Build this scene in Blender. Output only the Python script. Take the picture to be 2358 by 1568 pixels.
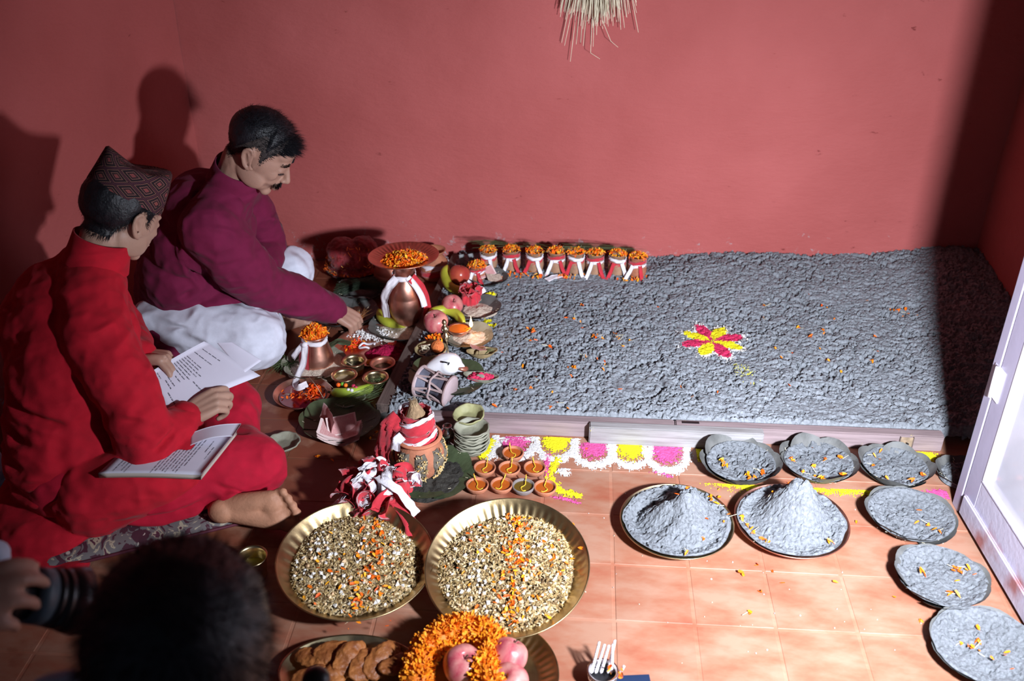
import bpy, bmesh, math, random
import numpy as np
from mathutils import Vector, Matrix, Euler

for o in list(bpy.data.objects): bpy.data.objects.remove(o)
SC = bpy.context.scene
COL = SC.collection
R = math.radians
PI = math.pi

# ---------------------------------------------------------------- camera, world, light, exposure
F_PX, PITCH, YAW, CAM_H = 2292.0, R(30.7), R(4.0), 1.70
cam_d = bpy.data.cameras.new('camera'); cam = bpy.data.objects.new('camera', cam_d); COL.objects.link(cam)
cam.location = (0, 0, CAM_H); cam.rotation_euler = (R(90) - PITCH, 0, YAW)
cam_d.sensor_width = 36; cam_d.lens = F_PX / 2358 * 36; cam_d.clip_start = 0.05
cam_d.dof.use_dof = True; cam_d.dof.focus_distance = 2.75; cam_d.dof.aperture_fstop = 3.2
SC.camera = cam
SC.view_settings.view_transform = 'Standard'; SC.view_settings.look = 'None'
SC.view_settings.gamma = 1; SC.view_settings.exposure = 0.0; SC.view_settings.use_curve_mapping = False

world = bpy.data.worlds.new('world'); SC.world = world; world.use_nodes = True
bgn = world.node_tree.nodes['Background']; bgn.inputs[0].default_value = (0.55, 0.68, 1.0, 1); bgn.inputs[1].default_value = 0.055

# the hand-held video lamp that lights the room: beside the camera, to its right
lamp_d = bpy.data.lights.new('video_lamp', 'AREA'); lamp_d.shape = 'SQUARE'; lamp_d.size = 0.11
lamp_d.energy = 49; lamp_d.spread = R(118); lamp_d.color = (0.88, 0.94, 1.06)
lamp = bpy.data.objects.new('video_lamp', lamp_d); COL.objects.link(lamp)
lamp.location = (0.77, 0.85, 1.01)
lamp.rotation_euler = (Vector((0.50, 2.38, 0.05)) - lamp.location).to_track_quat('-Z', 'Y').to_euler()

# ---------------------------------------------------------------- helpers
def at(px, py, z=0.0):
    """the point at height z in the room seen at pixel (px, py) of the 2358 x 1568 photograph"""
    u = (px - 1179) / F_PX; v = -(py - 784) / F_PX
    c, s = math.cos(PITCH), math.sin(PITCH)
    d = (u, c + v * s, -s + v * c)
    x = d[0] * math.cos(YAW) - d[1] * math.sin(YAW); y = d[0] * math.sin(YAW) + d[1] * math.cos(YAW)
    t = (z - CAM_H) / d[2]
    return Vector((x * t, y * t, z))

def atY(px, py, Y):
    a = at(px, py, 0); d = a - Vector((0, 0, CAM_H)); return Vector((0, 0, CAM_H)) + d * (Y / d.y)

def atD(px, py, D):
    """point at distance D along the view depth"""
    a = at(px, py, 0) - Vector((0, 0, CAM_H))
    v = -(py - 784) / F_PX
    t = 1.0 / (CAM_H / (math.sin(PITCH) - v * math.cos(PITCH)))
    return Vector((0, 0, CAM_H)) + a * t * D

def _h(ix, iy, iz, seed):
    h = (ix.astype(np.int64) * 374761393 + iy.astype(np.int64) * 668265263 + iz.astype(np.int64) * 2147483647 + seed * 1274126177) & 0xFFFFFFFF
    h = ((h ^ (h >> 13)) * 1274126177) & 0xFFFFFFFF
    h = ((h ^ (h >> 16)) * 2246822519) & 0xFFFFFFFF
    return ((h ^ (h >> 15)) & 0xFFFFFF) / float(0xFFFFFF)

def vnoise(x, y, z=None, seed=0):
    """smooth value noise in -1..1 on arrays"""
    x = np.asarray(x, float); y = np.asarray(y, float)
    ix, iy = np.floor(x), np.floor(y); fx, fy = x - ix, y - iy
    fx = fx * fx * (3 - 2 * fx); fy = fy * fy * (3 - 2 * fy)
    def pl(iz):
        a = _h(ix, iy, iz, seed); b = _h(ix + 1, iy, iz, seed); c = _h(ix, iy + 1, iz, seed); d = _h(ix + 1, iy + 1, iz, seed)
        return (a * (1 - fx) + b * fx) * (1 - fy) + (c * (1 - fx) + d * fx) * fy
    if z is None: return pl(np.zeros_like(ix)) * 2 - 1
    z = np.asarray(z, float); iz = np.floor(z); fz = z - iz; fz = fz * fz * (3 - 2 * fz)
    return (pl(iz) * (1 - fz) + pl(iz + 1) * fz) * 2 - 1

def fbm(x, y, z=None, seed=0, octv=3):
    s = 0; a = 1; t = 0
    for k in range(octv):
        s = s + a * vnoise(np.asarray(x) * 2 ** k, np.asarray(y) * 2 ** k, None if z is None else np.asarray(z) * 2 ** k, seed + 7 * k); t += a; a *= 0.5
    return s / t

def worley(x, y, seed=0):
    ix, iy = np.floor(x), np.floor(y); f1 = np.full(x.shape, 9.0); f2 = np.full(x.shape, 9.0); idv = np.zeros(x.shape)
    for dx in (-1, 0, 1):
        for dy in (-1, 0, 1):
            cx, cy = ix + dx, iy + dy
            px = cx + _h(cx, cy, np.zeros_like(cx), seed); py = cy + _h(cx, cy, np.ones_like(cx), seed)
            d = np.hypot(px - x, py - y); r = _h(cx, cy, np.full_like(cx, 2), seed)
            nearer = d < f1
            f2 = np.where(nearer, f1, np.minimum(f2, d)); idv = np.where(nearer, r, idv); f1 = np.where(nearer, d, f1)
    return f1, f2, idv

def smooth01(a, b, x):
    t = np.clip((x - a) / (b - a), 0, 1); return t * t * (3 - 2 * t)

# ---- materials
def _sock(nt, s): return nt.nodes.new(s)
def mat(name, col, rough=0.6, metal=0.0, var=0.12, vscale=20.0, bump=0.0, bscale=60.0, col2=None, spec=0.4, sheen=0.0,
        trans=0.0, coat=0.0, attr=False, sub=0.0, stretch=None, rvar=0.1, thresh=None):
    m = bpy.data.materials.new(name); m.use_nodes = True; nt = m.node_tree; b = nt.nodes['Principled BSDF']
    b.inputs['Roughness'].default_value = rough; b.inputs['Metallic'].default_value = metal
    b.inputs['Specular IOR Level'].default_value = spec
    if sheen: b.inputs['Sheen Weight'].default_value = sheen; b.inputs['Sheen Roughness'].default_value = 0.5
    if trans: b.inputs['Transmission Weight'].default_value = trans
    if coat: b.inputs['Coat Weight'].default_value = coat; b.inputs['Coat Roughness'].default_value = 0.12
    if sub: b.inputs['Subsurface Weight'].default_value = sub; b.inputs['Subsurface Radius'].default_value = (0.01, 0.004, 0.002)
    tc = nt.nodes.new('ShaderNodeTexCoord'); mp = nt.nodes.new('ShaderNodeMapping'); nt.links.new(tc.outputs['Object'], mp.inputs[0])
    if stretch: mp.inputs['Scale'].default_value = stretch
    n = nt.nodes.new('ShaderNodeTexNoise'); n.inputs['Scale'].default_value = vscale; n.inputs['Detail'].default_value = 4
    nt.links.new(mp.outputs[0], n.inputs['Vector'])
    mix = nt.nodes.new('ShaderNodeMix'); mix.data_type = 'RGBA'
    ramp = nt.nodes.new('ShaderNodeMapRange')
    lo, hi = thresh if thresh else (0.3, 0.7)
    ramp.inputs['From Min'].default_value = lo; ramp.inputs['From Max'].default_value = hi
    nt.links.new(n.outputs['Fac'], ramp.inputs['Value']); nt.links.new(ramp.outputs[0], mix.inputs['Factor'])
    c1 = [max(0, c * (1 - var)) for c in col]; c2 = [min(1, c * (1 + var)) for c in col] if col2 is None else list(col2)
    if col2 is not None: c1 = list(col)
    mix.inputs['A'].default_value = (*c1, 1); mix.inputs['B'].default_value = (*c2, 1)
    out = mix.outputs['Result']
    if attr:
        at_ = nt.nodes.new('ShaderNodeAttribute'); at_.attribute_name = 'Col'
        mm = nt.nodes.new('ShaderNodeMix'); mm.data_type = 'RGBA'; mm.blend_type = 'MULTIPLY'; mm.inputs['Factor'].default_value = 1
        nt.links.new(out, mm.inputs['A']); nt.links.new(at_.outputs['Color'], mm.inputs['B']); out = mm.outputs['Result']
    nt.links.new(out, b.inputs['Base Color'])
    if rvar:
        mr = nt.nodes.new('ShaderNodeMapRange'); mr.inputs['To Min'].default_value = max(0.02, rough - rvar); mr.inputs['To Max'].default_value = min(1, rough + rvar)
        nt.links.new(n.outputs['Fac'], mr.inputs['Value']); nt.links.new(mr.outputs[0], b.inputs['Roughness'])
    if bump:
        n2 = nt.nodes.new('ShaderNodeTexNoise'); n2.inputs['Scale'].default_value = bscale; n2.inputs['Detail'].default_value = 5
        nt.links.new(mp.outputs[0], n2.inputs['Vector'])
        bp = nt.nodes.new('ShaderNodeBump'); bp.inputs['Strength'].default_value = bump; bp.inputs['Distance'].default_value = 0.004
        nt.links.new(n2.outputs['Fac'], bp.inputs['Height']); nt.links.new(bp.outputs[0], b.inputs['Normal'])
    return m

def N(nt, kind, **kw):
    n = nt.nodes.new(kind)
    for k, v in kw.items(): setattr(n, k, v)
    return n

# ---- objects
def tag(o, label=None, cat=None, group=None, kind=None):
    if label: o['label'] = label
    if cat: o['category'] = cat
    if group: o['group'] = group
    if kind: o['kind'] = kind
    return o

def thing(name, label, cat, loc=(0, 0, 0), rot=(0, 0, 0), group=None, kind=None):
    o = bpy.data.objects.new(name, None); COL.objects.link(o); o.empty_display_size = 0.02
    o.location = loc; o.rotation_euler = rot
    return tag(o, label, cat, group, kind)

def link(name, me, parent=None, loc=None, rot=None):
    o = bpy.data.objects.new(name, me); COL.objects.link(o)
    if parent is not None: o.parent = parent
    if loc is not None: o.location = loc
    if rot is not None: o.rotation_euler = rot
    return o

def mesh(name, V, Fc, m, smooth=True, col=None, mi=None):
    me = bpy.data.meshes.new(name)
    if isinstance(V, np.ndarray) and isinstance(Fc, np.ndarray):
        me.vertices.add(len(V)); me.vertices.foreach_set('co', V.astype(np.float32).ravel())
        k = Fc.shape[1]
        me.loops.add(Fc.size); me.loops.foreach_set('vertex_index', Fc.astype(np.int32).ravel())
        me.polygons.add(len(Fc)); me.polygons.foreach_set('loop_start', np.arange(0, Fc.size, k, dtype=np.int32))
        me.update(calc_edges=True)
    else:
        me.from_pydata([tuple(v) for v in V], [], [tuple(int(i) for i in f) for f in Fc])
    ms = m if isinstance(m, (list, tuple)) else [m]
    for x in ms: me.materials.append(x)
    if mi is not None: me.polygons.foreach_set('material_index', np.asarray(mi, dtype=np.int32))
    me.polygons.foreach_set('use_smooth', np.full(len(me.polygons), smooth))
    if col is not None:
        a = me.color_attributes.new('Col', 'FLOAT_COLOR', 'POINT')
        c = np.ones((len(me.vertices), 4), np.float32); c[:, :3] = col; a.data.foreach_set('color', c.ravel())
    me.update(); return me

def ob(name, V, Fc, m, parent=None, loc=None, rot=None, **kw):
    return link(name, mesh(name, V, Fc, m, **kw), parent, loc, rot)

class MB:
    """collects shapes into one mesh"""
    def __init__(s): s.v = []; s.f = []
    def add(s, V, Fc):
        k = len(s.v); s.v.extend([tuple(v) for v in V]); s.f.extend([tuple(int(i) + k for i in f) for f in Fc]); return s
    def build(s, name, m, parent=None, **kw): return ob(name, s.v, s.f, m, parent, **kw)

def xf(V, loc=(0, 0, 0), rot=(0, 0, 0), sc=(1, 1, 1)):
    Mx = Matrix.LocRotScale(Vector(loc), Euler(rot), Vector(sc)); return [tuple(Mx @ Vector(v)) for v in V]

def lathe(prof, n=40, wob=None):
    """prof: list of (r, z); closed at r=0 ends"""
    V = []; Fc = []; rows = []
    for i, (r, z) in enumerate(prof):
        if r < 1e-6: rows.append([len(V)]); V.append((0, 0, z))
        else:
            row = []
            for k in range(n):
                a = 2 * PI * k / n; rr, zz = (r, z) if wob is None else wob(r, z, a, i)
                row.append(len(V)); V.append((rr * math.cos(a), rr * math.sin(a), zz))
            rows.append(row)
    for i in range(len(rows) - 1):
        A, B = rows[i], rows[i + 1]
        for k in range(n):
            k2 = (k + 1) % n
            if len(A) == 1 and len(B) == 1: continue
            if len(A) == 1: Fc.append((A[0], B[k2], B[k]))
            elif len(B) == 1: Fc.append((A[k], A[k2], B[0]))
            else: Fc.append((A[k], A[k2], B[k2], B[k]))
    return V, Fc

def tube(pts, rad, n=8, cap=True, ell=None):
    pts = [Vector(p) for p in pts]
    if not hasattr(rad, '__len__'): rad = [rad] * len(pts)
    V = []; Fc = []
    t0 = (pts[1] - pts[0]).normalized(); u = t0.orthogonal().normalized()
    for i, p in enumerate(pts):
        t = (pts[min(i + 1, len(pts) - 1)] - pts[max(i - 1, 0)]).normalized()
        u = (u - t * u.dot(t)).normalized(); w = t.cross(u)
        for k in range(n):
            a = 2 * PI * k / n; V.append(tuple(p + (u * math.cos(a) + w * math.sin(a)) * rad[i]))
    for i in range(len(pts) - 1):
        for k in range(n):
            k2 = (k + 1) % n; Fc.append((i * n + k, i * n + k2, (i + 1) * n + k2, (i + 1) * n + k))
    if cap:
        Fc.append(tuple(range(n - 1, -1, -1))); Fc.append(tuple((len(pts) - 1) * n + k for k in range(n)))
    return V, Fc

def spline(pts, n=6):
    """Catmull-Rom through pts"""
    P = [np.array(p, float) for p in pts]; P = [2 * P[0] - P[1]] + P + [2 * P[-1] - P[-2]]; out = []
    for i in range(1, len(P) - 2):
        for k in range(n):
            t = k / n; a, b, c, d = P[i - 1:i + 3]
            out.append(0.5 * ((2 * b) + (c - a) * t + (2 * a - 5 * b + 4 * c - d) * t * t + (3 * b - a - 3 * c + d) * t ** 3))
    out.append(P[-2]); return out

def box(sx, sy, sz, bev=0.0, loc=(0, 0, 0), rot=(0, 0, 0)):
    bm = bmesh.new(); bmesh.ops.create_cube(bm, size=1)
    for v in bm.verts: v.co = Vector((v.co.x * sx, v.co.y * sy, v.co.z * sz))
    if bev: bmesh.ops.bevel(bm, geom=bm.edges[:], offset=bev, segments=2 if bev > 0.002 else 1, affect='EDGES', clamp_overlap=True)
    bm.verts.ensure_lookup_table()
    V = [tuple(v.co) for v in bm.verts]; Fc = [tuple(v.index for v in f.verts) for f in bm.faces]; bm.free()
    return xf(V, loc, rot), Fc

def ribbon(pts, width, up=(0, 0, 1), tw=None, th=0.0012, n=6, crinkle=0.0, seed=0, cols=4):
    """a strip of cloth along a spline; tw: twist in radians at each control point"""
    rnd = random.Random(seed); m = len(pts)
    cp = [tuple(p) + ((tw[i] if tw else 0.0),) for i, p in enumerate(pts)]
    S = spline(cp, n); V = []; Fc = []; up = Vector(up)
    L = len(S)
    for i, q in enumerate(S):
        p = Vector(q[:3]); t = (Vector(S[min(i + 1, L - 1)][:3]) - Vector(S[max(i - 1, 0)][:3])).normalized()
        s = t.cross(up)
        if s.length < 0.1: s = t.cross(Vector((0.3, 1, 0)))
        s.normalize(); s = Matrix.Rotation(q[3], 3, t) @ s; nn = t.cross(s)
        for sd in (1, -1):
            for k in range(cols + 1):
                w = (k / cols - 0.5) * width
                c = crinkle * math.sin(k * 2.1 + i * 0.7 + seed) + crinkle * 0.5 * math.sin(k * 4.3 - i * 1.3)
                V.append(tuple(p + s * w + nn * (c + sd * th / 2)))
    r = 2 * (cols + 1)
    for i in range(L - 1):
        for k in range(cols):
            a = i * r + k; Fc.append((a, a + 1, a + r + 1, a + r)); b = a + cols + 1; Fc.append((b, b + r, b + r + 1, b + 1))
        for (a, b) in ((0, cols + 1), (cols, 2 * cols + 1)): Fc.append((i * r + a, i * r + b, (i + 1) * r + b, (i + 1) * r + a))
    return V, Fc

def grid_faces(nx, ny):
    i = np.arange(nx * ny).reshape(ny, nx)
    return np.stack([i[:-1, :-1], i[:-1, 1:], i[1:, 1:], i[1:, :-1]], -1).reshape(-1, 4)

def blob(prims, voxel=0.005, sm=6, disp=None, keep=None):
    """prims: ('t', pts, radii[, flatten]) tapered tubes and ('e', centre, radii, rot) ellipsoids -> one continuous skin (V, F)"""
    b = MB()
    for p in prims:
        if p[0] == 't':
            pts, rad = p[1], p[2]
            P = spline([tuple(q) + (r,) for q, r in zip(pts, rad)], 5) if len(pts) > 2 else [np.array(tuple(q) + (r,)) for q, r in zip(pts, rad)]
            V, Fc = tube([q[:3] for q in P], [max(q[3], 0.001) for q in P], 16); b.add(V, Fc)
            for q in (P[0], P[-1]):
                V, Fc = sphere(q[:3], q[3] * 0.995, 14, 10); b.add(V, Fc)
        else:
            V, Fc = sphere((0, 0, 0), 1, 24, 16); rot = p[3] if len(p) > 3 else (0, 0, 0)
            if isinstance(rot, Matrix): V = [tuple(Vector(p[1]) + rot @ Vector((v[0] * p[2][0], v[1] * p[2][1], v[2] * p[2][2]))) for v in V]
            else: V = xf(V, p[1], rot, p[2])
            b.add(V, Fc)
    me = bpy.data.meshes.new('tmp'); me.from_pydata(b.v, [], b.f); o = bpy.data.objects.new('tmp', me); COL.objects.link(o)
    r = o.modifiers.new('r', 'REMESH'); r.mode = 'VOXEL'; r.voxel_size = voxel
    if sm: s = o.modifiers.new('s', 'SMOOTH'); s.iterations = sm; s.factor = 0.5
    dg = bpy.context.evaluated_depsgraph_get(); m2 = bpy.data.meshes.new_from_object(o.evaluated_get(dg))
    n = len(m2.vertices); V = np.empty(n * 3, np.float32); m2.vertices.foreach_get('co', V); V = V.reshape(-1, 3).astype(float)
    Nn = np.empty(n * 3, np.float32); m2.vertices.foreach_get('normal', Nn); Nn = Nn.reshape(-1, 3).astype(float)
    q = np.empty(len(m2.loops), np.int32); m2.loops.foreach_get('vertex_index', q); Fc = q.reshape(-1, 4)
    bpy.data.objects.remove(o); bpy.data.meshes.remove(me); bpy.data.meshes.remove(m2)
    if disp is not None: V = V + Nn * disp(V, Nn)[:, None]
    return V, Fc

def sphere(c, r, nu=16, nv=10):
    V = [(c[0], c[1], c[2] - r)]; Fc = []
    for i in range(1, nv):
        p = -PI / 2 + PI * i / nv
        for k in range(nu):
            a = 2 * PI * k / nu; V.append((c[0] + r * math.cos(p) * math.cos(a), c[1] + r * math.cos(p) * math.sin(a), c[2] + r * math.sin(p)))
    V.append((c[0], c[1], c[2] + r)); top = len(V) - 1
    for k in range(nu):
        k2 = (k + 1) % nu; Fc.append((0, 1 + k2, 1 + k)); Fc.append((top, 1 + (nv - 2) * nu + k, 1 + (nv - 2) * nu + k2))
        for i in range(nv - 2): a = 1 + i * nu; Fc.append((a + k, a + k2, a + nu + k2, a + nu + k))
    return V, Fc

def folds(curves):
    """displacement along the normal: curves = [(pts, width, depth)], negative depth = crease, positive = ridge"""
    CC = []
    for pts, w, d in curves:
        S = np.array(spline([tuple(p) for p in pts], 6)) if len(pts) > 2 else np.array([np.array(pts[0]) * (1 - t) + np.array(pts[1]) * t for t in np.linspace(0, 1, 8)])
        CC.append((S, w, d))
    def f(V):
        out = np.zeros(len(V))
        for S, w, d in CC:
            lo, hi = S.min(0) - 3 * w, S.max(0) + 3 * w
            idx = np.where(np.all((V > lo) & (V < hi), axis=1))[0]
            if not len(idx): continue
            P = V[idx]; best = np.full(len(idx), 9.0); tt = np.zeros(len(idx))
            for i in range(len(S) - 1):
                a, b = S[i], S[i + 1]; ab = b - a; t = np.clip(((P - a) @ ab) / max(ab @ ab, 1e-12), 0, 1)
                dd = np.linalg.norm(P - (a + t[:, None] * ab), axis=1); m = dd < best; best = np.where(m, dd, best); tt = np.where(m, (i + t) / (len(S) - 1), tt)
            env = np.sin(np.clip(tt, 0.02, 0.98) * PI) ** 0.5
            out[idx] += d * env * (np.exp(-(best / w) ** 2) - 0.45 * np.exp(-((best - 1.6 * w) / w) ** 2))
        return out
    return f

def copy_tree(o, parent=None):
    c = o.copy(); COL.objects.link(c)
    if parent is not None: c.parent = parent
    for ch in list(o.children):
        copy_tree(ch, c)
    return c

# scattered bits as one mesh (stuff)
def petal_shape(rnd, s):
    L = s * rnd.uniform(0.7, 1.2); w = L * rnd.uniform(0.35, 0.6); c = rnd.uniform(0.1, 0.45) * L
    V = [(-L / 2, 0, 0), (-L * 0.1, w / 2, c * 0.6), (L * 0.42, w * 0.42, c), (L / 2, 0, c * 0.7), (L * 0.42, -w * 0.42, c), (-L * 0.1, -w / 2, c * 0.6), (0, 0, c * 0.2)]
    return V, [(0, 6, 1), (1, 6, 2), (2, 6, 3), (3, 6, 4), (4, 6, 5), (5, 6, 0)]

ORANGE = [(1.0, 0.22, 0.01), (1.0, 0.30, 0.01), (0.95, 0.16, 0.01), (1.0, 0.42, 0.02), (0.9, 0.12, 0.005)]
def bits(name, n, place, m, size=0.012, cols=ORANGE, parent=None, seed=1, shape='petal', tilt=0.6, straws=0, loc=None):
    """n little pieces put where place(rnd) -> (x, y, z) says"""
    rnd = random.Random(seed); V = []; Fc = []; C = []
    for i in range(n + straws):
        x, y, z = place(rnd)
        if i >= n:
            L = size * rnd.uniform(1, 1.8); a = rnd.uniform(0, 2 * PI); el = rnd.uniform(-0.1, 0.9); w = 0.0006
            dx, dy, dz = L * math.cos(a) * math.cos(el), L * math.sin(a) * math.cos(el), L * math.sin(el)
            v = [(x - w, y, z), (x + w, y, z), (x, y + w * 1.5, z + w), (x + dx, y + dy, z + dz)]; f = [(0, 1, 3), (1, 2, 3), (2, 0, 3)]; c = (0.75, 0.68, 0.42)
        else:
            c = rnd.choice(cols); k = rnd.uniform(0.8, 1.15); c = [min(1, q * k) for q in c]
            rot = (rnd.gauss(0, tilt), rnd.gauss(0, tilt), rnd.uniform(0, 2 * PI))
            if shape == 'petal': v, f = petal_shape(rnd, size); v = xf(v, (x, y, z), rot)
            elif shape == 'grain':
                s = size * rnd.uniform(0.8, 1.2); v = [(-s / 2, 0, 0), (0, s * .2, 0), (0, 0, s * .17), (0, -s * .2, 0), (0, 0, -s * .17), (s / 2, 0, 0)]
                f = [(0, 2, 1), (0, 3, 2), (0, 4, 3), (0, 1, 4), (5, 1, 2), (5, 2, 3), (5, 3, 4), (5, 4, 1)]; v = xf(v, (x, y, z), rot)
            else:
                s = size * rnd.uniform(0.6, 1.2) / 2; v = [(s * rnd.uniform(.7, 1.2) * q[0], s * rnd.uniform(.7, 1.2) * q[1], s * rnd.uniform(.7, 1.2) * q[2]) for q in ((1, 0, 0), (0, 1, 0), (-1, 0, 0), (0, -1, 0), (0, 0, 1), (0, 0, -1))]
                f = [(0, 1, 4), (1, 2, 4), (2, 3, 4), (3, 0, 4), (1, 0, 5), (2, 1, 5), (3, 2, 5), (0, 3, 5)]; v = xf(v, (x, y, z), rot)
        k = len(V); V.extend(v); Fc.extend([tuple(i_ + k for i_ in q) for q in f]); C.extend([c] * len(v))
    o = ob(name, V, Fc, m, parent, loc, smooth=False, col=np.array(C)); o['kind'] = 'stuff'; return o

def disc_place(cx, cy, z, rx, ry=None, h=0.0, pw=0.5):
    ry = ry or rx
    def f(rnd):
        a = rnd.uniform(0, 2 * PI); q = rnd.random() ** pw
        return (cx + rx * q * math.cos(a), cy + ry * q * math.sin(a), z + h * (1 - q * q) * rnd.uniform(0.75, 1.0))
    return f

# ---- shared materials
MT = {}
MT['brass'] = mat('brass', (0.50, 0.37, 0.19), 0.36, 1.0, 0.15, 25, 0.15, 60)
MT['gold'] = mat('bright_brass', (0.66, 0.54, 0.32), 0.30, 1.0, 0.1, 30)
MT['copper'] = mat('copper', (0.70, 0.36, 0.27), 0.36, 1.0, 0.15, 22, 0.1, 50)
MT['copper_dull'] = mat('copper_tarnished', (0.55, 0.22, 0.15), 0.42, 0.75, 0.2, 22, 0.15, 50)
MT['silver'] = mat('steel', (0.72, 0.70, 0.68), 0.22, 1.0, 0.1, 25)
MT['clay'] = mat('terracotta', (0.40, 0.15, 0.08), 0.75, 0, 0.2, 30, 0.35, 150)
MT['clay_pale'] = mat('pale_clay', (0.36, 0.20, 0.12), 0.7, 0, 0.3, 18, 0.3, 150)
MT['clay_grey'] = mat('grey_clay', (0.19, 0.16, 0.15), 0.8, 0, 0.2, 30, 0.35, 150)
MT['petal'] = mat('marigold_petals', (1, 1, 1), 0.55, 0, 0.1, 40, attr=True, spec=0.3)
MT['bits'] = mat('mixed_grains', (0.95, 0.95, 0.95), 0.6, 0, 0.1, 60, attr=True, spec=0.35)
MT['powder'] = mat('powder', (1, 1, 1), 0.95, 0, 0.08, 200, 0.5, 500, attr=True, spec=0.1)
MT['red_cloth'] = mat('red_cloth', (0.50, 0.02, 0.035), 0.8, 0, 0.15, 40, 0.2, 400, sheen=0.3)
MT['white_cloth'] = mat('white_cloth', (0.80, 0.76, 0.80), 0.85, 0, 0.06, 40, 0.25, 300, sheen=0.2)
MT['leaf'] = mat('dry_green_leaf', (0.055, 0.075, 0.035), 0.5, 0, 0.35, 25, 0.4, 60, spec=0.5)
MT['leaf_grey'] = mat('dusty_leaf', (0.10, 0.10, 0.095), 0.6, 0, 0.3, 25, 0.4, 60, spec=0.4)
MT['leaf_pale'] = mat('pale_leaf', (0.245, 0.24, 0.18), 0.6, 0, 0.25, 20, 0.35, 80, spec=0.4)
MT['grass'] = mat('grass_blades', (0.10, 0.15, 0.055), 0.55, 0, 0.3, 30, spec=0.4)
MT['grass_dark'] = mat('dark_grass', (0.035, 0.06, 0.03), 0.55, 0, 0.3, 30, spec=0.4)
MT['straw'] = mat('dry_straw', (0.72, 0.65, 0.47), 0.6, 0, 0.15, 30, spec=0.3)
MT['banana'] = mat('banana_skin', (0.36, 0.42, 0.03), 0.45, 0, 0.18, 18, 0.08, 60, col2=(0.52, 0.52, 0.05), spec=0.45)
MT['stem_dark'] = mat('fruit_stem', (0.05, 0.035, 0.015), 0.7)
MT['oil'] = mat('orange_oil', (0.42, 0.09, 0.01), 0.08, 0, 0.1, 15, coat=0.6)
MT['note'] = mat('banknote_paper', (0.55, 0.26, 0.26), 0.7, 0, 0.0, 60, col2=(0.70, 0.42, 0.40))
MT['skin'] = mat('skin', (0.40, 0.225, 0.165), 0.5, 0, 0.10, 14, 0.12, 220, spec=0.35, sub=0.08)
MT['skin2'] = mat('skin_tan', (0.43, 0.26, 0.19), 0.48, 0, 0.10, 14, 0.12, 220, spec=0.35, sub=0.08)
MT['sole'] = mat('skin_sole', (0.46, 0.22, 0.13), 0.6, 0, 0.15, 30, 0.25, 160, spec=0.3)
MT['hair'] = mat('black_hair', (0.010, 0.010, 0.013), 0.45, 0, 0.3, 60, 0.5, 200, spec=0.45)
MT['black'] = mat('black_plastic', (0.012, 0.012, 0.014), 0.35, 0, 0.1, 30)
MT['red_powder'] = mat('red_powder', (0.33, 0.010, 0.05), 0.95, 0, 0.25, 60, 0.7, 250, spec=0.1)
MT['rice'] = mat('rice_grains', (0.62, 0.52, 0.42), 0.7, 0, 0.2, 160, 0.8, 300, spec=0.2)
# ================================================================= the room
WY = 3.42                    # back wall
CORN = (-1.40, WY)
LW = (-2.20, 0.2)            # the left wall splays outwards towards the camera
RX = 1.47                    # right wall

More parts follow.
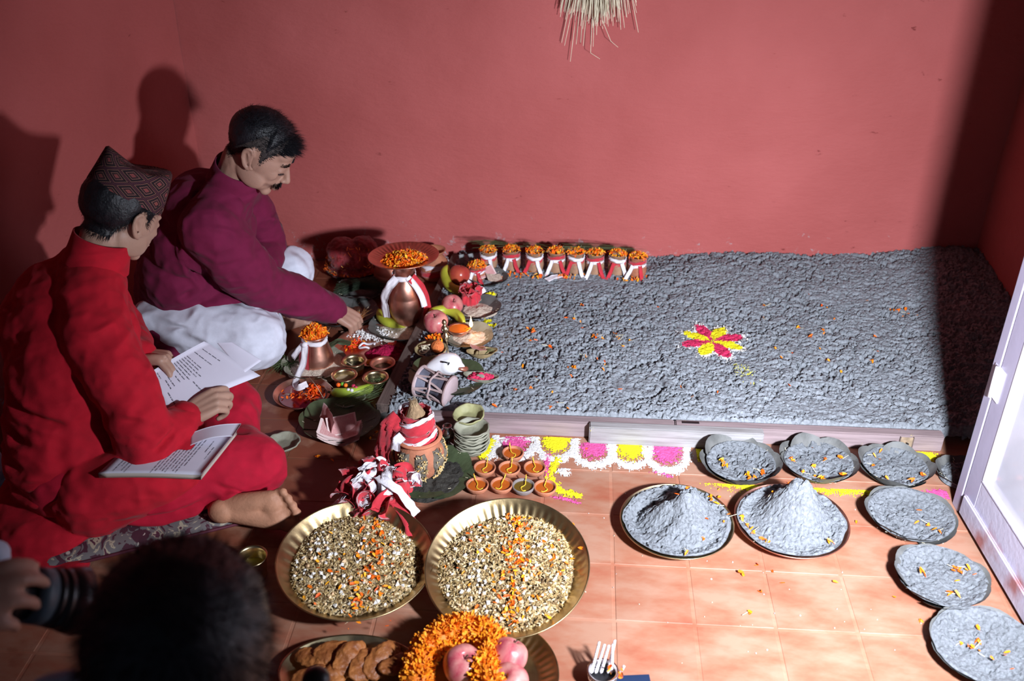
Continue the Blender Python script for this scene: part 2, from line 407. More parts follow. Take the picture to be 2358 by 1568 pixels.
def wall_mat(name):
    m = bpy.data.materials.new(name); m.use_nodes = True; nt = m.node_tree; b = nt.nodes['Principled BSDF']; L = nt.links
    tc = N(nt, 'ShaderNodeTexCoord')
    n1 = N(nt, 'ShaderNodeTexNoise'); n1.inputs['Scale'].default_value = 2.2; n1.inputs['Detail'].default_value = 5
    n2 = N(nt, 'ShaderNodeTexNoise'); n2.inputs['Scale'].default_value = 28; n2.inputs['Detail'].default_value = 6; n2.inputs['Roughness'].default_value = 0.65
    mp = N(nt, 'ShaderNodeMapping'); mp.inputs['Scale'].default_value = (1, 1, 2.2)
    L.new(tc.outputs['Object'], n1.inputs['Vector']); L.new(tc.outputs['Object'], mp.inputs[0]); L.new(mp.outputs[0], n2.inputs['Vector'])
    cr = N(nt, 'ShaderNodeValToRGB'); e = cr.color_ramp.elements; e[0].position = 0.3; e[0].color = (0.395, 0.088, 0.080, 1); e[1].position = 0.72; e[1].color = (0.47, 0.115, 0.107, 1)
    L.new(n1.outputs['Fac'], cr.inputs[0])
    # small chips and scratches, darker red
    n3 = N(nt, 'ShaderNodeTexNoise'); n3.inputs['Scale'].default_value = 16; n3.inputs['Detail'].default_value = 8; n3.inputs['Roughness'].default_value = 0.7
    L.new(mp.outputs[0], n3.inputs['Vector'])
    mr = N(nt, 'ShaderNodeMapRange'); mr.inputs['From Min'].default_value = 0.33; mr.inputs['From Max'].default_value = 0.27; L.new(n3.outputs['Fac'], mr.inputs['Value'])
    mx = N(nt, 'ShaderNodeMix', data_type='RGBA'); L.new(mr.outputs[0], mx.inputs['Factor']); L.new(cr.outputs[0], mx.inputs['A']); mx.inputs['B'].default_value = (0.22, 0.035, 0.03, 1)
    # grey ash dust splashed low on the wall
    sp = N(nt, 'ShaderNodeSeparateXYZ'); L.new(tc.outputs['Object'], sp.inputs[0])
    n4 = N(nt, 'ShaderNodeTexNoise'); n4.inputs['Scale'].default_value = 22; n4.inputs['Detail'].default_value = 8; n4.inputs['Roughness'].default_value = 0.8; L.new(tc.outputs['Object'], n4.inputs['Vector'])
    hz = N(nt, 'ShaderNodeMapRange'); hz.inputs['From Min'].default_value = 0.0; hz.inputs['From Max'].default_value = 0.30; hz.inputs['To Min'].default_value = 0.50; hz.inputs['To Max'].default_value = 0.74
    L.new(sp.outputs['Z'], hz.inputs['Value'])
    sb = N(nt, 'ShaderNodeMath', operation='SUBTRACT'); L.new(n4.outputs['Fac'], sb.inputs[0]); L.new(hz.outputs[0], sb.inputs[1])
    ml = N(nt, 'ShaderNodeMath', operation='MULTIPLY', use_clamp=True); L.new(sb.outputs[0], ml.inputs[0]); ml.inputs[1].default_value = 14
    mx2 = N(nt, 'ShaderNodeMix', data_type='RGBA'); L.new(ml.outputs[0], mx2.inputs['Factor']); L.new(mx.outputs['Result'], mx2.inputs['A']); mx2.inputs['B'].default_value = (0.40, 0.33, 0.33, 1)
    L.new(mx2.outputs['Result'], b.inputs['Base Color'])
    ad = N(nt, 'ShaderNodeMath', operation='ADD'); L.new(n2.outputs['Fac'], ad.inputs[0])
    m3 = N(nt, 'ShaderNodeMath', operation='MULTIPLY'); L.new(mr.outputs[0], m3.inputs[0]); m3.inputs[1].default_value = -0.8; L.new(m3.outputs[0], ad.inputs[1])
    bp = N(nt, 'ShaderNodeBump'); bp.inputs['Strength'].default_value = 0.42; bp.inputs['Distance'].default_value = 0.008; L.new(ad.outputs[0], bp.inputs['Height']); L.new(bp.outputs[0], b.inputs['Normal'])
    b.inputs['Roughness'].default_value = 0.72; b.inputs['Specular IOR Level'].default_value = 0.25
    return m
MW = wall_mat('red_mud_plaster')

def wall(name, p0, p1, z1=2.5, res=0.018, seed=3, amp=0.006):
    """hand-plastered wall from p0 to p1; the face normal points to the left of p0 -> p1"""
    p0 = np.array(p0, float); p1 = np.array(p1, float); L = np.linalg.norm(p1 - p0); d = (p1 - p0) / L; nn = np.array([-d[1], d[0]])
    nx, nz = int(L / res) + 1, int(z1 / res) + 1
    u, z = np.meshgrid(np.linspace(0, L, nx), np.linspace(0, z1, nz))
    h = amp * (fbm(u * 2.2, z * 2.6, seed=seed, octv=2) + 0.55 * fbm(u * 7, z * 11, seed=seed + 9, octv=3))
    c = worley(u * 7.0, z * 9.0, seed + 2); h = h - 0.0022 * smooth01(0.13, 0.05, c[0])          # thumb-sized dents
    cv = np.abs(u - (1.43 if name == 'wall_back' else 9) - 0.02 * np.sin(z * 9)); h = h - 0.002 * np.exp(-(cv / 0.006) ** 2)
    V = np.stack([p0[0] + d[0] * u + nn[0] * h, p0[1] + d[1] * u + nn[1] * h, z], -1).reshape(-1, 3)
    o = ob(name, V, grid_faces(nx, nz), MW); o['kind'] = 'structure'
    return o
w = wall('wall_back', (CORN[0] - 0.01, WY), (RX + 0.01, WY), seed=3, amp=-0.006)
w = wall('wall_left', CORN, LW, seed=21, res=0.024)
w = wall('wall_right', (RX, WY), (RX, 0.2), seed=33, res=0.035, amp=-0.006)

# ceiling of dark boards (outside the frame, above)
mceil = mat('ceiling_boards', (0.10, 0.055, 0.04), 0.8, 0, 0.2, 6, stretch=(1, 8, 1))
ce = ob('ceiling', *box(3.6, 3.4, 0.04, 0, (-0.25, 1.8, 2.52)), mceil, smooth=False); ce['kind'] = 'structure'

# ---- floor: cement bed + coated terracotta tiles, each a piece of its own
def floor_mat(name='worn_tile_paint', k=1.0, dark=(0.22, 0.065, 0.035)):
    m = bpy.data.materials.new(name); m.use_nodes = True; nt = m.node_tree; b = nt.nodes['Principled BSDF']; L = nt.links
    g = N(nt, 'ShaderNodeNewGeometry'); P = g.outputs['Position']
    n1 = N(nt, 'ShaderNodeTexNoise'); n1.inputs['Scale'].default_value = 6.5; n1.inputs['Detail'].default_value = 6; n1.inputs['Roughness'].default_value = 0.6
    mp = N(nt, 'ShaderNodeMapping'); mp.inputs['Scale'].default_value = (1, 2.2, 1); mp.inputs['Rotation'].default_value = (0, 0, 0.5)
    L.new(P, mp.inputs[0]); L.new(mp.outputs[0], n1.inputs['Vector'])
    cr = N(nt, 'ShaderNodeValToRGB'); cr.color_ramp.elements[0].position = 0.30; cr.color_ramp.elements[0].color = (0.31, 0.090, 0.050, 1)
    cr.color_ramp.elements[1].position = 0.62; cr.color_ramp.elements[1].color = (0.365, 0.195, 0.130, 1)
    e = cr.color_ramp.elements.new(0.46); e.color = (0.335, 0.140, 0.084, 1)
    L.new(n1.outputs['Fac'], cr.inputs[0])
    oi = N(nt, 'ShaderNodeObjectInfo'); hs = N(nt, 'ShaderNodeHueSaturation'); mr = N(nt, 'ShaderNodeMapRange')
    mr.inputs['To Min'].default_value = 0.94 * k; mr.inputs['To Max'].default_value = 1.06 * k; L.new(oi.outputs['Random'], mr.inputs['Value']); L.new(mr.outputs[0], hs.inputs['Value']); L.new(cr.outputs[0], hs.inputs['Color'])
    # red-brown stains, darker and wetter in the left half where water and colour were spilt
    n2 = N(nt, 'ShaderNodeTexNoise'); n2.inputs['Scale'].default_value = 9; n2.inputs['Detail'].default_value = 5; L.new(P, n2.inputs['Vector'])
    sx = N(nt, 'ShaderNodeSeparateXYZ'); L.new(P, sx.inputs[0])
    mx_ = N(nt, 'ShaderNodeMapRange'); mx_.inputs['From Min'].default_value = 0.1; mx_.inputs['From Max'].default_value = -0.55; mx_.inputs['To Min'].default_value = 0.66; mx_.inputs['To Max'].default_value = 0.34; L.new(sx.outputs['X'], mx_.inputs['Value'])
    sb = N(nt, 'ShaderNodeMath', operation='SUBTRACT'); L.new(n2.outputs['Fac'], sb.inputs[0]); L.new(mx_.outputs[0], sb.inputs[1])
    my_ = N(nt, 'ShaderNodeMapRange'); my_.inputs['From Min'].default_value = 1.65; my_.inputs['From Max'].default_value = 1.95; my_.inputs['To Min'].default_value = 0.22; my_.inputs['To Max'].default_value = 0.0; L.new(sx.outputs['Y'], my_.inputs['Value'])
    sb2 = N(nt, 'ShaderNodeMath', operation='SUBTRACT'); L.new(sb.outputs[0], sb2.inputs[0]); L.new(my_.outputs[0], sb2.inputs[1])
    ml = N(nt, 'ShaderNodeMath', operation='MULTIPLY', use_clamp=True); L.new(sb2.outputs[0], ml.inputs[0]); ml.inputs[1].default_value = 8
    mm = N(nt, 'ShaderNodeMix', data_type='RGBA'); L.new(ml.outputs[0], mm.inputs['Factor']); L.new(hs.outputs[0], mm.inputs['A']); mm.inputs['B'].default_value = (*dark, 1)
    L.new(mm.outputs['Result'], b.inputs['Base Color'])
    rr = N(nt, 'ShaderNodeMapRange'); rr.inputs['To Min'].default_value = 0.55; rr.inputs['To Max'].default_value = 0.38; L.new(n2.outputs['Fac'], rr.inputs['Value']); L.new(rr.outputs[0], b.inputs['Roughness'])
    bp = N(nt, 'ShaderNodeBump'); bp.inputs['Strength'].default_value = 0.25; bp.inputs['Distance'].default_value = 0.003; L.new(n1.outputs['Fac'], bp.inputs['Height']); L.new(bp.outputs[0], b.inputs['Normal'])
    b.inputs['Specular IOR Level'].default_value = 0.35
    return m
MF = floor_mat()
mgrout = floor_mat('pale_grout', 1.07, (0.21, 0.075, 0.042))
fl = ob('floor', *box(3.9, 3.6, 0.05, 0, (-0.30, 1.70, -0.0258)), mgrout, smooth=False); fl['kind'] = 'structure'
TS = 0.181
tl = []
for k in range(5):
    V, Fc = box(TS - 0.007, TS - 0.007, 0.012, 0.0012); me = mesh('tile', V, Fc, MF, smooth=False); tl.append(me)
rnd = random.Random(4)
for i in range(-12, 8):
    for j in range(-3, 11):
        x = 0.119 + TS * (i + 0.5); y = 1.798 + TS * (j - 1.5 + 0.0) + 0.012
        if y > 2.36 and x > -0.5: continue                    # covered by the sand bed
        if y > WY or y < 0.9: continue
        xl = CORN[0] + (LW[0] - CORN[0]) * (WY - y) / (WY - LW[1])
        if x < xl or x > RX: continue
        t = link('tile', tl[rnd.randrange(5)], fl, (x, y, -0.0060 + rnd.uniform(-0.0003, 0.0003)), (rnd.gauss(0, .002), rnd.gauss(0, .002), rnd.gauss(0, .004)))

# ---- glazed door at the right, standing open along the depth of the room
DF = Vector((1.012, 2.101, 0)); DA = Vector((0.068, -0.998, 0)).normalized(); DN = Vector((-0.998, -0.068, 0)).normalized()   # along the leaf; towards the left of the picture
mdoor = mat('lilac_grey_door_paint', (0.39, 0.355, 0.465), 0.42, 0, 0.08, 5, 0.12, 40, spec=0.4)
mdirt = mat('door_paint_dirty', (0.50, 0.46, 0.56), 0.5, 0, 0.1, 9, 0.3, 60, col2=(0.36, 0.15, 0.15), thresh=(0.55, 0.72))
droot = thing('door_1', 'lilac-grey painted door frame and glazed leaf standing open at the right edge', 'door', DF, (0, 0, math.atan2(DA.y, DA.x)))
del droot['category']; droot['kind'] = 'structure'
# local frame: x along the leaf towards the camera, y to the right of the picture... local +y = left-hand normal
sgn = 1 if (Matrix.Rotation(math.atan2(DA.y, DA.x), 3, 'Z') @ Vector((0, 1, 0))).x < 0 else -1     # side facing the room
def dpart(name, x0, x1, z0, z1, y0, y1, m, parent=droot, bev=0.002):
    V, Fc = box(abs(x1 - x0), abs(y1 - y0), abs(z1 - z0), bev, ((x0 + x1) / 2, sgn * (y0 + y1) / 2, (z0 + z1) / 2)); return ob(name, V, Fc, m, parent, smooth=False)
dpart('door_post', -0.002, 0.032, 0, 2.3, -0.045, 0.002, mdoor)
dpart('sill', 0.032, 1.2, 0.0, 0.008, -0.06, -0.025, mat('door_sill', (0.05, 0.035, 0.03), 0.8))
lf = dpart('leaf_stile', 0.0345, 0.098, 0.012, 2.25, -0.038, 0, mdoor)
dpart('leaf_stile', 0.98, 1.05, 0.012, 2.25, -0.038, 0, mdoor)
dpart('bottom_rail', 0.098, 0.98, 0.012, 0.150, -0.0375, -0.0005, mdirt)
dpart('drip_moulding', 0.05, 1.04, 0.014, 0.075, 0.0, 0.009, mdirt, bev=0.004)
dpart('top_rail', 0.098, 0.98, 2.13, 2.25, -0.0375, -0.0005, mdoor)
mbead = mat('white_bead_paint', (0.85, 0.84, 0.90), 0.35, 0, 0.05, 8)
dpart('glazing_bead', 0.098, 0.106, 0.158, 2.13, -0.02, 0.0015, mbead)
dpart('glazing_bead', 0.098, 0.98, 0.150, 0.158, -0.02, 0.0015, mdirt)
mg = bpy.data.materials.new('dusty_glass'); mg.use_nodes = True; nt = mg.node_tree; b = nt.nodes['Principled BSDF']
b.inputs['Base Color'].default_value = (0.74, 0.73, 0.80, 1); b.inputs['Roughness'].default_value = 0.09; b.inputs['Transmission Weight'].default_value = 0.55; b.inputs['IOR'].default_value = 1.45
tc = N(nt, 'ShaderNodeTexCoord'); nn_ = N(nt, 'ShaderNodeTexNoise'); nn_.inputs['Scale'].default_value = 7; nn_.inputs['Detail'].default_value = 6; nt.links.new(tc.outputs['Object'], nn_.inputs['Vector'])
mr = N(nt, 'ShaderNodeMapRange'); mr.inputs['From Min'].default_value = 0.35; mr.inputs['From Max'].default_value = 0.7; mr.inputs['To Min'].default_value = 0.42; mr.inputs['To Max'].default_value = 0.30
nt.links.new(nn_.outputs['Fac'], mr.inputs['Value']); nt.links.new(mr.outputs[0], b.inputs['Transmission Weight'])
dpart('pane', 0.104, 0.98, 0.155, 2.13, -0.020, -0.014, mg, bev=0)
for hz in (0.36, 1.1, 1.9):
    V, Fc = tube([(0.033, sgn * 0.006, hz), (0.033, sgn * 0.006, hz + 0.085)], 0.0055, 12)
    h = ob('hinge', V, Fc, mbead, droot)
    V, Fc = box(0.034, 0.003, 0.085, 0.001, (0.048, sgn * 0.0015, hz + 0.0425)); ob('hinge_plate', V, Fc, mbead, h, smooth=False)
    V, Fc = box(0.012, 0.003, 0.085, 0.001, (0.02, sgn * 0.003, hz + 0.0425)); ob('hinge_plate', V, Fc, mdoor, h, smooth=False)

# ================================================================= the sand bed
def ash_mat(name, base=(0.31, 0.328, 0.355)):
    m = bpy.data.materials.new(name); m.use_nodes = True; nt = m.node_tree; b = nt.nodes['Principled BSDF']; L = nt.links
    g = N(nt, 'ShaderNodeNewGeometry'); n1 = N(nt, 'ShaderNodeTexNoise'); n1.inputs['Scale'].default_value = 120; n1.inputs['Detail'].default_value = 5; L.new(g.outputs['Position'], n1.inputs['Vector'])
    n0 = N(nt, 'ShaderNodeTexNoise'); n0.inputs['Scale'].default_value = 5; n0.inputs['Detail'].default_value = 3; L.new(g.outputs['Position'], n0.inputs['Vector'])
    cr = N(nt, 'ShaderNodeValToRGB'); cr.color_ramp.elements[0].position = 0.32; cr.color_ramp.elements[0].color = (base[0] * .62, base[1] * .62, base[2] * .62, 1); cr.color_ramp.elements[1].position = 0.62; cr.color_ramp.elements[1].color = (*base, 1)
    L.new(n1.outputs['Fac'], cr.inputs[0])
    hs = N(nt, 'ShaderNodeHueSaturation'); mr = N(nt, 'ShaderNodeMapRange'); mr.inputs['To Min'].default_value = 0.85; mr.inputs['To Max'].default_value = 1.15; L.new(n0.outputs['Fac'], mr.inputs['Value']); L.new(mr.outputs[0], hs.inputs['Value']); L.new(cr.outputs[0], hs.inputs['Color'])
    L.new(hs.outputs[0], b.inputs['Base Color']); b.inputs['Roughness'].default_value = 0.9; b.inputs['Specular IOR Level'].default_value = 0.2
    bp = N(nt, 'ShaderNodeBump'); n9 = N(nt, 'ShaderNodeTexNoise'); n9.inputs['Scale'].default_value = 230; n9.inputs['Detail'].default_value = 6; n9.inputs['Roughness'].default_value = .7; L.new(g.outputs['Position'], n9.inputs['Vector'])
    bp.inputs['Strength'].default_value = 1.0; bp.inputs['Distance'].default_value = 0.004; L.new(n9.outputs['Fac'], bp.inputs['Height']); L.new(bp.outputs[0], b.inputs['Normal'])
    return m
MASH = ash_mat('grey_sand'); MASHD = ash_mat('damp_grey_sand', (0.215, 0.228, 0.245)); MASHC = ash_mat('pale_grey_sand', (0.25, 0.265, 0.285))
def crumb(x, y, seed=0, amp=1.0):
    """crumbly sand relief"""
    wx = x + 0.004 * vnoise(x * 90, y * 90, seed=seed + 3); wy = y + 0.004 * vnoise(x * 90, y * 90, seed=seed + 4)
    n1 = fbm(wx * 80, wy * 98, seed=seed, octv=2); n2 = fbm(wx * 150, wy * 180, seed=seed + 21, octv=2); n3 = vnoise(wx * 26, wy * 34, seed=seed + 33)
    f1, f2, idv = worley(wx * 125, wy * 140, seed + 5); clod = np.sqrt(np.clip(1 - (f1 / .62) ** 2, 0, 1)) * (.35 + .65 * idv)
    patch = smooth01(-0.6, 0.3, vnoise(x * 8, y * 8, seed=seed + 12))
    pit = (0.55 + 0.55 * patch) * (0.0105 * smooth01(-0.06, -0.30, n1 + .25 * n3) + 0.0062 * smooth01(-0.12, -0.34, n2))
    return amp * (0.0085 - pit + 0.0036 * clod + 0.0035 * vnoise(x * 22, y * 26, seed=seed + 8) + 0.0012 * vnoise(x * 230, y * 230, seed=seed + 1))

BX0, BX1, BY0, BY1 = -0.53, RX, 2.364, WY
tim0 = at(1055, 592, .03); tim1 = at(890, 945, .03)
def bed_h(x, y):
    u = smooth01(0.0, 1.0, (x - BX0) / (BX1 - BX0))
    h = 0.047 + 0.010 * fbm(x * 3.1, y * 3.1, seed=5, octv=2)
    h = h + 0.035 * smooth01(2.9, 3.42, y) * smooth01(0.25, 0.6, x)                                          # banked against the wall
    h = h + 0.05 * smooth01(1.0, 1.45, x) * smooth01(2.4, 3.2, y)
    h = h + 0.012 * np.exp(-((y - 3.24) / 0.09) ** 2) * smooth01(0.50, 0.30, x) * smooth01(-0.45, -0.3, x)     # low terrace the pots stand on
    h = h - 0.028 * smooth01(2.380, 2.364, y)
    # smooth trodden patches
    sm = np.exp(-(((x - 0.78) / 0.26) ** 2 + ((y - 2.44) / 0.085) ** 2) ** 1.2)
    sm = np.maximum(sm, 0.9 * smooth01(0.1, 0.02, np.abs(y - 3.20)) * smooth01(0.24, 0.1, x))
    q = at(1468, 885, 0.05); rr = np.hypot(x - q.x, (y - q.y)); sm = np.maximum(sm, 0.75 * smooth01(0.088, 0.068, rr))
    h = h + crumb(x, y, 11, 1.0) * (1 - 0.75 * sm) + sm * (0.0035 + 0.003 * fbm(x * 16, y * 30, seed=31) + 0.003 * smooth01(0.05, 0.0, np.abs(vnoise(x * 11, y * 17, seed=77))))
    # round print of a pressed bowl, with the slack rim at its lower right
    th_ = np.arctan2(y - q.y, x - q.x); h = h - 0.011 * np.exp(-((rr - 0.075) / 0.006) ** 2) * smooth01(-0.3, 0.5, np.cos(th_ + 0.9)) 
    h = h + 0.004 * smooth01(0.07, 0.05, rr) * np.sin(th_ * 2.0 + rr * 120) * 0.5
    for (px, py, w) in ((1335, 745, .016), (1415, 690, .02), (1640, 690, .018), (1180, 715, .02), (1290, 900, .014), (1590, 860, .014), (1250, 850, .012), (1845, 700, .014), (1430, 620, .01)):
        c = at(px, py, 0.05); h = h - 0.011 * np.exp(-(((x - c.x) + 0.5 * (y - c.y)) / w) ** 2 - (((y - c.y)) / (w * .6)) ** 2)
    return h
nx, ny = 820, 455
X, Y = np.meshgrid(np.linspace(BX0, BX1, nx), np.linspace(BY0, BY1, ny))
Z = bed_h(X, Y)
V = np.stack([X, Y, Z], -1).reshape(-1, 3)
Fq = grid_faces(nx, ny)
tx = tim0.x + (tim1.x - tim0.x) * (tim0.y - Y.ravel()) / (tim0.y - tim1.y)
bad = V[:, 0] < tx + 0.012
keepf = ~bad[Fq].all(1); Fq = Fq[keepf]
used = np.zeros(len(V), bool); used[Fq.ravel()] = True; idx = np.cumsum(used) - 1; V = V[used]; Fq = idx[Fq]
bed = ob('sand_bed', V, Fq, MASH)
tag(bed, 'bed of crumbly grey damp sand against the red wall, held by planks', 'sand', kind='stuff')
def bz(x, y): return float(bed_h(np.array([x]), np.array([y]))[0])

# ---- planks along the front of the bed
def wood_mat(name, c1, c2, stain=None):
    m = bpy.data.materials.new(name); m.use_nodes = True; nt = m.node_tree; b = nt.nodes['Principled BSDF']; L = nt.links
    tc = N(nt, 'ShaderNodeTexCoord'); mp = N(nt, 'ShaderNodeMapping'); mp.inputs['Scale'].default_value = (1.6, 26, 26); L.new(tc.outputs['Object'], mp.inputs[0])
    n1 = N(nt, 'ShaderNodeTexNoise'); n1.inputs['Scale'].default_value = 3; n1.inputs['Detail'].default_value = 7; n1.inputs['Roughness'].default_value = 0.65; L.new(mp.outputs[0], n1.inputs['Vector'])
    cr = N(nt, 'ShaderNodeValToRGB'); cr.color_ramp.elements[0].position = 0.3; cr.color_ramp.elements[0].color = (*c1, 1); cr.color_ramp.elements[1].position = 0.6; cr.color_ramp.elements[1].color = (*c2, 1); L.new(n1.outputs['Fac'], cr.inputs[0])
    out = cr.outputs[0]
    if stain:
        n2 = N(nt, 'ShaderNodeTexNoise'); n2.inputs['Scale'].default_value = 11; n2.inputs['Detail'].default_value = 9; n2.inputs['Roughness'].default_value = 0.8; L.new(tc.outputs['Object'], n2.inputs['Vector'])
        mr = N(nt, 'ShaderNodeMapRange'); mr.inputs['From Min'].default_value = 0.66; mr.inputs['From Max'].default_value = 0.70; L.new(n2.outputs['Fac'], mr.inputs['Value'])
        mx = N(nt, 'ShaderNodeMix', data_type='RGBA'); L.new(mr.outputs[0], mx.inputs['Factor']); L.new(out, mx.inputs['A']); mx.inputs['B'].default_value = (*stain, 1); out = mx.outputs['Result']
    L.new(out, b.inputs['Base Color']); b.inputs['Roughness'].default_value = 0.75; b.inputs['Specular IOR Level'].default_value = 0.25
    bp = N(nt, 'ShaderNodeBump'); bp.inputs['Strength'].default_value = 0.4; bp.inputs['Distance'].default_value = 0.003; L.new(n1.outputs['Fac'], bp.inputs['Height']); L.new(bp.outputs[0], b.inputs['Normal'])
    return m
MWD = wood_mat('mauve_grey_timber', (0.17, 0.125, 0.125), (0.28, 0.21, 0.215), (0.75, 0.65, 0.08))
MWP = wood_mat('weathered_pale_timber', (0.17, 0.155, 0.15), (0.31, 0.295, 0.295), (0.75, 0.65, 0.08))
MWL = wood_mat('dirty_grey_timber', (0.065, 0.045, 0.04), (0.14, 0.10, 0.085))
def plank(name, label, x0, x1, y0, y1, z1, m, z0=0.0, extra=None):
    o = thing(name, label, 'plank', ((x0 + x1) / 2, (y0 + y1) / 2, z0))
    V, Fc = box(x1 - x0, y1 - y0, z1 - z0, 0.003, (0, 0, (z1 - z0) / 2)); ob('board', V, Fc, m, o, smooth=False); return o
PYB = 2.361
plank('timber_beam', 'mauve-grey timber beam edging the sand bed from the leaf bowls to a joint', -0.45, 0.300, 2.326, PYB, 0.052, MWD)
pb = plank('timber_beam', 'mauve timber beam edging the sand bed, right piece with a square inlay', 0.3025, 1.048, 2.328, PYB, 0.052, MWD)
V, Fc = box(0.036, 0.004, 0.036, 0.001); ob('square_inlay', xf(V, (0.27, -0.0185, 0.028)), Fc, mat('inlay_wood', (0.28, 0.20, 0.13), 0.8, 0, .3, 60), pb, smooth=False)
for sx in (-.018, .018): V, Fc = box(0.003, 0.006, 0.040, 0.0005, (0.27 + sx, -0.0185, 0.028)); ob('inlay_edge', V, Fc, MWL, pb, smooth=False)
V, Fc = tube([(0.27, -0.036, 0.036), (0.27, -0.0185, 0.028)], 0.002, 8); ob('nail', V, Fc, MT['black'], pb)
V, Fc = box(0.05, 0.012, 0.004, 0.0006); ob('slot', xf(V, (-0.33, 0.004, 0.0505)), Fc, MT['black'], pb, smooth=False)
pc = plank('timber_beam', 'short weathered pale plank leaning in front of the mauve beams', 0.058, 0.545, 2.296, 2.3255, 0.059, MWP)
rnd = random.Random(8)
# the old timber running back to the wall, left of the bed
a, b_ = Vector((tim1.x - 0.01, tim1.y, 0)), Vector((tim0.x, min(tim0.y, WY - 0.02), 0)); dl = b_ - a
tb = thing('timber_beam', 'dirty grey timber running from the coconut pot back to the red wall', 'plank', (a + b_) / 2, (0, 0, math.atan2(dl.y, dl.x)))
V, Fc = box(dl.length, 0.045, 0.05, 0.004, (0, 0, 0.026)); ob('board', V, Fc, MWL, tb, smooth=False)
# ================================================================= vessels and plates
def bowl_prof(R_, h, base=0.5, th=0.002, lip=0.0, curve=0.5):
    """outer up, lip, inner down"""
    P = [(0, 0), (R_ * base, 0)]
    for k in range(1, 8):
        t = k / 7; P.append((R_ * (base + (1 - base) * t ** curve), h * t))
    if lip: P += [(R_ + lip, h), (R_ + lip, h + th)]
    else: P.append((R_, h + th * 0.6))
    for k in range(7, 0, -1):
        t = k / 7; P.append((max(R_ * (base + (1 - base) * t ** curve) - th, 0.001), h * t + (th * .6 if k == 7 else 0)))
    P += [(R_ * base - th, th), (0, th)]
    return P

def leaf_plate(label, loc, Rr=0.10, depth=0.022, n=7, m=None, rot=(0, 0, 0), seed=0, group=None, sy=1.0, stitches=16, name='leaf_plate', cup=1.6, flat=0.35):
    """plate pinned together from overlapping leaves: every leaf is a piece of its own"""
    m = m or MT['leaf']; t = thing(name, label, 'plate' if name == 'leaf_plate' else 'bowl', loc, rot, group); rnd = random.Random(seed)
    def zf(r): return depth * max(0, (r - flat) / (1 - flat)) ** cup if r > flat else 0.0
    span = 2 * PI / n * 1.55; nr, na = 7, 8; V = []
    for i in range(nr + 1):
        r = i / nr
        for k in range(na + 1):
            u = k / na - 0.5; a = u * span
            tip = 1.0 - 0.10 * (2 * abs(u)) ** 2.2
            rr = r * tip; z = zf(rr) + 0.0016 * (u + 0.5) * 2 * r + 0.0012 * math.sin(u * 9) * r + (0.0011 if abs(u) < 0.07 else 0) * r
            V.append((Rr * rr * math.cos(a), Rr * rr * math.sin(a) * sy, z))
    Fc = []
    w = na + 1
    for i in range(nr):
        for k in range(na): Fc.append((i * w + k, (i + 1) * w + k, (i + 1) * w + k + 1, i * w + k + 1))
    kk = len(V); V += [(x, y, z - 0.0011) for (x, y, z) in V]; Fc += [(a + kk, d + kk, c + kk, b + kk) for (a, b, c, d) in Fc]
    me = mesh('leaf', V, Fc, m)
    for i in range(n):
        a = 2 * PI * i / n + rnd.uniform(-.12, .12); s = rnd.uniform(0.95, 1.05)
        o = link('leaf', me, t, (0, 0, 0.0012 + 0.0003 * i), (rnd.gauss(0, .012), rnd.gauss(0, .012), a)); o.scale = (s, s, rnd.uniform(0.75, 1.25))
    if stitches:
        b = MB()
        for k in range(stitches):
            a = rnd.uniform(0, 2 * PI); r = Rr * rnd.uniform(0.6, 0.93); z = zf(r / Rr) + 0.0055
            V, Fc = box(0.008, 0.0011, 0.0009); b.add(xf(V, (r * math.cos(a), r * math.sin(a) * sy, z), (0, -math.atan(depth / Rr * 1.5), a + rnd.gauss(0, .5))), Fc)
        o = b.build('stitch', MT['straw'], t, smooth=False); o['kind'] = 'stuff'
    return t

def thali(label, loc, Rr, h, m, rot=(0, 0, 0), flutes=0, name='metal_plate', base=0.74, cat='plate', roll=0.004, fr=(0.76, 0.97)):
    t = thing(name, label, cat, loc, rot)
    P = []
    for k in range(9): q = k / 8; P.append((Rr * base * q, 0.0))
    for k in range(1, 13): q = k / 12; P.append((Rr * (base + (1 - base) * q), h * (q ** 1.25)))
    P += [(Rr + roll * .6, h + roll * .5), (Rr + roll, h), (Rr + roll * .6, h - roll * .6)]
    for k in range(12, 0, -1): q = k / 12; P.append((Rr * (base + (1 - base) * q) + 0.0012, h * (q ** 1.25) - 0.0025))
    P += [(Rr * base, -0.0022), (0, -0.0022)]
    def wob(r, z, a, i):
        if flutes and fr[0] < r / Rr < fr[1]:
            e = math.sin((r / Rr - fr[0]) / (fr[1] - fr[0]) * PI) ** 0.6; z += e * 0.0010 * math.copysign(abs(math.sin(a * flutes)) ** 0.6, math.sin(a * flutes))
        return r, z
    V, Fc = lathe(P, max(64, flutes * 6), wob); ob('dish', [(x, y, z + 0.0022) for x, y, z in V], Fc, m, t)
    return t

def cup(name, label, loc, Rr, h, m, lip=0.006, fill=None, fm=None, fname='liquid', base=0.8, rot=(0, 0, 0), group=None, cat='bowl', curve=0.7):
    t = thing(name, label, cat, loc, rot, group)
    V, Fc = lathe(bowl_prof(Rr, h, base, 0.0018, lip, curve), 36); ob('bowl', V, Fc, m, t)
    if fill:
        V, Fc = lathe([(0, fill), (Rr * (base + (1 - base) * (fill / h) ** curve) - 0.001, fill)], 32); ob(fname, V, Fc, fm, t)
    return t

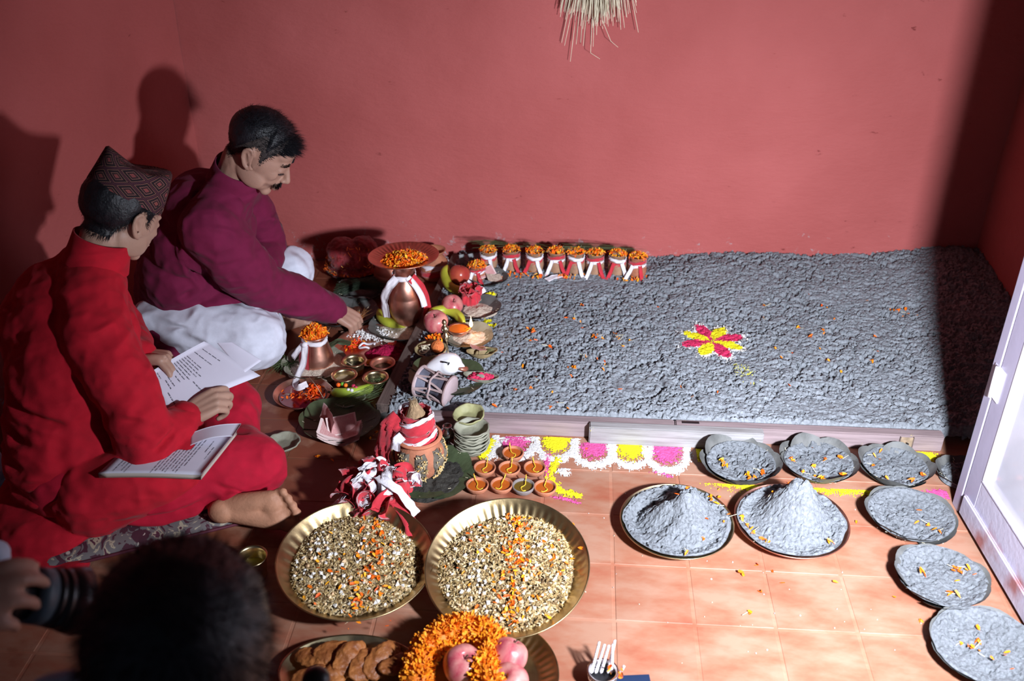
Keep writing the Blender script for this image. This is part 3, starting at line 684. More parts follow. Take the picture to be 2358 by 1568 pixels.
def heap(name, R_, h, m, seed=0, sy=1.0, n=56, rough=0.004, fr=60, pw=1.6, parent=None, loc=(0, 0, 0), skew=(0, 0), edge=0.12, flat=None):
    """a heap of loose stuff on a disc"""
    nr = n // 2; r, a = np.meshgrid(np.linspace(0, 1, nr), np.linspace(0, 2 * PI, n * 2, endpoint=False)); r = r ** 0.85
    ee = 1 + edge * fbm(np.cos(a) * 2, np.sin(a) * 2, seed=seed)
    x = R_ * r * np.cos(a) * ee; y = R_ * sy * r * np.sin(a) * ee
    d = np.hypot(x / R_ - skew[0], (y / R_ / sy) - skew[1])
    z = h * np.clip(1 - r, 0, 1) ** pw if flat is None else h * (1 - r ** flat)
    if skew != (0, 0): z = h * np.clip(1 - d / (1 + 0.25), 0, 1) ** pw * smooth01(1.0, 0.85, r)
    env = smooth01(1.0, 0.9, r)
    z = z + env * rough * (0.6 * vnoise(x * fr, y * fr, seed=seed) + 0.4 * vnoise(x * fr * 3, y * fr * 3, seed=seed + 1) + 0.6 * vnoise(x * fr * .3, y * fr * .3, seed=seed + 2)) + env * rough
    V = np.stack([x, y, z], -1).reshape(-1, 3); A = n * 2
    i = np.arange(A)[:, None] * nr + np.arange(nr - 1)[None, :]; j = ((np.arange(A) + 1) % A)[:, None] * nr + np.arange(nr - 1)[None, :]
    Fc = np.stack([i, i + 1, j + 1, j], -1).reshape(-1, 4)
    return ob(name, V, Fc, m, parent, loc)

def sand_fill(label, loc, R_, h, seed, sy=1.0, rot=0.0, peak=None, petals=6, name='sand_heap', n=150, dent=True, flatp=2.5, ridge=None, lift=None):
    nr = n; r, a = np.meshgrid(np.linspace(0, 1, nr), np.linspace(0, 2 * PI, n * 3, endpoint=False))
    ee = 1 + 0.035 * fbm(np.cos(a) * 2.5, np.sin(a) * 2.5, seed=seed, octv=3)
    x = R_ * r * np.cos(a) * ee; y = R_ * sy * r * np.sin(a) * ee
    env = smooth01(1.0, 0.93, r)
    if peak:
        px, py, pk = peak; d = np.hypot(x / R_ - px, y / R_ / sy - py); z = h * (1 - r ** 3) * 0.35 + pk * (np.exp(-(d / 0.50) ** 1.7) * (1 + .22 * fbm(x * 22 + seed, y * 22, seed=seed, octv=3)) - .06 * np.exp(-(d / .07) ** 2)) * env
        if ridge: z = z - ridge * np.exp(-((np.hypot(x / R_ + 0.42, y / R_ - 0.08) - 0.34) / 0.12) ** 2) * env
    else: z = h * (1 - r ** flatp)
    z = z + env * (crumb(x * .85 + seed, y * .85, seed, 0.8) if not peak else (crumb(x + seed, y, seed, 0.62)))
    if dent:
        for k in range(3):
            q = random.Random(seed + k); cx, cy = q.uniform(-.35, .35) * R_, q.uniform(-.3, .3) * R_; an = q.uniform(0.6, 1.6); u = (x - cx) * math.cos(an) + (y - cy) * math.sin(an); w_ = -(x - cx) * math.sin(an) + (y - cy) * math.cos(an)
            z = z - 0.005 * env * np.exp(-(u / (.22 * R_)) ** 2 - (w_ / (.07 * R_)) ** 2)
    z = np.maximum(z, 0)
    if lift: z = z * (1 if peak else 0.75) + lift(r)
    V = np.stack([x, y, z], -1).reshape(-1, 3); A = n * 3
    i = np.arange(A)[:, None] * nr + np.arange(nr - 1)[None, :]; j = ((np.arange(A) + 1) % A)[:, None] * nr + np.arange(nr - 1)[None, :]
    Fc = np.stack([i, i + 1, j + 1, j], -1).reshape(-1, 4)
    o = ob(name, V, Fc, MASHC if peak else MASHD, None, loc, (0, 0, rot) if not isinstance(rot, tuple) else rot); tag(o, label, 'sand', kind='stuff')
    def zat(xx, yy):
        rr = math.hypot(xx, yy / sy) / R_
        if peak: d = math.hypot(xx / R_ - peak[0], yy / R_ / sy - peak[1]); return h * (1 - rr ** 3) * 0.35 + peak[2] * math.exp(-(d / 0.50) ** 1.7) + .002 + (float(lift(np.array(rr))) if lift else 0)
        return h * (1 - rr ** flatp) * .75 + 0.006 + (float(lift(np.array(rr))) if lift else 0)
    return o, zat

def side(u, v): return 'in the middle' if math.hypot(u, v) < .35 else ('at the left edge' if u < 0 else 'at the right edge') if abs(u) > abs(v) else ('at the far edge' if v > 0 else 'at the near edge')
# single loose marigold petals: each one an object, sharing a few meshes
PM = []
rnd = random.Random(17)
for k in range(8):
    V = []; Fc = []; C = []
    for q in range(1 if k < 4 else rnd.choice((2, 3, 4))):
        v, f = petal_shape(rnd, 0.0115); v = xf(v, (rnd.uniform(-.004, .004) * (k > 3), rnd.uniform(-.004, .004) * (k > 3), 0.001 * q), (rnd.gauss(0, .3), rnd.gauss(0, .3), rnd.uniform(0, 6)))
        c = rnd.choice(ORANGE); kk = len(V); V += v; Fc += [tuple(i + kk for i in ff) for ff in f]; C += [c] * len(v)
    if k in (2, 5, 7):
        v, f = box(0.016, 0.0008, 0.0006); kk = len(V); V += xf(v, (0.010, 0, 0.001), (0, -.15, .4)); Fc += [tuple(i + kk for i in ff) for ff in f]; C += [(0.8, 0.75, 0.5)] * len(v)
    PM.append(mesh('petal', V, Fc, MT['petal'], smooth=False, col=np.array(C)))
def petal(x, y, z, label, group, rnd, s=1.0):
    o = link('marigold_petal', rnd.choice(PM), None, (x, y, z + 0.0015), (rnd.gauss(0, .25), rnd.gauss(0, .25), rnd.uniform(0, 6.28))); s *= rnd.uniform(0.8, 1.35); o.scale = (s, s, s); k = PM.index(o.data); label = (['short', 'curled', 'stemmed', 'narrow', 'loose orange', 'stemmed orange', 'tight orange', 'trailing orange'][k] + (' petal clump' if k > 3 else ' orange petal')) if 0 else ('orange petal clump' if k > 3 else 'single orange petal') + (' ' + label).split(' petal', 1)[1]
    return tag(o, label, 'petal', group)

# ---- the two brass thalis of barley
def grain_thali(px, py, tiltx, tilty, label, glabel, seed, Rr=0.186, lift=0.03, flutes=46, tint=None):
    c = at(px, py, lift); t = thali(label, (c.x, c.y, lift), Rr, 0.030, MT['brass'], (tiltx, tilty, 0), flutes, 'brass_thali', base=0.80)
    V, Fc = lathe([(0, -0.004), (0.09, -0.004), (0.10, -0.012), (0.10, -0.018), (0, -0.018)], 40)
    M0 = Matrix.LocRotScale(c, Euler((tiltx, tilty, 0)), None)
    g = thing('barley_grain_heap', glabel, 'grain', c, (tiltx, tilty, 0), kind='stuff')
    g2 = heap('grain_base', Rr * 0.83, 0.016, mat('barley_base', (0.16, 0.11, 0.055), 0.8, 0, .3, 200, .8, 400), seed, rough=0.002, flat=4, loc=(0, 0, 0.004)); 
    bpy.data.objects.remove(g)
    me = g2.data; bpy.data.objects.remove(g2)
    g = link('barley_grain_heap', me, None, c, (tiltx, tilty, 0)); tag(g, glabel, 'grain', kind='stuff')
    BAR = [(0.46, 0.32, 0.13), (0.58, 0.42, 0.20), (0.36, 0.23, 0.09), (0.74, 0.60, 0.36), (0.20, 0.12, 0.05)]
    def pl(rn, R0=Rr * 0.84):
        a = rn.uniform(0, 2 * PI); q = math.sqrt(rn.random()); r = R0 * q * (1 + 0.04 * math.sin(3 * a + seed)); return (r * math.cos(a), r * math.sin(a), 0.006 + 0.017 * (1 - q ** 4) + rn.uniform(0, 0.0045))
    o = bits('barley_grains', 6200, pl, MT['bits'], 0.0120, BAR, g, seed, 'grain', 0.45)
    def pl2(rn):
        a = rn.uniform(0, 2 * PI); q = math.sqrt(rn.random()); r = Rr * 0.8 * q; return (r * math.cos(a), r * math.sin(a), 0.012 + 0.017 * (1 - q ** 4))
    bits('white_corn_kernels', 170, pl2, MT['bits'], 0.0115, [(0.85, 0.80, 0.72), (0.9, 0.62, 0.35), (0.88, 0.85, 0.8)], g, seed + 1, 'chunk', 0.5)
    def pl3(rn):
        u, v = rn.gauss(0, 0.35), rn.gauss(0, 0.055) if rn.random() < 0.6 else rn.gauss(0, 0.3)
        if seed == 2: x, y = 0.2 * Rr + v * Rr * 1.6, u * Rr * 1.4 - 0.03
        else: x, y = v * Rr * 1.5 + 0.02, u * Rr * 1.4
        r = min(1, math.hypot(x, y) / (Rr * .84))
        if r >= 1: x *= .7; y *= .7; r = .8
        return (x, y, 0.0135 + 0.017 * (1 - r ** 4))
    bits('scattered_marigold_petals', 230 if seed == 5 else 160, pl3, MT['petal'], 0.0125, ORANGE, g, seed + 2, 'petal', 0.5, straws=25)
    return t
grain_thali(820, 1305, R(5), R(3), 'brass thali with fluted rim under the crumpled red and white cloth', 'barley and marigold petals in the thali beside the bare foot', 2, Rr=0.180, lift=0.045, flutes=40)
grain_thali(1169, 1318, R(13), R(-2), 'larger round brass thali standing right of the thali with the cloth', 'barley, corn and petals in the brass thali below the clay lamps', 5, Rr=0.187, lift=0.055, flutes=56)

# ---- two thalis with sand cones
def sand_thali(px, py, Rr, m, label, slabel, seed, peak, ridge=None):
    c = at(px, py, 0.012); thali(label, (c.x, c.y, 0.001), Rr, 0.032, m, base=0.70, roll=0.002)
    return sand_fill(slabel, (c.x, c.y, 0.006), Rr * 0.95, 0.020, seed, peak=peak, n=130, dent=False, ridge=ridge, lift=lambda r: 0.004 + 0.032 * np.clip((r * .95 - .70) / .30, 0, 1) ** 1.25), c
(sa, za), ca = sand_thali(1557, 1213, 0.141, MT['gold'], 'steel-bright thali with thin rim holding the left sand cone', 'left cone of pale grey sand, hollow on its left side', 31, (0.12, 0.15, 0.098), 0.014)
(sb_, zb), cb = sand_thali(1820, 1212, 0.140, MT['copper'], 'copper-rimmed thali holding the taller sand cone', 'taller cone of pale grey sand with petals on its left rim', 37, (0.08, 0.18, 0.122))
rnd = random.Random(5)
for (q, z_, pts) in ((ca, za, [(.2, .35), (.85, -.05), (.1, -.92), (-.05, .1), (.65, .55), (.75, .42), (.95, .1), (.5, -.15), (.42, -.5)]),
                  (cb, zb, [(-.92, -.1), (-.85, -.22), (-.8, -.35), (-.86, -.3), (-.78, -.42), (-.55, -.62), (-.62, -.55), (-.5, -.6), (.6, -.6), (-.3, .4), (-.9, 0.0), (-.1, .35)])):
    for (u, v) in pts:
        x, y = u * .135, v * .135; petal(q.x + x, q.y + y, 0.008 + z_(x, y), 'x petal ' + side(u, v) + ' of the %s sand cone' % ('left' if q is ca else 'taller'), 'petals on the %s sand cone' % ('left' if q is ca else 'taller'), rnd, 1.1)

# ---- leaf plates filled with sand, round the right side
LP = [(1706, 1066, 0.108, 0.80, 'leftmost leaf plate of grey sand in the row before the beam', 51, 'below the square-ended plank'),
      (1885, 1066, 0.106, 0.82, 'middle leaf plate of grey sand in the row before the beam', 52, 'between two others in front of the beam'),
      (2062, 1076, 0.098, 0.86, 'smaller leaf plate of grey sand under the beam end with the square inlay', 53, 'under the beam end'),
      (2096, 1188, 0.113, 0.95, 'leaf plate of grey sand touching the foot of the door post', 54, 'beside the foot of the door post'),
      (2166, 1330, 0.110, 1.0, 'leaf plate of grey sand with a cluster of petals, along the door leaf', 55, 'halfway down the door leaf'),
      (2272, 1492, 0.124, 1.0, 'largest leaf plate of grey sand, cut by the bottom right corner of the picture', 56, 'in the bottom right corner')]
PP = {0: [(-.55, -.05), (-.5, -.12), (-.58, .1), (.1, -.7), (.35, -.75), (.55, -.55), (.6, -.45), (-.45, -.2)],
      1: [(-.85, 0.05), (-.8, .0), (.7, .35), (.75, .25), (.2, .1), (-.2, -.2), (-.6, -.55), (-.25, -.75), (-.1, -.8), (0, -.85), (.6, -.6), (-.05, .75)],
      2: [(-.6, .55), (-.3, .8), (-.45, .4), (.75, -.55), (.8, -.5), (-.5, -.75), (.3, -.9), (-.75, 0)],
      3: [(.3, .25), (.1, -.3), (.4, -.35), (.6, -.7), (.5, -.55)],
      4: [(-.45, .1), (.75, .3), (.6, .35), (.55, .28), (.8, .35), (.4, -.1), (.05, -.6), (.25, -.6), (.9, .1), (.5, .4), (.45, .32)],
      5: [(0, .6), (-.1, .15), (-.5, .1), (-.4, .05), (-.3, 0), (.3, -.2), (.4, -.1), (-.2, -.1), (.35, -.55), (.0, -.3)]}
for i, (px, py, rr, sy, lab, sd, where) in enumerate(LP):
    c = at(px, py, 0.03)
    leaf_plate(lab, (c.x, c.y, 0.0015), rr, 0.044 if i < 3 else 0.036, 8, MT['leaf_grey'], (0, 0, sd), sd, sy=1.0 if i > 2 else 0.95, flat=0.5)
    s_, zf_ = sand_fill('grey sand heaped in the leaf plate ' + where, (c.x, c.y, 0.0075), rr * (0.86 if i < 3 else 0.93), 0.022 if i < 3 else 0.018, sd, n=84, flatp=3.0, lift=lambda r, q=(0.86 if i < 3 else 0.93), dp=(0.044 if i < 3 else 0.036): dp * np.clip((r * q * 1.03 - .5) / .5, 0, 1) ** 1.6)
    for (u, v) in PP[i]:
        x, y = u * rr * .8, v * rr * .8; petal(c.x + x, c.y + y, 0.009 + zf_(x, y), 'x petal ' + side(u, v) + ' on the sand plate ' + ['leftmost in the row', 'second in the row', 'under the beam end', 'beside the door post', 'halfway down the door', 'in the bottom corner'][i], 'petals on the sand plate ' + where, rnd, 1.15)
c = at(2168, 1083, 0.02); leaf_plate('dark leaf plate of sand in the shadow behind the beam end', (c.x + 0.05, c.y - .01, 0.0015), 0.07, 0.03, 7, MT['leaf_grey'], (0, 0, 1), 61)
sand_fill('grey sand in the shadowed leaf plate by the beam end', (c.x + .05, c.y - .01, 0.008), 0.058, 0.016, 62, n=44)

# ---- oil lamps
def diya(px, py, lab, grey=False, seed=0):
    c = at(px, py, 0.02); t = thing('clay_oil_lamp', lab, 'oil lamp', (c.x, c.y, 0.0005), (0, 0, random.Random(seed).uniform(-.5, .5)), 'clay oil lamps on the floor')
    def wob(r, z, a, i):
        k = 1 + 0.05 * math.exp(-((a - PI * 0.55) / 0.22) ** 2) * (z > 0.012); return r * k, z - (0.0015 if k > 1.02 else 0)
    P = [(0, 0), (0.017, 0), (0.024, 0.006), (0.0285, 0.013), (0.0305, 0.020), (0.0305, 0.0225), (0.0285, 0.0235), (0.0265, 0.022), (0.0245, 0.015), (0.020, 0.009), (0.012, 0.006), (0, 0.005)]
    V, Fc = lathe(P, 40, wob); ob('clay_bowl', V, Fc, MT['clay_grey'] if grey else MT['clay'], t)
    V, Fc = lathe([(0, 0.0165), (0.0255, 0.0165)], 32); ob('oil', V, Fc, MOIL2 if grey else MT['oil'], t)
    w = random.Random(seed * 3 + 1); s = w.uniform(-.003, .003)
    pts = [(0.012 + s, -0.012, .0165), (0.004, -0.016, .017), (-0.004 + s, -0.006, .0175), (0.002, 0.006, .0185), (0.000, 0.018, .021), (-0.002, 0.028, .027), (-0.003, 0.031, 0.033)]
    if w.random() < .4: pts = [(-p[0], p[1], p[2]) for p in pts]
    S = spline(pts, 4); V, Fc = tube(S, [0.0016 + 0.0004 * math.sin(k) for k in range(len(S))], 7); ob('wick', V, Fc, MWICK, t)
    V, Fc = sphere(S[-1], 0.0017, 8, 6); ob('wick_tip', V, Fc, MT['petal_or'], t)
    return t
MOIL2 = mat('olive_oil', (0.12, 0.075, 0.01), 0.08, 0, 0.1, 15, coat=0.6)
MWICK = mat('oiled_cotton_wick', (0.62, 0.40, 0.03), 0.45, 0, 0.15, 60)
MT['petal_or'] = mat('orange_tip', (0.9, 0.25, 0.02), 0.6)
for k, (px, py, lab) in enumerate([(1181, 1043, 'small clay oil lamp at the back, alone nearest the beam'), (1116, 1077, 'left clay oil lamp of the middle row of three'), (1173, 1078, 'clay oil lamp with pinched spout, centre of the middle row'),
        (1231, 1077, 'right clay oil lamp of the middle row, on the yellow powder'), (1099, 1117, 'clay oil lamp at the left end of the front row'), (1155, 1116, 'second clay oil lamp from the left in the front row'),
        (1205, 1119, 'dark grey clay oil lamp with olive oil in the front row'), (1255, 1122, 'clay oil lamp at the right end of the front row')]):
    diya(px, py, lab, k == 6, k + 2)

# ---- empty leaf bowls
def pale_bowl(lab, loc, rr=0.038, h=0.018, rot=(0, 0, 0), m=None, seed=1, group=None):
    t = thing('leaf_bowl', lab, 'bowl', loc, rot, group); m = m or MT['leaf_pale']
    def wob(r, z, a, i):
        k = (z / h) ** 2 if h else 0; return r * (1 + 0.02 * k * math.sin(5 * a + seed) + 0.012 * k * math.sin(13 * a + seed)), z + 0.0012 * k * math.sin(7 * a + seed * 2)
    V, Fc = lathe(bowl_prof(rr, h, 0.62, 0.0022, 0, 0.8), 56, wob); ob('bowl', V, Fc, m, t)
    V, Fc = lathe([(rr - .001, h - .002), (rr + .0018, h - .001), (rr + .0018, h + .0012), (rr - .0012, h + .0014)], 56, lambda r, z, a, i: (r * (1 + 0.02 * math.sin(5 * a + seed) + 0.012 * math.sin(13 * a + seed)), z + 0.0012 * math.sin(7 * a + seed * 2))); ob('folded_rim', V, Fc, m, t)
    return t
c = at(653, 1020, 0.012); pale_bowl('empty pale leaf bowl alone on the floor in front of the knee', (c.x, c.y, 0), 0.046, 0.018)
c = at(1087, 1032, 0.01)
rnd = random.Random(3)
for k in range(10):
    pale_bowl(['bottom pale leaf bowl, on the floor under the nested stack', 'second pale leaf bowl from the bottom of the nested stack', 'third pale leaf bowl from the bottom of the nested stack', 'fourth pale leaf bowl from the bottom of the nested stack', 'fifth pale leaf bowl from the bottom, middle of the nested stack', 'sixth pale leaf bowl up, above the middle of the nested stack', 'fourth pale leaf bowl from the top of the nested stack', 'third pale leaf bowl from the top of the nested stack', 'second pale leaf bowl from the top of the nested stack'][k] if k < 9 else 'topmost pale leaf bowl of the nested stack beside the beam', (c.x + rnd.uniform(-.0015, .0015), c.y + rnd.uniform(-.0015, .0015), 0.0068 * k), 0.0475 + rnd.uniform(-.0012, .0012), 0.022, (rnd.gauss(0, .02), rnd.gauss(0, .02), rnd.uniform(0, 6)), seed=k, group='nested leaf bowls' )
c = at(1081, 948, 0.085); pale_bowl('greenish leaf bowl resting on the beam behind the nested stack', (c.x, c.y - .01, 0.066), 0.044, 0.021, (R(6), R(-3), 0), mat('pale_green_leaf', (0.28, 0.27, 0.13), .6, 0, .25, 25, .3, 80), 4)

# small steel vase
c = at(1030, 1010, 0.03)
t = thing('steel_vase', 'tiny shiny steel vase with round belly beside the nested leaf bowls', 'vase', (c.x, c.y + .01, 0))
V, Fc = lathe([(0, 0), (0.018, 0), (0.017, 0.004), (0.008, 0.010), (0.007, 0.016), (0.014, 0.022), (0.021, 0.033), (0.0225, 0.043), (0.019, 0.054), (0.012, 0.060), (0.011, 0.064), (0.014, 0.067), (0.012, 0.0672), (0.009, 0.062), (0, 0.060)], 36); ob('body', V, Fc, MT['silver'], t)
for zz in (0.036, 0.050): V, Fc = lathe([(0.0222 - abs(zz - .043) * .25, zz - .001), (0.0232 - abs(zz - .043) * .25, zz), (0.0222 - abs(zz - .043) * .25, zz + .001)], 36); ob('ring', V, Fc, MT['silver'], t)
# brass cup at the left of the thali
c = at(581, 1290, 0.05)
t = thing('brass_cup', 'brass cup half full of oil between the foot and the dark head', 'cup', (c.x, c.y, 0))
V, Fc = lathe([(0, 0), (0.026, 0), (0.030, 0.004), (0.029, 0.010), (0.0315, 0.030), (0.0315, 0.034), (0.032, 0.038), (0.032, 0.046), (0.0335, 0.056), (0.0365, 0.061), (0.0375, 0.0635), (0.036, 0.0645), (0.0325, 0.058), (0.031, 0.045), (0.030, 0.02), (0.026, 0.005), (0, 0.004)], 44); ob('body', V, Fc, MT['gold'], t)
V, Fc = lathe([(0, 0.030), (0.0302, 0.030)], 40); ob('oil', V, Fc, mat('yellow_oil', (0.35, 0.28, 0.02), 0.1, coat=.5), t)
# ================================================================= coloured powder patterns
def powder(name, label, x0, y0, x1, y1, fn, m, z=0.0005, res=0.0017, th=0.003, noff=0.0, seed=0, cat='powder', base=None, group=None, colors=None):
    """fn(x, y) -> coverage (>0 inside); cells below the noisy threshold are dropped; the heap has real relief"""
    nx_, ny_ = max(4, int((x1 - x0) / res)), max(4, int((y1 - y0) / res))
    Xg, Yg = np.meshgrid(np.linspace(x0, x1, nx_), np.linspace(y0, y1, ny_))
    c = fn(Xg, Yg) + 0.34 * fbm(Xg * 120, Yg * 120, seed=seed, octv=2) + 0.42 * vnoise(Xg * 430, Yg * 430, seed=seed + 9) + noff
    Zg = np.clip(c, 0, 0.7) * th + 0.0006 * vnoise(Xg * 400, Yg * 400, seed=seed + 5) + z
    if base is not None: Zg = Zg + base(Xg, Yg)
    V = np.stack([Xg, Yg, Zg], -1).reshape(-1, 3); Fq = grid_faces(nx_, ny_)
    k = (c.ravel() > 0.05)[Fq].all(1); Fq = Fq[k]
    if not len(Fq): return None
    used = np.zeros(len(V), bool); used[Fq.ravel()] = True; idx = np.cumsum(used) - 1; V = V[used]; Fq = idx[Fq]
    o = ob(name, V, Fq, m, smooth=True); return tag(o, label, cat, group, 'stuff')
MPK = mat('pink_powder', (0.62, 0.09, 0.27), 0.95, 0, 0.2, 90, 0.6, 300, spec=0.1)
MYL = mat('yellow_powder', (0.80, 0.72, 0.02), 0.95, 0, 0.12, 90, 0.6, 300, spec=0.1)
MWT = mat('white_powder', (0.70, 0.68, 0.66), 0.95, 0, 0.1, 90, 0.6, 300, spec=0.1)
MRS = mat('rose_powder', (0.55, 0.03, 0.10), 0.95, 0, 0.2, 90, 0.6, 300, spec=0.1)
def ell(cx, cy, rx, ry, an=0.0):
    def f(x, y):
        u = (x - cx) * math.cos(an) + (y - cy) * math.sin(an); v = -(x - cx) * math.sin(an) + (y - cy) * math.cos(an)
        return 1.1 * (1 - np.hypot(u / rx, v / ry)) + 0.15
    return f
def stroke(pts, w):
    S = np.array(spline([tuple(p) for p in pts], 8))
    def f(x, y):
        d = np.full(x.shape, 9.0)
        for i in range(len(S) - 1):
            a, b = S[i], S[i + 1]; ab = b - a; t = np.clip(((x - a[0]) * ab[0] + (y - a[1]) * ab[1]) / (ab @ ab), 0, 1)
            d = np.minimum(d, np.hypot(x - a[0] - t * ab[0], y - a[1] - t * ab[1]))
        return 0.75 * (1 - d / w)
    return f
P2 = lambda px, py: tuple(at(px, py, 0))[:2]
SCP = [(1189, 1009, 49, 1056, MPK, 'pink', 'pink powder petal behind the rear clay lamp'), (1281, 1010, 48, 1060, MYL, 'yellow', 'yellow powder petal right of the rear clay lamp'), (1367, 1023, 48, 1073, MPK, 'pink', 'pink powder petal at the left end of the pale plank'),
       (1451, 1027, 48, 1074, MYL, 'yellow', 'yellow powder petal in front of the pale plank'), (1533, 1032, 50, 1086, MPK, 'pink', 'rightmost pink powder petal before the first sand plate')]
SC = []
for i, (px, py, hw, pb_, mm_, nm, lab) in enumerate(SCP):
    c = at(px, py, 0); rx, ry = hw / 820, c.y - at(px, pb_, 0).y; SC.append((c.x, c.y, rx, ry))
    powder(nm + '_powder_patch', lab, c.x - rx, c.y - ry, c.x + rx, c.y + .004, lambda x, y, c=c, rx=rx, ry=ry: 1.7 * (.78 - (np.abs((x - c.x) / rx) ** 2.2 + np.abs((y - c.y) / ry) ** 2.2) ** (1 / 2.2)), mm_, seed=i + 3, th=0.003)
def scallop(x, y):
    out = np.full(x.shape, -1.0)
    for (cx, cy, rx, ry) in SC:
        d = (np.abs((x - cx) / rx) ** 2.2 + np.abs((y - cy) / ry) ** 2.2) ** (1 / 2.2); out = np.maximum(out, np.where(y < cy + 0.012, 0.85 * (1 - np.abs(d - 0.97) / 0.24), -1))
    return out
a_, b__ = at(1120, 1095, 0), at(1600, 1000, 0)
powder('white_powder_outline', 'white powder scallops outlining the pink and yellow petals on the floor', a_.x, a_.y, b__.x, 2.318, scallop, MWT, z=0.0002)
powder('white_powder_outline', 'white powder streaks at the foot of the nested leaf bowls', -.26, 2.18, -.10, 2.318, stroke([P2(1130, 1050), P2(1150, 1020), P2(1180, 1012), P2(1240, 1012)], .022), MWT, z=0.0002, seed=4)
powder('yellow_powder_patch', 'yellow powder smear beside the nested leaf bowls', -.26, 2.15, -.15, 2.318, stroke([P2(1112, 1050), P2(1133, 1018)], .018), MYL, seed=9)
powder('yellow_powder_patch', 'curving yellow powder line right of the clay lamps', -.09, 2.0, .08, 2.26, stroke([P2(1283, 1058), P2(1270, 1085), P2(1268, 1105), P2(1290, 1130), P2(1330, 1142)], .016), MYL, seed=10, th=.004)
powder('pink_powder_patch', 'pink powder stroke inside the yellow line by the clay lamps', -.12, 2.03, .02, 2.24, stroke([P2(1262, 1045), P2(1258, 1075), P2(1262, 1098)], .012), MPK, seed=11)
powder('pink_powder_patch', 'faint pink smudge below the yellow line end', -.06, 1.96, .10, 2.06, stroke([P2(1275, 1143), P2(1330, 1158)], .014), MPK, seed=12, noff=-.2)
powder('white_powder_patch', 'thin white powder smudge right of the yellow line', -.04, 2.08, .05, 2.18, ell(*P2(1298, 1087), .028, .024), MWT, seed=13, noff=-.3)
powder('pink_powder_patch', 'pale pink smear under the rightmost scallop', .18, 2.09, .34, 2.18, stroke([P2(1500, 1082), P2(1545, 1098)], .014), MPK, seed=14, noff=-.25)
powder('yellow_powder_patch', 'yellow powder showing left of the first sand plate', .36, 2.17, .46, 2.292, ell(*P2(1606, 1046), .03, .03), MYL, seed=15)
powder('yellow_powder_patch', 'yellow powder band running below the three sand plates', .32, 2.02, .98, 2.14, stroke([P2(1580, 1078), P2(1640, 1110), P2(1760, 1122), P2(1900, 1128), P2(2010, 1135)], .030), MYL, seed=16, noff=-.22)
powder('yellow_powder_patch', 'yellow powder behind the small sand plate', .92, 2.22, 1.06, 2.322, ell(*P2(2120, 1050), .05, .03), MYL, seed=17)
powder('pink_powder_patch', 'pink powder at the foot of the door post', .90, 2.10, 1.01, 2.20, ell(*P2(2160, 1138), .035, .022), MPK, seed=18)

# ---- the eight-petalled powder flower on the sand
cz = at(1641, 786, 0.055); FB = lambda x, y: bed_h(x, y) * 0.35 + 0.65 * (bz(cz.x, cz.y)) + 0.001
FS = 0.62; FW = .034; FL = .105
def flower_petal(k):
    a = k * PI / 4 + 0.35; L_ = FL * (1.0 if k % 2 == 0 else 0.92); cx, cy = cz.x + math.cos(a) * L_ * .53, cz.y + math.sin(a) * L_ * .53
    return cx, cy, L_ * .42, FW * .56, a
def white(x, y):
    out = 0.9 * (1 - np.hypot((x - cz.x) / .022, (y - cz.y) / .022))
    for k in range(8):
        cx, cy, rx, ry, a = flower_petal(k); u = (x - cx) * math.cos(a) + (y - cy) * math.sin(a); v = -(x - cx) * math.sin(a) + (y - cy) * math.cos(a)
        out = np.maximum(out, 0.9 * (1.5 - np.hypot(u / (rx * 1.05), v / (ry * 1.1))))
    return out * 0.8
fl_ = thing('powder_flower', 'eight-petalled yellow and crimson powder flower with white edges on the grey sand', 'powder flower', (0, 0, 0))
w_ = powder('white_edge', None, cz.x - .13, cz.y - .13, cz.x + .13, cz.y + .13, white, MWT, z=0.0062, base=FB, th=.002, noff=.12); w_.parent = fl_
for k in range(8):
    cx, cy, rx, ry, a = flower_petal(k); f = ell(cx, cy, rx, ry, a)
    o = powder('powder_petal', None, cx - rx * 1.1, cy - rx * 1.1, cx + rx * 1.1, cy + rx * 1.1, (lambda x, y, f=f: f(x, y) * 1.6 + .1), MYL if k % 2 else MRS, z=0.0082, base=FB, th=.003, seed=k, noff=.22)
    o.parent = fl_
for o in fl_.children:
    for kk in ('label', 'category', 'group'):
        if kk in o.keys(): del o[kk]
powder('yellow_powder_patch', 'faint yellow dusting on the sand right of the powder flower', cz.x + .05, 2.52, cz.x + .2, 2.75, ell(*tuple(at(1712, 860, .05))[:2], .035, .07, .3), MYL, base=lambda x, y: bed_h(x, y), z=-0.0035, seed=23, th=.004)

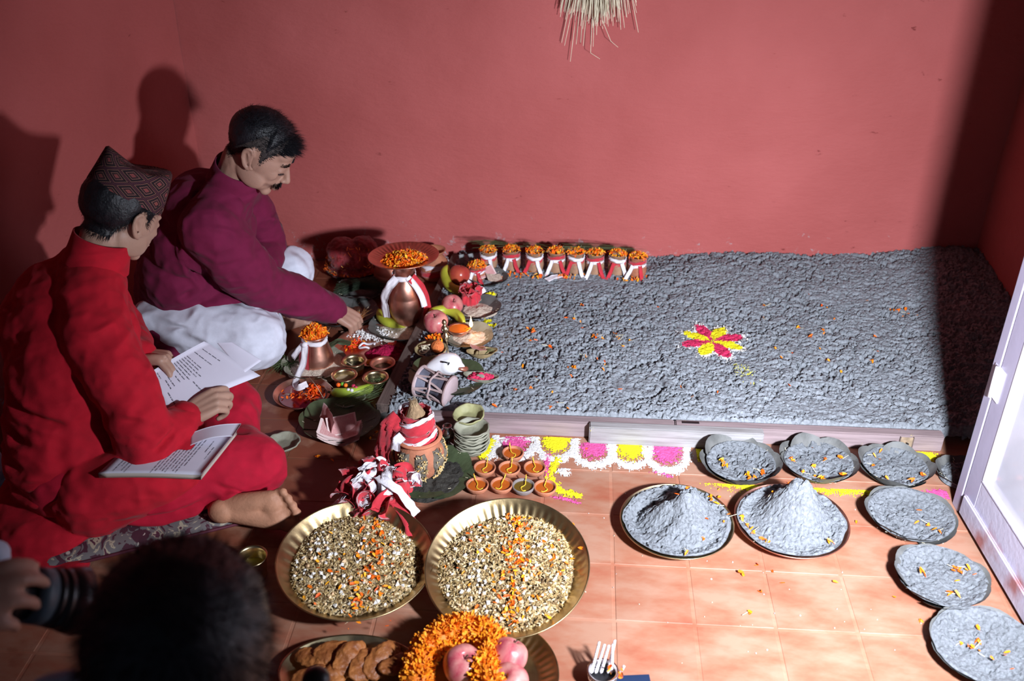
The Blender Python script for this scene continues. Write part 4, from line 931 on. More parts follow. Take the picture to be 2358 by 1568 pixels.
# ================================================================= loose petals on the bed and the floor
rnd = random.Random(99)
BED = [(1340, 708), (1338, 738), (1304, 736), (1321, 738), (1372, 748), (1395, 745), (1366, 752), (1340, 760), (1376, 776), (1388, 778), (1392, 782), (1368, 780), (1412, 772), (1420, 783), (1425, 786), (1418, 775), (1450, 790), (1434, 803), (1216, 757), (1226, 768), (1222, 785), (1234, 785), (1256, 788), (1266, 802), (1204, 805), (1254, 817), (1202, 839), (1158, 811), (1342, 828), (1350, 820), (1376, 828), (1394, 832), (1392, 838), (1324, 850), (1306, 845), (1388, 856), (1316, 865), (1233, 870), (1186, 900), (1224, 892), (1282, 925), (1272, 903), (1140, 935), (1267, 938), (1308, 943), (1538, 755), (1514, 708), (1427, 898), (1566, 890), (1594, 916), (1653, 903), (1567, 889), (1728, 884), (1860, 687), (1892, 709), (1904, 713), (1758, 708), (1758, 733), (1780, 758), (1838, 755), (1896, 762), (1898, 767), (1862, 776), (1868, 780), (1921, 738), (1784, 802), (1800, 822), (1823, 815), (1786, 803), (1888, 804), (1903, 826), (1908, 830), (1938, 855), (1888, 875), (1815, 890), (2006, 830), (2010, 833), (2020, 812), (2052, 716), (2062, 713), (2074, 718), (2084, 722), (2090, 728), (2100, 733), (2110, 735), (2068, 722), (2078, 730), (2048, 712), (2058, 720), (1994, 700), (2012, 776), (1176, 634), (1156, 645), (1170, 660), (1302, 642), (1320, 630), (1345, 640), (1385, 640)]
for (px, py) in BED:
    c = at(px, py, 0.055); z = bz(c.x, c.y)
    petal(c.x, c.y, z, 'x petal on the grey sand, ' + ('near the front beam' if c.y < 2.5 else 'halfway back' if c.y < 2.85 else 'near the wall') + (' beside the offerings' if c.x < -.1 else ' left of the bowl print' if c.x < .2 else ' left of the powder flower' if c.x < .42 else ' around the powder flower' if c.x < .68 else ' right of the powder flower' if c.x < .95 else ' at the shadow edge'), 'petals on the sand bed', rnd, 1.15)
FLR = [(1711, 1325, 'dried'), (1702, 1318, ''), (1740, 1303, ''), (1747, 1363, ''), (1728, 1412, ''), (1924, 1343, ''), (1972, 1204, ''), (2058, 1376, ''), (2123, 1432, ''), (1655, 1129, ''), (1656, 1146, ''), (1800, 1345, ''), (1780, 1318, '')]
for (px, py, _) in FLR:
    c = at(px, py); petal(c.x, c.y, 0.0, 'x petal on the bright tiles ' + ('near the bottom edge' if py > 1400 else 'below the right cone plate' if 1690 < px < 1850 and py > 1250 else 'between the cone plates and the sand plates' if px > 1850 else 'above the gap of the cone plates'), 'petals on the bright tiles', rnd, 1.1)
for (px, py) in [(955, 1063), (1349, 1036), (860, 1005), (852, 1010), (866, 998), (765, 1062), (730, 1052), (870, 1040), (1008, 720), (760, 925)]:
    c = at(px, py); petal(c.x, c.y, 0.0, 'x petal on the dark wet floor ' + ('beside the ribbon heap' if py > 1050 else 'right of the money plate' if py > 960 else 'among the offerings'), 'petals on the wet floor', rnd, 0.9)
bits('powder_specks', 70, lambda r: (r.uniform(.05, .95), r.uniform(1.45, 2.1), .001), MT['bits'], .004, [(.8, .8, .8), (.6, .55, .4), (.4, .4, .4)], None, 4, 'chunk')
bpy.data.objects['powder_specks']['label'] = 'tiny pale crumbs scattered over the bright tiles'; bpy.data.objects['powder_specks']['category'] = 'crumbs'

# ================================================================= offerings between the men and the sand bed
def ball_fruit(label, px, py, r, m, tilt=(0.3, 0.2, 0), zb=0.0, stem=True):
    c = at(px, py, zb + r)
    t = thing('apple', label, 'apple', (c.x, c.y, zb + r * .96), tilt)
    P = [(0, -r * .80), (r * .12, -r * .86), (r * .30, -r * .90), (r * .6, -r * .76), (r * .86, -r * .42), (r * 1.0, 0), (r * .985, r * .3), (r * .84, r * .66), (r * .55, r * .88), (r * .28, r * .90), (r * .13, r * .80), (0, r * .66)]
    V, Fc = lathe([tuple(q) for q in spline(P, 3)], 40, lambda R_, z, a, i: (R_ * (1 + .018 * math.sin(5 * a)), z)); ob('fruit', V, Fc, m, t)
    if stem: V, Fc = tube([(0, 0, r * .66), (r * .03, 0, r * .88), (r * .10, 0, r * 1.02)], [r * .035, r * .03, r * .045], 7); ob('stem', V, Fc, MT['stem_dark'], t)
    return t
MAP = mat('pink_apple_skin', (0.42, 0.045, 0.075), 0.30, 0, 0.1, 9, 0.03, 60, col2=(0.62, 0.28, 0.24), stretch=(5, 5, 1), spec=.5)
MAR = mat('dark_red_apple_skin', (0.36, 0.03, 0.03), 0.25, 0, 0.1, 7, 0.03, 60, col2=(0.50, 0.10, 0.05), stretch=(3, 3, 1), spec=.5)
def banana(label, pts, r=0.017, seed=0, m=None, name='banana'):
    """pts in world coordinates"""
    b = Vector(pts[len(pts) // 2]); t = thing(name, label, 'banana' if name == 'banana' else 'cucumber', (b.x, b.y, b.z - r * .9)); o_ = Vector((b.x, b.y, b.z - r * .9))
    S = spline([tuple(Vector(p) - o_) for p in pts], 8); L = len(S); rad = [r * (0.28 + 0.72 * min(1, math.sin(min(1, (i + .3) / (L * .16)) * PI / 2))) * (1 if i < L * .82 else max(.22, 1 - ((i - L * .82) / (L * .18)) ** 1.5 * .8)) for i in range(L)]
    V, Fc = tube(S, rad, 5 if False else 12); ob('skin', V, Fc, m or MT['banana'], t)
    e = Vector(S[-1]); d = (Vector(S[-1]) - Vector(S[-3])).normalized(); V, Fc = tube([e - d * .002, e + d * r * .45], [r * .26, r * .2], 8); ob('tip', V, Fc, MT['stem_dark'], t)
    e = Vector(S[0]); d = (Vector(S[0]) - Vector(S[2])).normalized(); V, Fc = tube([e - d * .001, e + d * r * .7], [r * .30, r * .24], 8); ob('stem', V, Fc, MT['stem_dark'], t)
    return t
def A3(px, py, z): return at(px, py, z)

# copper pot carrying a copper plate of marigold petals
base = Vector((-.56, 2.905, 0.02)); LPc = at(930, 742, 0.01)
leaf_plate('broad leaf plate of rice under the tall copper pot', (base.x, base.y - 0.005, 0.0015), 0.135, 0.03, 8, MT['leaf_grey'], seed=70, flat=.45)
h_ = heap('rice_bed', 0.105, 0.016, MT['rice'], 3, rough=.004, loc=(base.x, base.y - 0.01, 0.006)); tag(h_, 'rice spread under the tall copper pot', 'rice', kind='stuff')
def kalash(t, R_, H, m, neck=0.55, belly=0.36):
    P = [(0, 0), (R_ * .55, 0), (R_ * .8, H * .06), (R_ * .97, H * .2), (R_, H * belly), (R_ * .97, H * (belly + .1)), (R_ * .95, H * (belly + .115)), (R_ * .96, H * (belly + .13)), (R_ * .80, H * .66), (R_ * neck * 1.02, H * .80), (R_ * neck, H * .85), (R_ * neck * 1.05, H * .89), (R_ * neck * 1.35, H * .97), (R_ * neck * 1.42, H), (R_ * neck * 1.36, H * 1.01), (R_ * neck * .95, H * .90), (R_ * neck * .9, H * .82), (0, H * .5)]
    V, Fc = lathe([tuple(q) for q in P], 56); return ob('pot_body', V, Fc, m, t)
HK = 0.228
kp = thing('copper_pot', 'tall copper water pot with white scarf, carrying the plate of marigold petals', 'pot', (base.x, base.y, 0.028))
kalash(kp, 0.057, HK, MT['copper'])
def local_ribbon(name, pts, w, m, parent, **kw): V, Fc = ribbon(pts, w, **kw); return ob(name, V, Fc, m, parent)
local_ribbon('white_scarf', [(-.018, -.040, .188), (-.042, -.050, .160), (-.060, -.046, .125), (-.064, -.044, .09), (-.058, -.050, .045)], .028, MT['white_cloth'], kp, up=(-.5, -1, 0), crinkle=.002)
local_ribbon('white_scarf', [(.018, -.036, .190), (.040, -.040, .165), (.060, -.038, .125), (.070, -.040, .085)], .020, MT['white_cloth'], kp, up=(.5, -1, 0), crinkle=.0015)
local_ribbon('white_scarf', [(math.cos(a) * .039, math.sin(a) * .039, .180 + .003 * math.sin(3 * a)) for a in np.linspace(0, 2 * PI, 12)], .018, MT['white_cloth'], kp, up=(0, 0, 1), crinkle=.001, tw=[PI / 2] * 12)
local_ribbon('red_scarf', [(.030, -.034, .188), (.055, -.026, .15), (.072, -.018, .10), (.074, -.016, .04), (.085, -.022, .012)], .034, MT['red_cloth'], kp, up=(.9, -.6, 0), crinkle=.002)
local_ribbon('red_scarf', [(-.030, -.024, .185), (-.050, -.02, .15), (-.066, -.01, .10)], .020, MT['red_cloth'], kp, up=(-.9, -.6, 0), crinkle=.002)
pc_ = Vector((base.x + 0.002, base.y, 0.028 + HK + 0.006))
thali('copper plate with ribbed rim balanced on top of the tall copper pot', tuple(pc_), 0.114, 0.016, MT['copper'], (R(-3), R(-1.5), 0), 42, 'copper_plate', base=.60, roll=.002, fr=(.64, .98))
g = thing('marigold_petal_heap', 'orange marigold petals heaped in the copper plate on the tall pot', 'petals', tuple(pc_ + Vector((0, 0, .003))), (R(-3), R(-1.5), 0), kind='stuff')
bits('petals', 420, disc_place(0.004, -0.004, 0.001, .076, .066, .022), MT['petal'], 0.0145, ORANGE + [(1, .5, .03)], g, 3, 'petal', .8, straws=40)
heap('petal_base', .07, .012, mat('petal_base', (.7, .12, .01), .7, 0, .3, 80, .8, 200), 3, .85, parent=g)

# second, darker copper pot behind on the left, half hidden
c2 = at(905, 648, 0.04); p2 = thing('copper_pot', 'dull round copper pot half hidden behind the tall copper pot', 'pot', (c2.x - .005, c2.y + .03, 0)); kalash(p2, 0.07, .15, MT['copper_dull'])
c2 = at(1000, 625, 0.04); p3 = thing('clay_pot', 'clay pot wrapped in white and dark red cloth behind the copper plate', 'pot', (c2.x, c2.y + .02, 0)); kalash(p3, 0.055, .12, MT['clay'])
local_ribbon('cloth_band', [(math.cos(a) * .052, math.sin(a) * .052, .06 + .003 * math.sin(3 * a)) for a in np.linspace(0, 2 * PI, 12)], .026, MT['white_cloth'], p3, crinkle=.002, tw=[PI / 2] * 12)
local_ribbon('cloth_band', [(math.cos(a) * .056, math.sin(a) * .056, .038 + .003 * math.sin(3 * a)) for a in np.linspace(0, 2 * PI, 12)], .022, MT['red_cloth'], p3, crinkle=.002, tw=[PI / 2] * 12)

# dark red netted bundle with gold tinsel
c = at(820, 630, 0.0)
leaf_plate('leaf plate under the dark red tinsel bundle near the wall', (c.x, c.y, 0.001), 0.115, 0.03, 7, MT['leaf_grey'], seed=80)
t = thing('tinsel_bundle', 'dark red net bundle with gold tinsel near the wall', 'bundle', (c.x - .01, c.y + .01, 0.006)); t.scale = (1.12, 1.1, 1.2)
V, Fc = blob([('e', (0, .01, .045), (.088, .075, .048)), ('e', (-.03, .0, .07), (.055, .055, .040)), ('e', (.03, .02, .065), (.05, .05, .045)), ('e', (0, 0, .012), (.10, .085, .012))], .004, 4, lambda V, n: 0.006 * fbm(V[:, 0] * 40, V[:, 1] * 40, V[:, 2] * 40, 3) + .002 * vnoise(V[:, 0] * 160, V[:, 1] * 160, V[:, 2] * 160, 5))
ob('net_cloth', V, Fc, mat('dark_red_net', (0.26, 0.012, 0.018), 0.65, 0, .4, 40, .6, 300, sheen=.4), t)
MTN = mat('gold_tinsel', (0.95, 0.42, 0.10), 0.22, 1.0, .2, 50)
b = MB(); rnd = random.Random(12)
for k in range(320):
    a = rnd.uniform(0, 2 * PI); e = rnd.uniform(0, 1.2) if k % 3 else rnd.uniform(0, .4); rr = .092 * math.cos(e); x, y, z = rr * math.cos(a), rr * .85 * math.sin(a), .02 + .085 * math.sin(e)
    V, Fc = box(.014 * rnd.uniform(.5, 1.3), .0009, .0006); b.add(xf(V, (x, y, z), (rnd.uniform(-1, 1), rnd.uniform(-1, 1), rnd.uniform(0, 6))), Fc)
o = b.build('tinsel', MTN, t, smooth=False); o['kind'] = 'stuff'
bits('petal_ring', 160, lambda r: (lambda a, q: (q * math.cos(a), q * .9 * math.sin(a), .018))(r.uniform(0, 6.28), r.uniform(.085, .1)), MT['petal'], .012, [(.75, .15, .02), (.6, .08, .01)], t, 6, 'petal', .7)

# grass blades
def grass(name, label, pts_fn, n, m, seed, cat='grass', w=.0009, parent=None):
    rnd = random.Random(seed); b = MB()
    for k in range(n):
        pts = pts_fn(rnd); S = spline(pts, 3); V, Fc = tube(S, [w * (1 - .75 * i / (len(S) - 1)) for i in range(len(S))], 3, cap=False); b.add(V, Fc)
    o = b.build(name, m, parent); o['kind'] = 'stuff'
    if label: tag(o, label, cat)
    return o
c = at(835, 668, 0.02); leaf_plate('leaf plate holding a sheaf of dark grass by the bundle', (c.x, c.y, 0.001), 0.095, 0.025, 7, MT['leaf_grey'], seed=81)
grass('grass_sheaf', 'sheaf of dark grass lying in a leaf plate behind the reaching hand', lambda r: (lambda y0, z0, x0: [(c.x - .085 + x0, c.y + y0 * 1.3 - .01, .014 + z0), (c.x, c.y + y0 * .5, .03 + z0 * 1.3), (c.x + .09 + r.uniform(-.02, .04), c.y + y0 * 1.6 + .015, .02 + z0 + r.uniform(-.01, .02))])(r.uniform(-.03, .03), r.uniform(0, .025), r.uniform(-.015, .02)), 230, MT['grass_dark'], 5)

# dark leaf plate under the reaching hand
c = at(795, 728, 0.01); HP = c.copy()
leaf_plate('dark leaf plate of petals that the reaching hand dips into', (c.x, c.y, 0.001), 0.118, 0.03, 8, MT['leaf_grey'], seed=82, flat=.4)
h_ = heap('petal_mix', 0.085, 0.012, mat('dark_petal_mix', (.10, .03, .015), .8, 0, .4, 60, .8, 200), 9, loc=(c.x, c.y, .006)); tag(h_, 'dark mash of petals in the plate under the hand', 'petals', kind='stuff')
bits('marigold_bits', 60, disc_place(c.x - .005, c.y - .012, 0.013, .07, .055, .012), MT['petal'], .013, ORANGE + [(.5, .05, .01), (.85, .5, .05)], None, 14, 'petal', .8, straws=20)
tag(bpy.data.objects['marigold_bits'], 'orange and yellow petals loose in the plate under the hand', 'petals')

# small copper pot with marigolds, red cloth and long white ribbon
c = at(727, 838, 0.02)
leaf_plate('leaf plate of rice under the small ribboned copper pot', (c.x, c.y, 0.001), 0.108, 0.026, 8, MT['leaf_pale'], seed=83)
h_ = heap('rice_bed', 0.095, 0.020, MT['rice'], 13, rough=.003, loc=(c.x + .01, c.y, .006), flat=3); tag(h_, 'pink-stained rice around the small ribboned copper pot', 'rice', kind='stuff')
sp_ = thing('copper_pot', 'small flared copper pot tied with a long white ribbon, marigolds on top', 'pot', (c.x + .004, c.y + .006, 0.020))
P = [(0, 0), (.048, 0), (.054, .006), (.0545, .012), (.052, .030), (.0515, .034), (.045, .058), (.038, .085), (.036, .094), (.037, .098), (.043, .106), (.045, .108), (.042, .109), (.035, .100), (.034, .09), (0, .06)]
V, Fc = lathe(P, 56); ob('pot_body', V, Fc, MT['copper'], sp_)
V, Fc = lathe([(.0545 * 1.03, .002), (.0525 * 1.04, .03), (.0455 * 1.05, .058), (.039 * 1.06, .084), (.037 * 1.02, .094)], 56)
Fc = [f for f in Fc if all(math.atan2(V[i][1], V[i][0]) < -PI * .56 or math.atan2(V[i][1], V[i][0]) > PI * .3 for i in f)]
ob('red_wrap', V, Fc, MT['red_cloth'], sp_)
local_ribbon('white_ribbon', [(math.cos(a) * .0395, math.sin(a) * .0395, .092 + .004 * math.sin(2 * a)) for a in np.linspace(0, 2 * PI, 14)], .016, MT['white_cloth'], sp_, crinkle=.001, tw=[PI / 2] * 14)
local_ribbon('white_ribbon', [(-.020, -.040, .088), (-.022, -.054, .060), (-.028, -.066, .030), (-.040, -.090, .006), (-.040, -.125, -.004), (-.022, -.150, .004), (.004, -.140, .012)], .020, MT['white_cloth'], sp_, up=(0, -.8, .6), crinkle=.001, cols=4)
local_ribbon('white_ribbon', [(-.028, -.034, .088), (-.046, -.045, .068), (-.058, -.050, .052), (-.062, -.046, .044)], .018, MT['white_cloth'], sp_, up=(-.5, -1, .2), crinkle=.001)
V, Fc = sphere((-.022, -.040, .090), .009, 12, 8); ob('knot', V, Fc, MT['white_cloth'], sp_)
bits('marigold_head', 330, disc_place(0, 0, .106, .040, .040, .034), MT['petal'], .0145, ORANGE, sp_, 21, 'petal', 1.0, straws=15)
heap('marigold_core', .037, .026, mat('marigold_core', (.75, .14, .01), .7, 0, .3, 90, .8, 200), 5, loc=(0, 0, .104), parent=sp_)
cg = at(662, 845, 0.0)
grass('grass_tuft', 'loose grass tuft on the floor left of the small ribboned pot', lambda r: (lambda a, l: [(cg.x + r.uniform(-.02, .03), cg.y + r.uniform(-.03, .03), .006), (cg.x + .5 * l * math.cos(a), cg.y + .5 * l * math.sin(a), .02 + r.uniform(0, .01)), (cg.x + l * math.cos(a), cg.y + l * math.sin(a), r.uniform(.004, .03))])(r.uniform(0, 6.28), r.uniform(.04, .085)), 130, MT['grass'], 7)
ca_ = at(782, 812, 0.0)
lf_ = MB(); V, Fc = ribbon([(ca_.x - .03, ca_.y - .02, .035), (ca_.x, ca_.y, .042), (ca_.x + .04, ca_.y + .0, .036)], .03, cols=4, crinkle=.002); lf_.add(V, Fc); tag(lf_.build('green_leaf', MT['leaf']), 'dark green leaf tip between the small pot and the puja plate', 'leaf')

# big copper puja plate
c = at(863, 796, 0.012)
thali('large copper plate with white popped rice and crimson powder', (c.x, c.y, 0.001), 0.132, 0.014, MT['copper'], base=.85, roll=.002, name='copper_plate')
pz = .0045
def ph(px, py): q = at(px, py, .008); return q.x, q.y
x, y = ph(885, 812); tag(heap('crimson_powder', .062, .020, MT['red_powder'], 31, .75, loc=(x, y, pz), rough=.006, fr=90), 'crimson powder heap in the middle of the large copper plate', 'powder', kind='stuff')
x, y = ph(905, 830); tag(heap('crimson_powder', .052, .008, mat('dark_crimson_powder', (.28, .005, .02), .9, 0, .3, 80, .8, 300), 33, .7, loc=(x - .01, y, pz), rough=.005, fr=90), 'darker crimson powder along the near rim of the large copper plate', 'powder', kind='stuff')
x, y = ph(918, 795); tag(heap('red_paste', .042, .006, mat('red_paste', (.42, .03, .02), .35, 0, .3, 40, .6, 120), 34, .8, loc=(x, y, pz), rough=.004), 'smear of red paste right of the popped rice', 'paste', kind='stuff')
x, y = ph(845, 830); tag(heap('yellow_powder', .030, .008, mat('turmeric', (.62, .25, .01), .9, 0, .3, 80, .8, 300), 35, .6, loc=(x + .03, y - .008, pz), rough=.004), 'yellow powder at the near rim behind the brass cups', 'powder', kind='stuff')
x, y = ph(855, 772); bits('popped_rice', 380, lambda r: (x + r.gauss(0, .032), y + r.gauss(0, .019), pz + .004 + .014 * math.exp(-1) * r.uniform(0, 1.6)), MT['bits'], .0085, [(.88, .86, .84), (.8, .78, .76), (.92, .9, .88)], None, 41, 'chunk', .6)
tag(bpy.data.objects['popped_rice'], 'white popped rice at the back of the large copper plate', 'rice')
x, y = ph(815, 795); bits('marigold_bits', 110, lambda r: (x + r.gauss(0, .014), y + r.gauss(0, .012), pz + r.uniform(0, .012)), MT['petal'], .014, [(.9, .08, .01), (1, .3, .01), (.85, .04, .01)], None, 42, 'petal', .8)
tag(bpy.data.objects['marigold_bits.001'], 'orange petals at the left of the large copper plate', 'petals')
x, y = ph(845, 802); V, Fc = tube([(x + .022 * math.cos(a) * (1 + .3 * math.sin(2 * a)) , y + .016 * math.sin(a), .018 + .004 * math.sin(3 * a)) for a in np.linspace(.2, 5.4, 26)], .0035, 8); tag(ob('cotton_ring', V, Fc, MT['white_cloth']), 'loop of white cotton cord on the crimson powder', 'cord')

# four brass cups
for (px, py, lab, fm, fl2) in [(815, 833, 'brass cup at the back left of the four, a stick in dark liquid', (.03, .025, .015), 'dark_liquid'), (881, 838, 'duller brass cup at the back right of the four', (.05, .035, .015), 'dark_liquid'), (793, 866, 'brass cup at the front left of the four with pale grain', (.35, .26, .17), 'grain'), (865, 871, 'brass cup at the front right of the four with grass ends', (.05, .045, .02), 'dark_liquid')]:
    c = at(px, py, .045); t = cup('brass_cup', lab, (c.x, c.y, .0005), .034, .048, MT['gold'] if px != 881 else MT['copper_dull'], .0065, .030, mat('cup_fill', fm, .15 if fl2 != 'grain' else .8, 0, .3, 60, .3, 200), fl2, .72)
    if px == 815: V, Fc = tube([(-.028, .004, .044), (.010, -.016, .032)], .0012, 6); ob('stick', V, Fc, MT['straw'], t)
    if px == 865: grass('grass_ends', None, lambda r: [(r.uniform(-.02, .02), r.uniform(-.015, .015), .031), (r.uniform(-.02, .02), r.uniform(-.02, .0), .045), (r.uniform(-.03, .03), r.uniform(-.03, .0), .058)], 14, MT['grass'], 3, parent=t)

# copper dish of red water
c = at(697, 910, .012); t = thali('copper dish of red water with wavy petals floating in it', (c.x, c.y, 0.001), .086, .020, MT['copper'], base=.7, roll=.002, name='copper_dish', cat='dish')
V, Fc = lathe([(0, .012), (.071, .012)], 48); ob('red_water', V, Fc, mat('red_water', (.20, .008, .003), .06, 0, .3, 20, .1, 30, coat=.5), t)
x0, y0 = c.x, c.y
bits('floating_petals', 70, lambda r: (x0 + r.gauss(.0, .026), y0 + r.gauss(-.004, .018), .0145), MT['petal'], .014, [(.9, .16, .01), (.6, .05, .01), (.9, .1, .01)], None, 43, 'petal', .3, straws=12)
tag(bpy.data.objects['floating_petals'], 'orange petals floating in the dish of red water', 'petals')
x, y = at(724, 898, .02)[:2]; bits('marigold_clump', 110, lambda r: (x + r.gauss(0, .010), y + r.gauss(0, .010), .016 + r.uniform(0, .013)), MT['petal'], .013, [(1, .17, .01), (.9, .1, .01)], None, 44, 'petal', 1.0)
tag(bpy.data.objects['marigold_clump'], 'orange marigold clump at the right of the red water dish', 'flower')
def stem_(name, label, p, q, m=None, w=.0009): V, Fc = tube([p, (Vector(p) + Vector(q)) / 2 + Vector((0, 0, .008)), q], [w, w, w * .6], 5); return tag(ob(name, V, Fc, m or MT['straw']), label, 'grass stem')
stem_('grass_stem', 'long dry stem slanting over the red water dish', at(712, 868, .04), at(750, 925, .01)); stem_('grass_stem', 'long dry stem slanting between red water dish and cucumber', at(733, 866, .04), at(787, 915, .02)); stem_('grass_stem', 'pale stem crossing the near end of the cucumber', at(752, 892, .03), at(790, 922, .01))

# green cucumber in a leaf bowl with grass and beads
c = at(805, 918, .01); pale_bowl('leaf bowl under the pale green cucumber', (c.x - .005, c.y, 0), .052, .016, m=MT['leaf_pale'], seed=8)
q = [at(762, 903, .03), at(785, 905, .034), at(815, 903, .034), at(840, 897, .032), at(858, 893, .028)]
banana('pale green cucumber lying across a leaf bowl', q, .0155, m=mat('cucumber_skin', (.36, .48, .05), .35, 0, .15, 30, .1, 60, spec=.5), name='cucumber')
grass('grass_sheaf', 'green grass sheaf lying over the right end of the cucumber', lambda r: (lambda u, v: [tuple(at(790 + u, 930 + v * .6, .02)), tuple(at(850 + u, 905 + v, .045)), tuple(at(905 + r.uniform(-30, 10), 888 + v * 1.6 + u * .2, .03 + r.uniform(0, .02)))])(r.uniform(-26, 28), r.uniform(-13, 13)), 34, MT['grass'], 12, w=.0006)
for i, (px, py, col, lab, s) in enumerate([(779, 886, (.85, .12, .01), 'orange bead at the left of the cucumber', .007), (788, 884, (.12, .35, .03), 'tiny green bead on the cucumber', .006), (796, 887, (.9, .2, .02), 'orange bead right of the tiny green one', .0065), (814, 889, (.5, .03, .08), 'crimson bead cluster behind the cucumber', .0065), (820, 893, (.55, .05, .1), 'lower crimson bead on the cucumber', .006), (802, 898, (.75, .72, .75), 'white bead on the cucumber', .006), (810, 899, (.7, .66, .7), 'grey-white bead on the cucumber', .006), (812, 915, (.4, .03, .03), 'dark red bead below the cucumber', .006)]):
    p = at(px, py, .046 if i < 7 else .02); V, Fc = sphere((0, 0, 0), s, 12, 8); o = ob('bead', V, Fc, mat('bead%d' % i, col, .35), None, tuple(p)); tag(o, lab, 'bead', 'beads on the cucumber')
c = at(770, 925, 0); 
# money in a leaf plate
c = at(783, 978, .005); leaf_plate('dark green leaf plate holding the fan of banknotes', (c.x, c.y, .001), .116, .022, 8, MT['leaf'], seed=84)
def note_mesh(w=.112, d=.056, bend=.0, side=0):
    nx_, ny_ = 12, 4; V = []; Fc = []
    for i in range(nx_ + 1):
        for j in range(ny_ + 1):
            u = i / nx_ - .5; v = j / ny_ - .5; V.append((u * w, v * d, bend * (abs(u) * 2) ** 1.6 + .0012 * math.sin(u * 14 + v * 6)))
    for i in range(nx_):
        for j in range(ny_): a = i * (ny_ + 1) + j; Fc.append((a, a + ny_ + 1, a + ny_ + 2, a + 1))
    k = len(V); V += [(x, y, z - .0004) for x, y, z in V]; Fc += [tuple(reversed([i + k for i in f])) for f in Fc]
    return V, Fc
def note_mat():
    m = bpy.data.materials.new('pink_banknote'); m.use_nodes = True; nt = m.node_tree; b = nt.nodes['Principled BSDF']; L = nt.links
    tc = N(nt, 'ShaderNodeTexCoord'); sp = N(nt, 'ShaderNodeSeparateXYZ'); L.new(tc.outputs['Generated'], sp.inputs[0])
    # border frame, oval watermark and fine engraved lines
    def absd(sock, c): s = N(nt, 'ShaderNodeMath', operation='SUBTRACT'); L.new(sock, s.inputs[0]); s.inputs[1].default_value = c; a = N(nt, 'ShaderNodeMath', operation='ABSOLUTE'); L.new(s.outputs[0], a.inputs[0]); return a.outputs[0]
    ax, ay = absd(sp.outputs['X'], .5), absd(sp.outputs['Y'], .5); mxn = N(nt, 'ShaderNodeMath', operation='MAXIMUM'); L.new(ax, mxn.inputs[0]); L.new(ay, mxn.inputs[1])
    fr = N(nt, 'ShaderNodeMapRange'); fr.inputs['From Min'].default_value = .43; fr.inputs['From Max'].default_value = .45; L.new(mxn.outputs[0], fr.inputs['Value'])
    w = N(nt, 'ShaderNodeTexWave'); w.inputs['Scale'].default_value = 14; w.inputs['Distortion'].default_value = 6; w.inputs['Detail'].default_value = 3; L.new(tc.outputs['Generated'], w.inputs['Vector'])
    n = N(nt, 'ShaderNodeTexNoise'); n.inputs['Scale'].default_value = 5; L.new(tc.outputs['Generated'], n.inputs['Vector'])
    cr = N(nt, 'ShaderNodeValToRGB'); cr.color_ramp.elements[0].position = .35; cr.color_ramp.elements[0].color = (.50, .20, .20, 1); cr.color_ramp.elements[1].position = .65; cr.color_ramp.elements[1].color = (.68, .42, .40, 1)
    ad = N(nt, 'ShaderNodeMath', operation='ADD'); L.new(w.outputs['Fac'], ad.inputs[0]); L.new(n.outputs['Fac'], ad.inputs[1]); hf = N(nt, 'ShaderNodeMath', operation='MULTIPLY'); L.new(ad.outputs[0], hf.inputs[0]); hf.inputs[1].default_value = .5; L.new(hf.outputs[0], cr.inputs[0])
    mx = N(nt, 'ShaderNodeMix', data_type='RGBA'); L.new(fr.outputs[0], mx.inputs['Factor']); L.new(cr.outputs[0], mx.inputs['A']); mx.inputs['B'].default_value = (.75, .58, .55, 1); L.new(mx.outputs['Result'], b.inputs['Base Color']); b.inputs['Roughness'].default_value = .75
    return m
MNT = note_mat()
V, Fc = note_mesh(bend=.030); nm = mesh('banknote', V, Fc, MNT)
rnd = random.Random(6); nc = at(784, 1000, .03)
for k in range(14):
    o = link('banknote', nm, None, (nc.x + rnd.uniform(-.002, .002), nc.y + rnd.uniform(-.002, .002), .011 + .0021 * k), (R(8) + rnd.gauss(0, .02), rnd.gauss(0, .015), R(-2) + rnd.gauss(0, .03))); o.scale = (1.05, 1, 1.0 - .012 * k)
    tag(o, 'pink banknote, topmost of the thick folded stack' if k == 13 else 'pink banknote, %s in the V-shaped stack' % ['lowest', 'second from the bottom', 'third from the bottom', 'fourth from the bottom', 'fifth from the bottom', 'sixth from the bottom', 'seventh from the bottom', 'seventh from the top', 'sixth from the top', 'fifth from the top', 'fourth from the top', 'third from the top', 'second from the top'][k], 'banknote', 'banknotes in the V-shaped stack')
V, Fc = note_mesh(.085, .056, .006)
tag(ob('banknote', V, Fc, MNT, None, tuple(at(788, 978, .055)), (R(38), R(-8), R(14))), 'banknote standing tilted behind the stack, facing the camera', 'banknote', 'banknotes on top of the stack')
tag(ob('banknote', V, Fc, MNT, None, tuple(at(757, 966, .062)), (R(75), R(12), R(-58))), 'banknote sticking up edgewise at the back of the stack', 'banknote', 'banknotes on top of the stack')

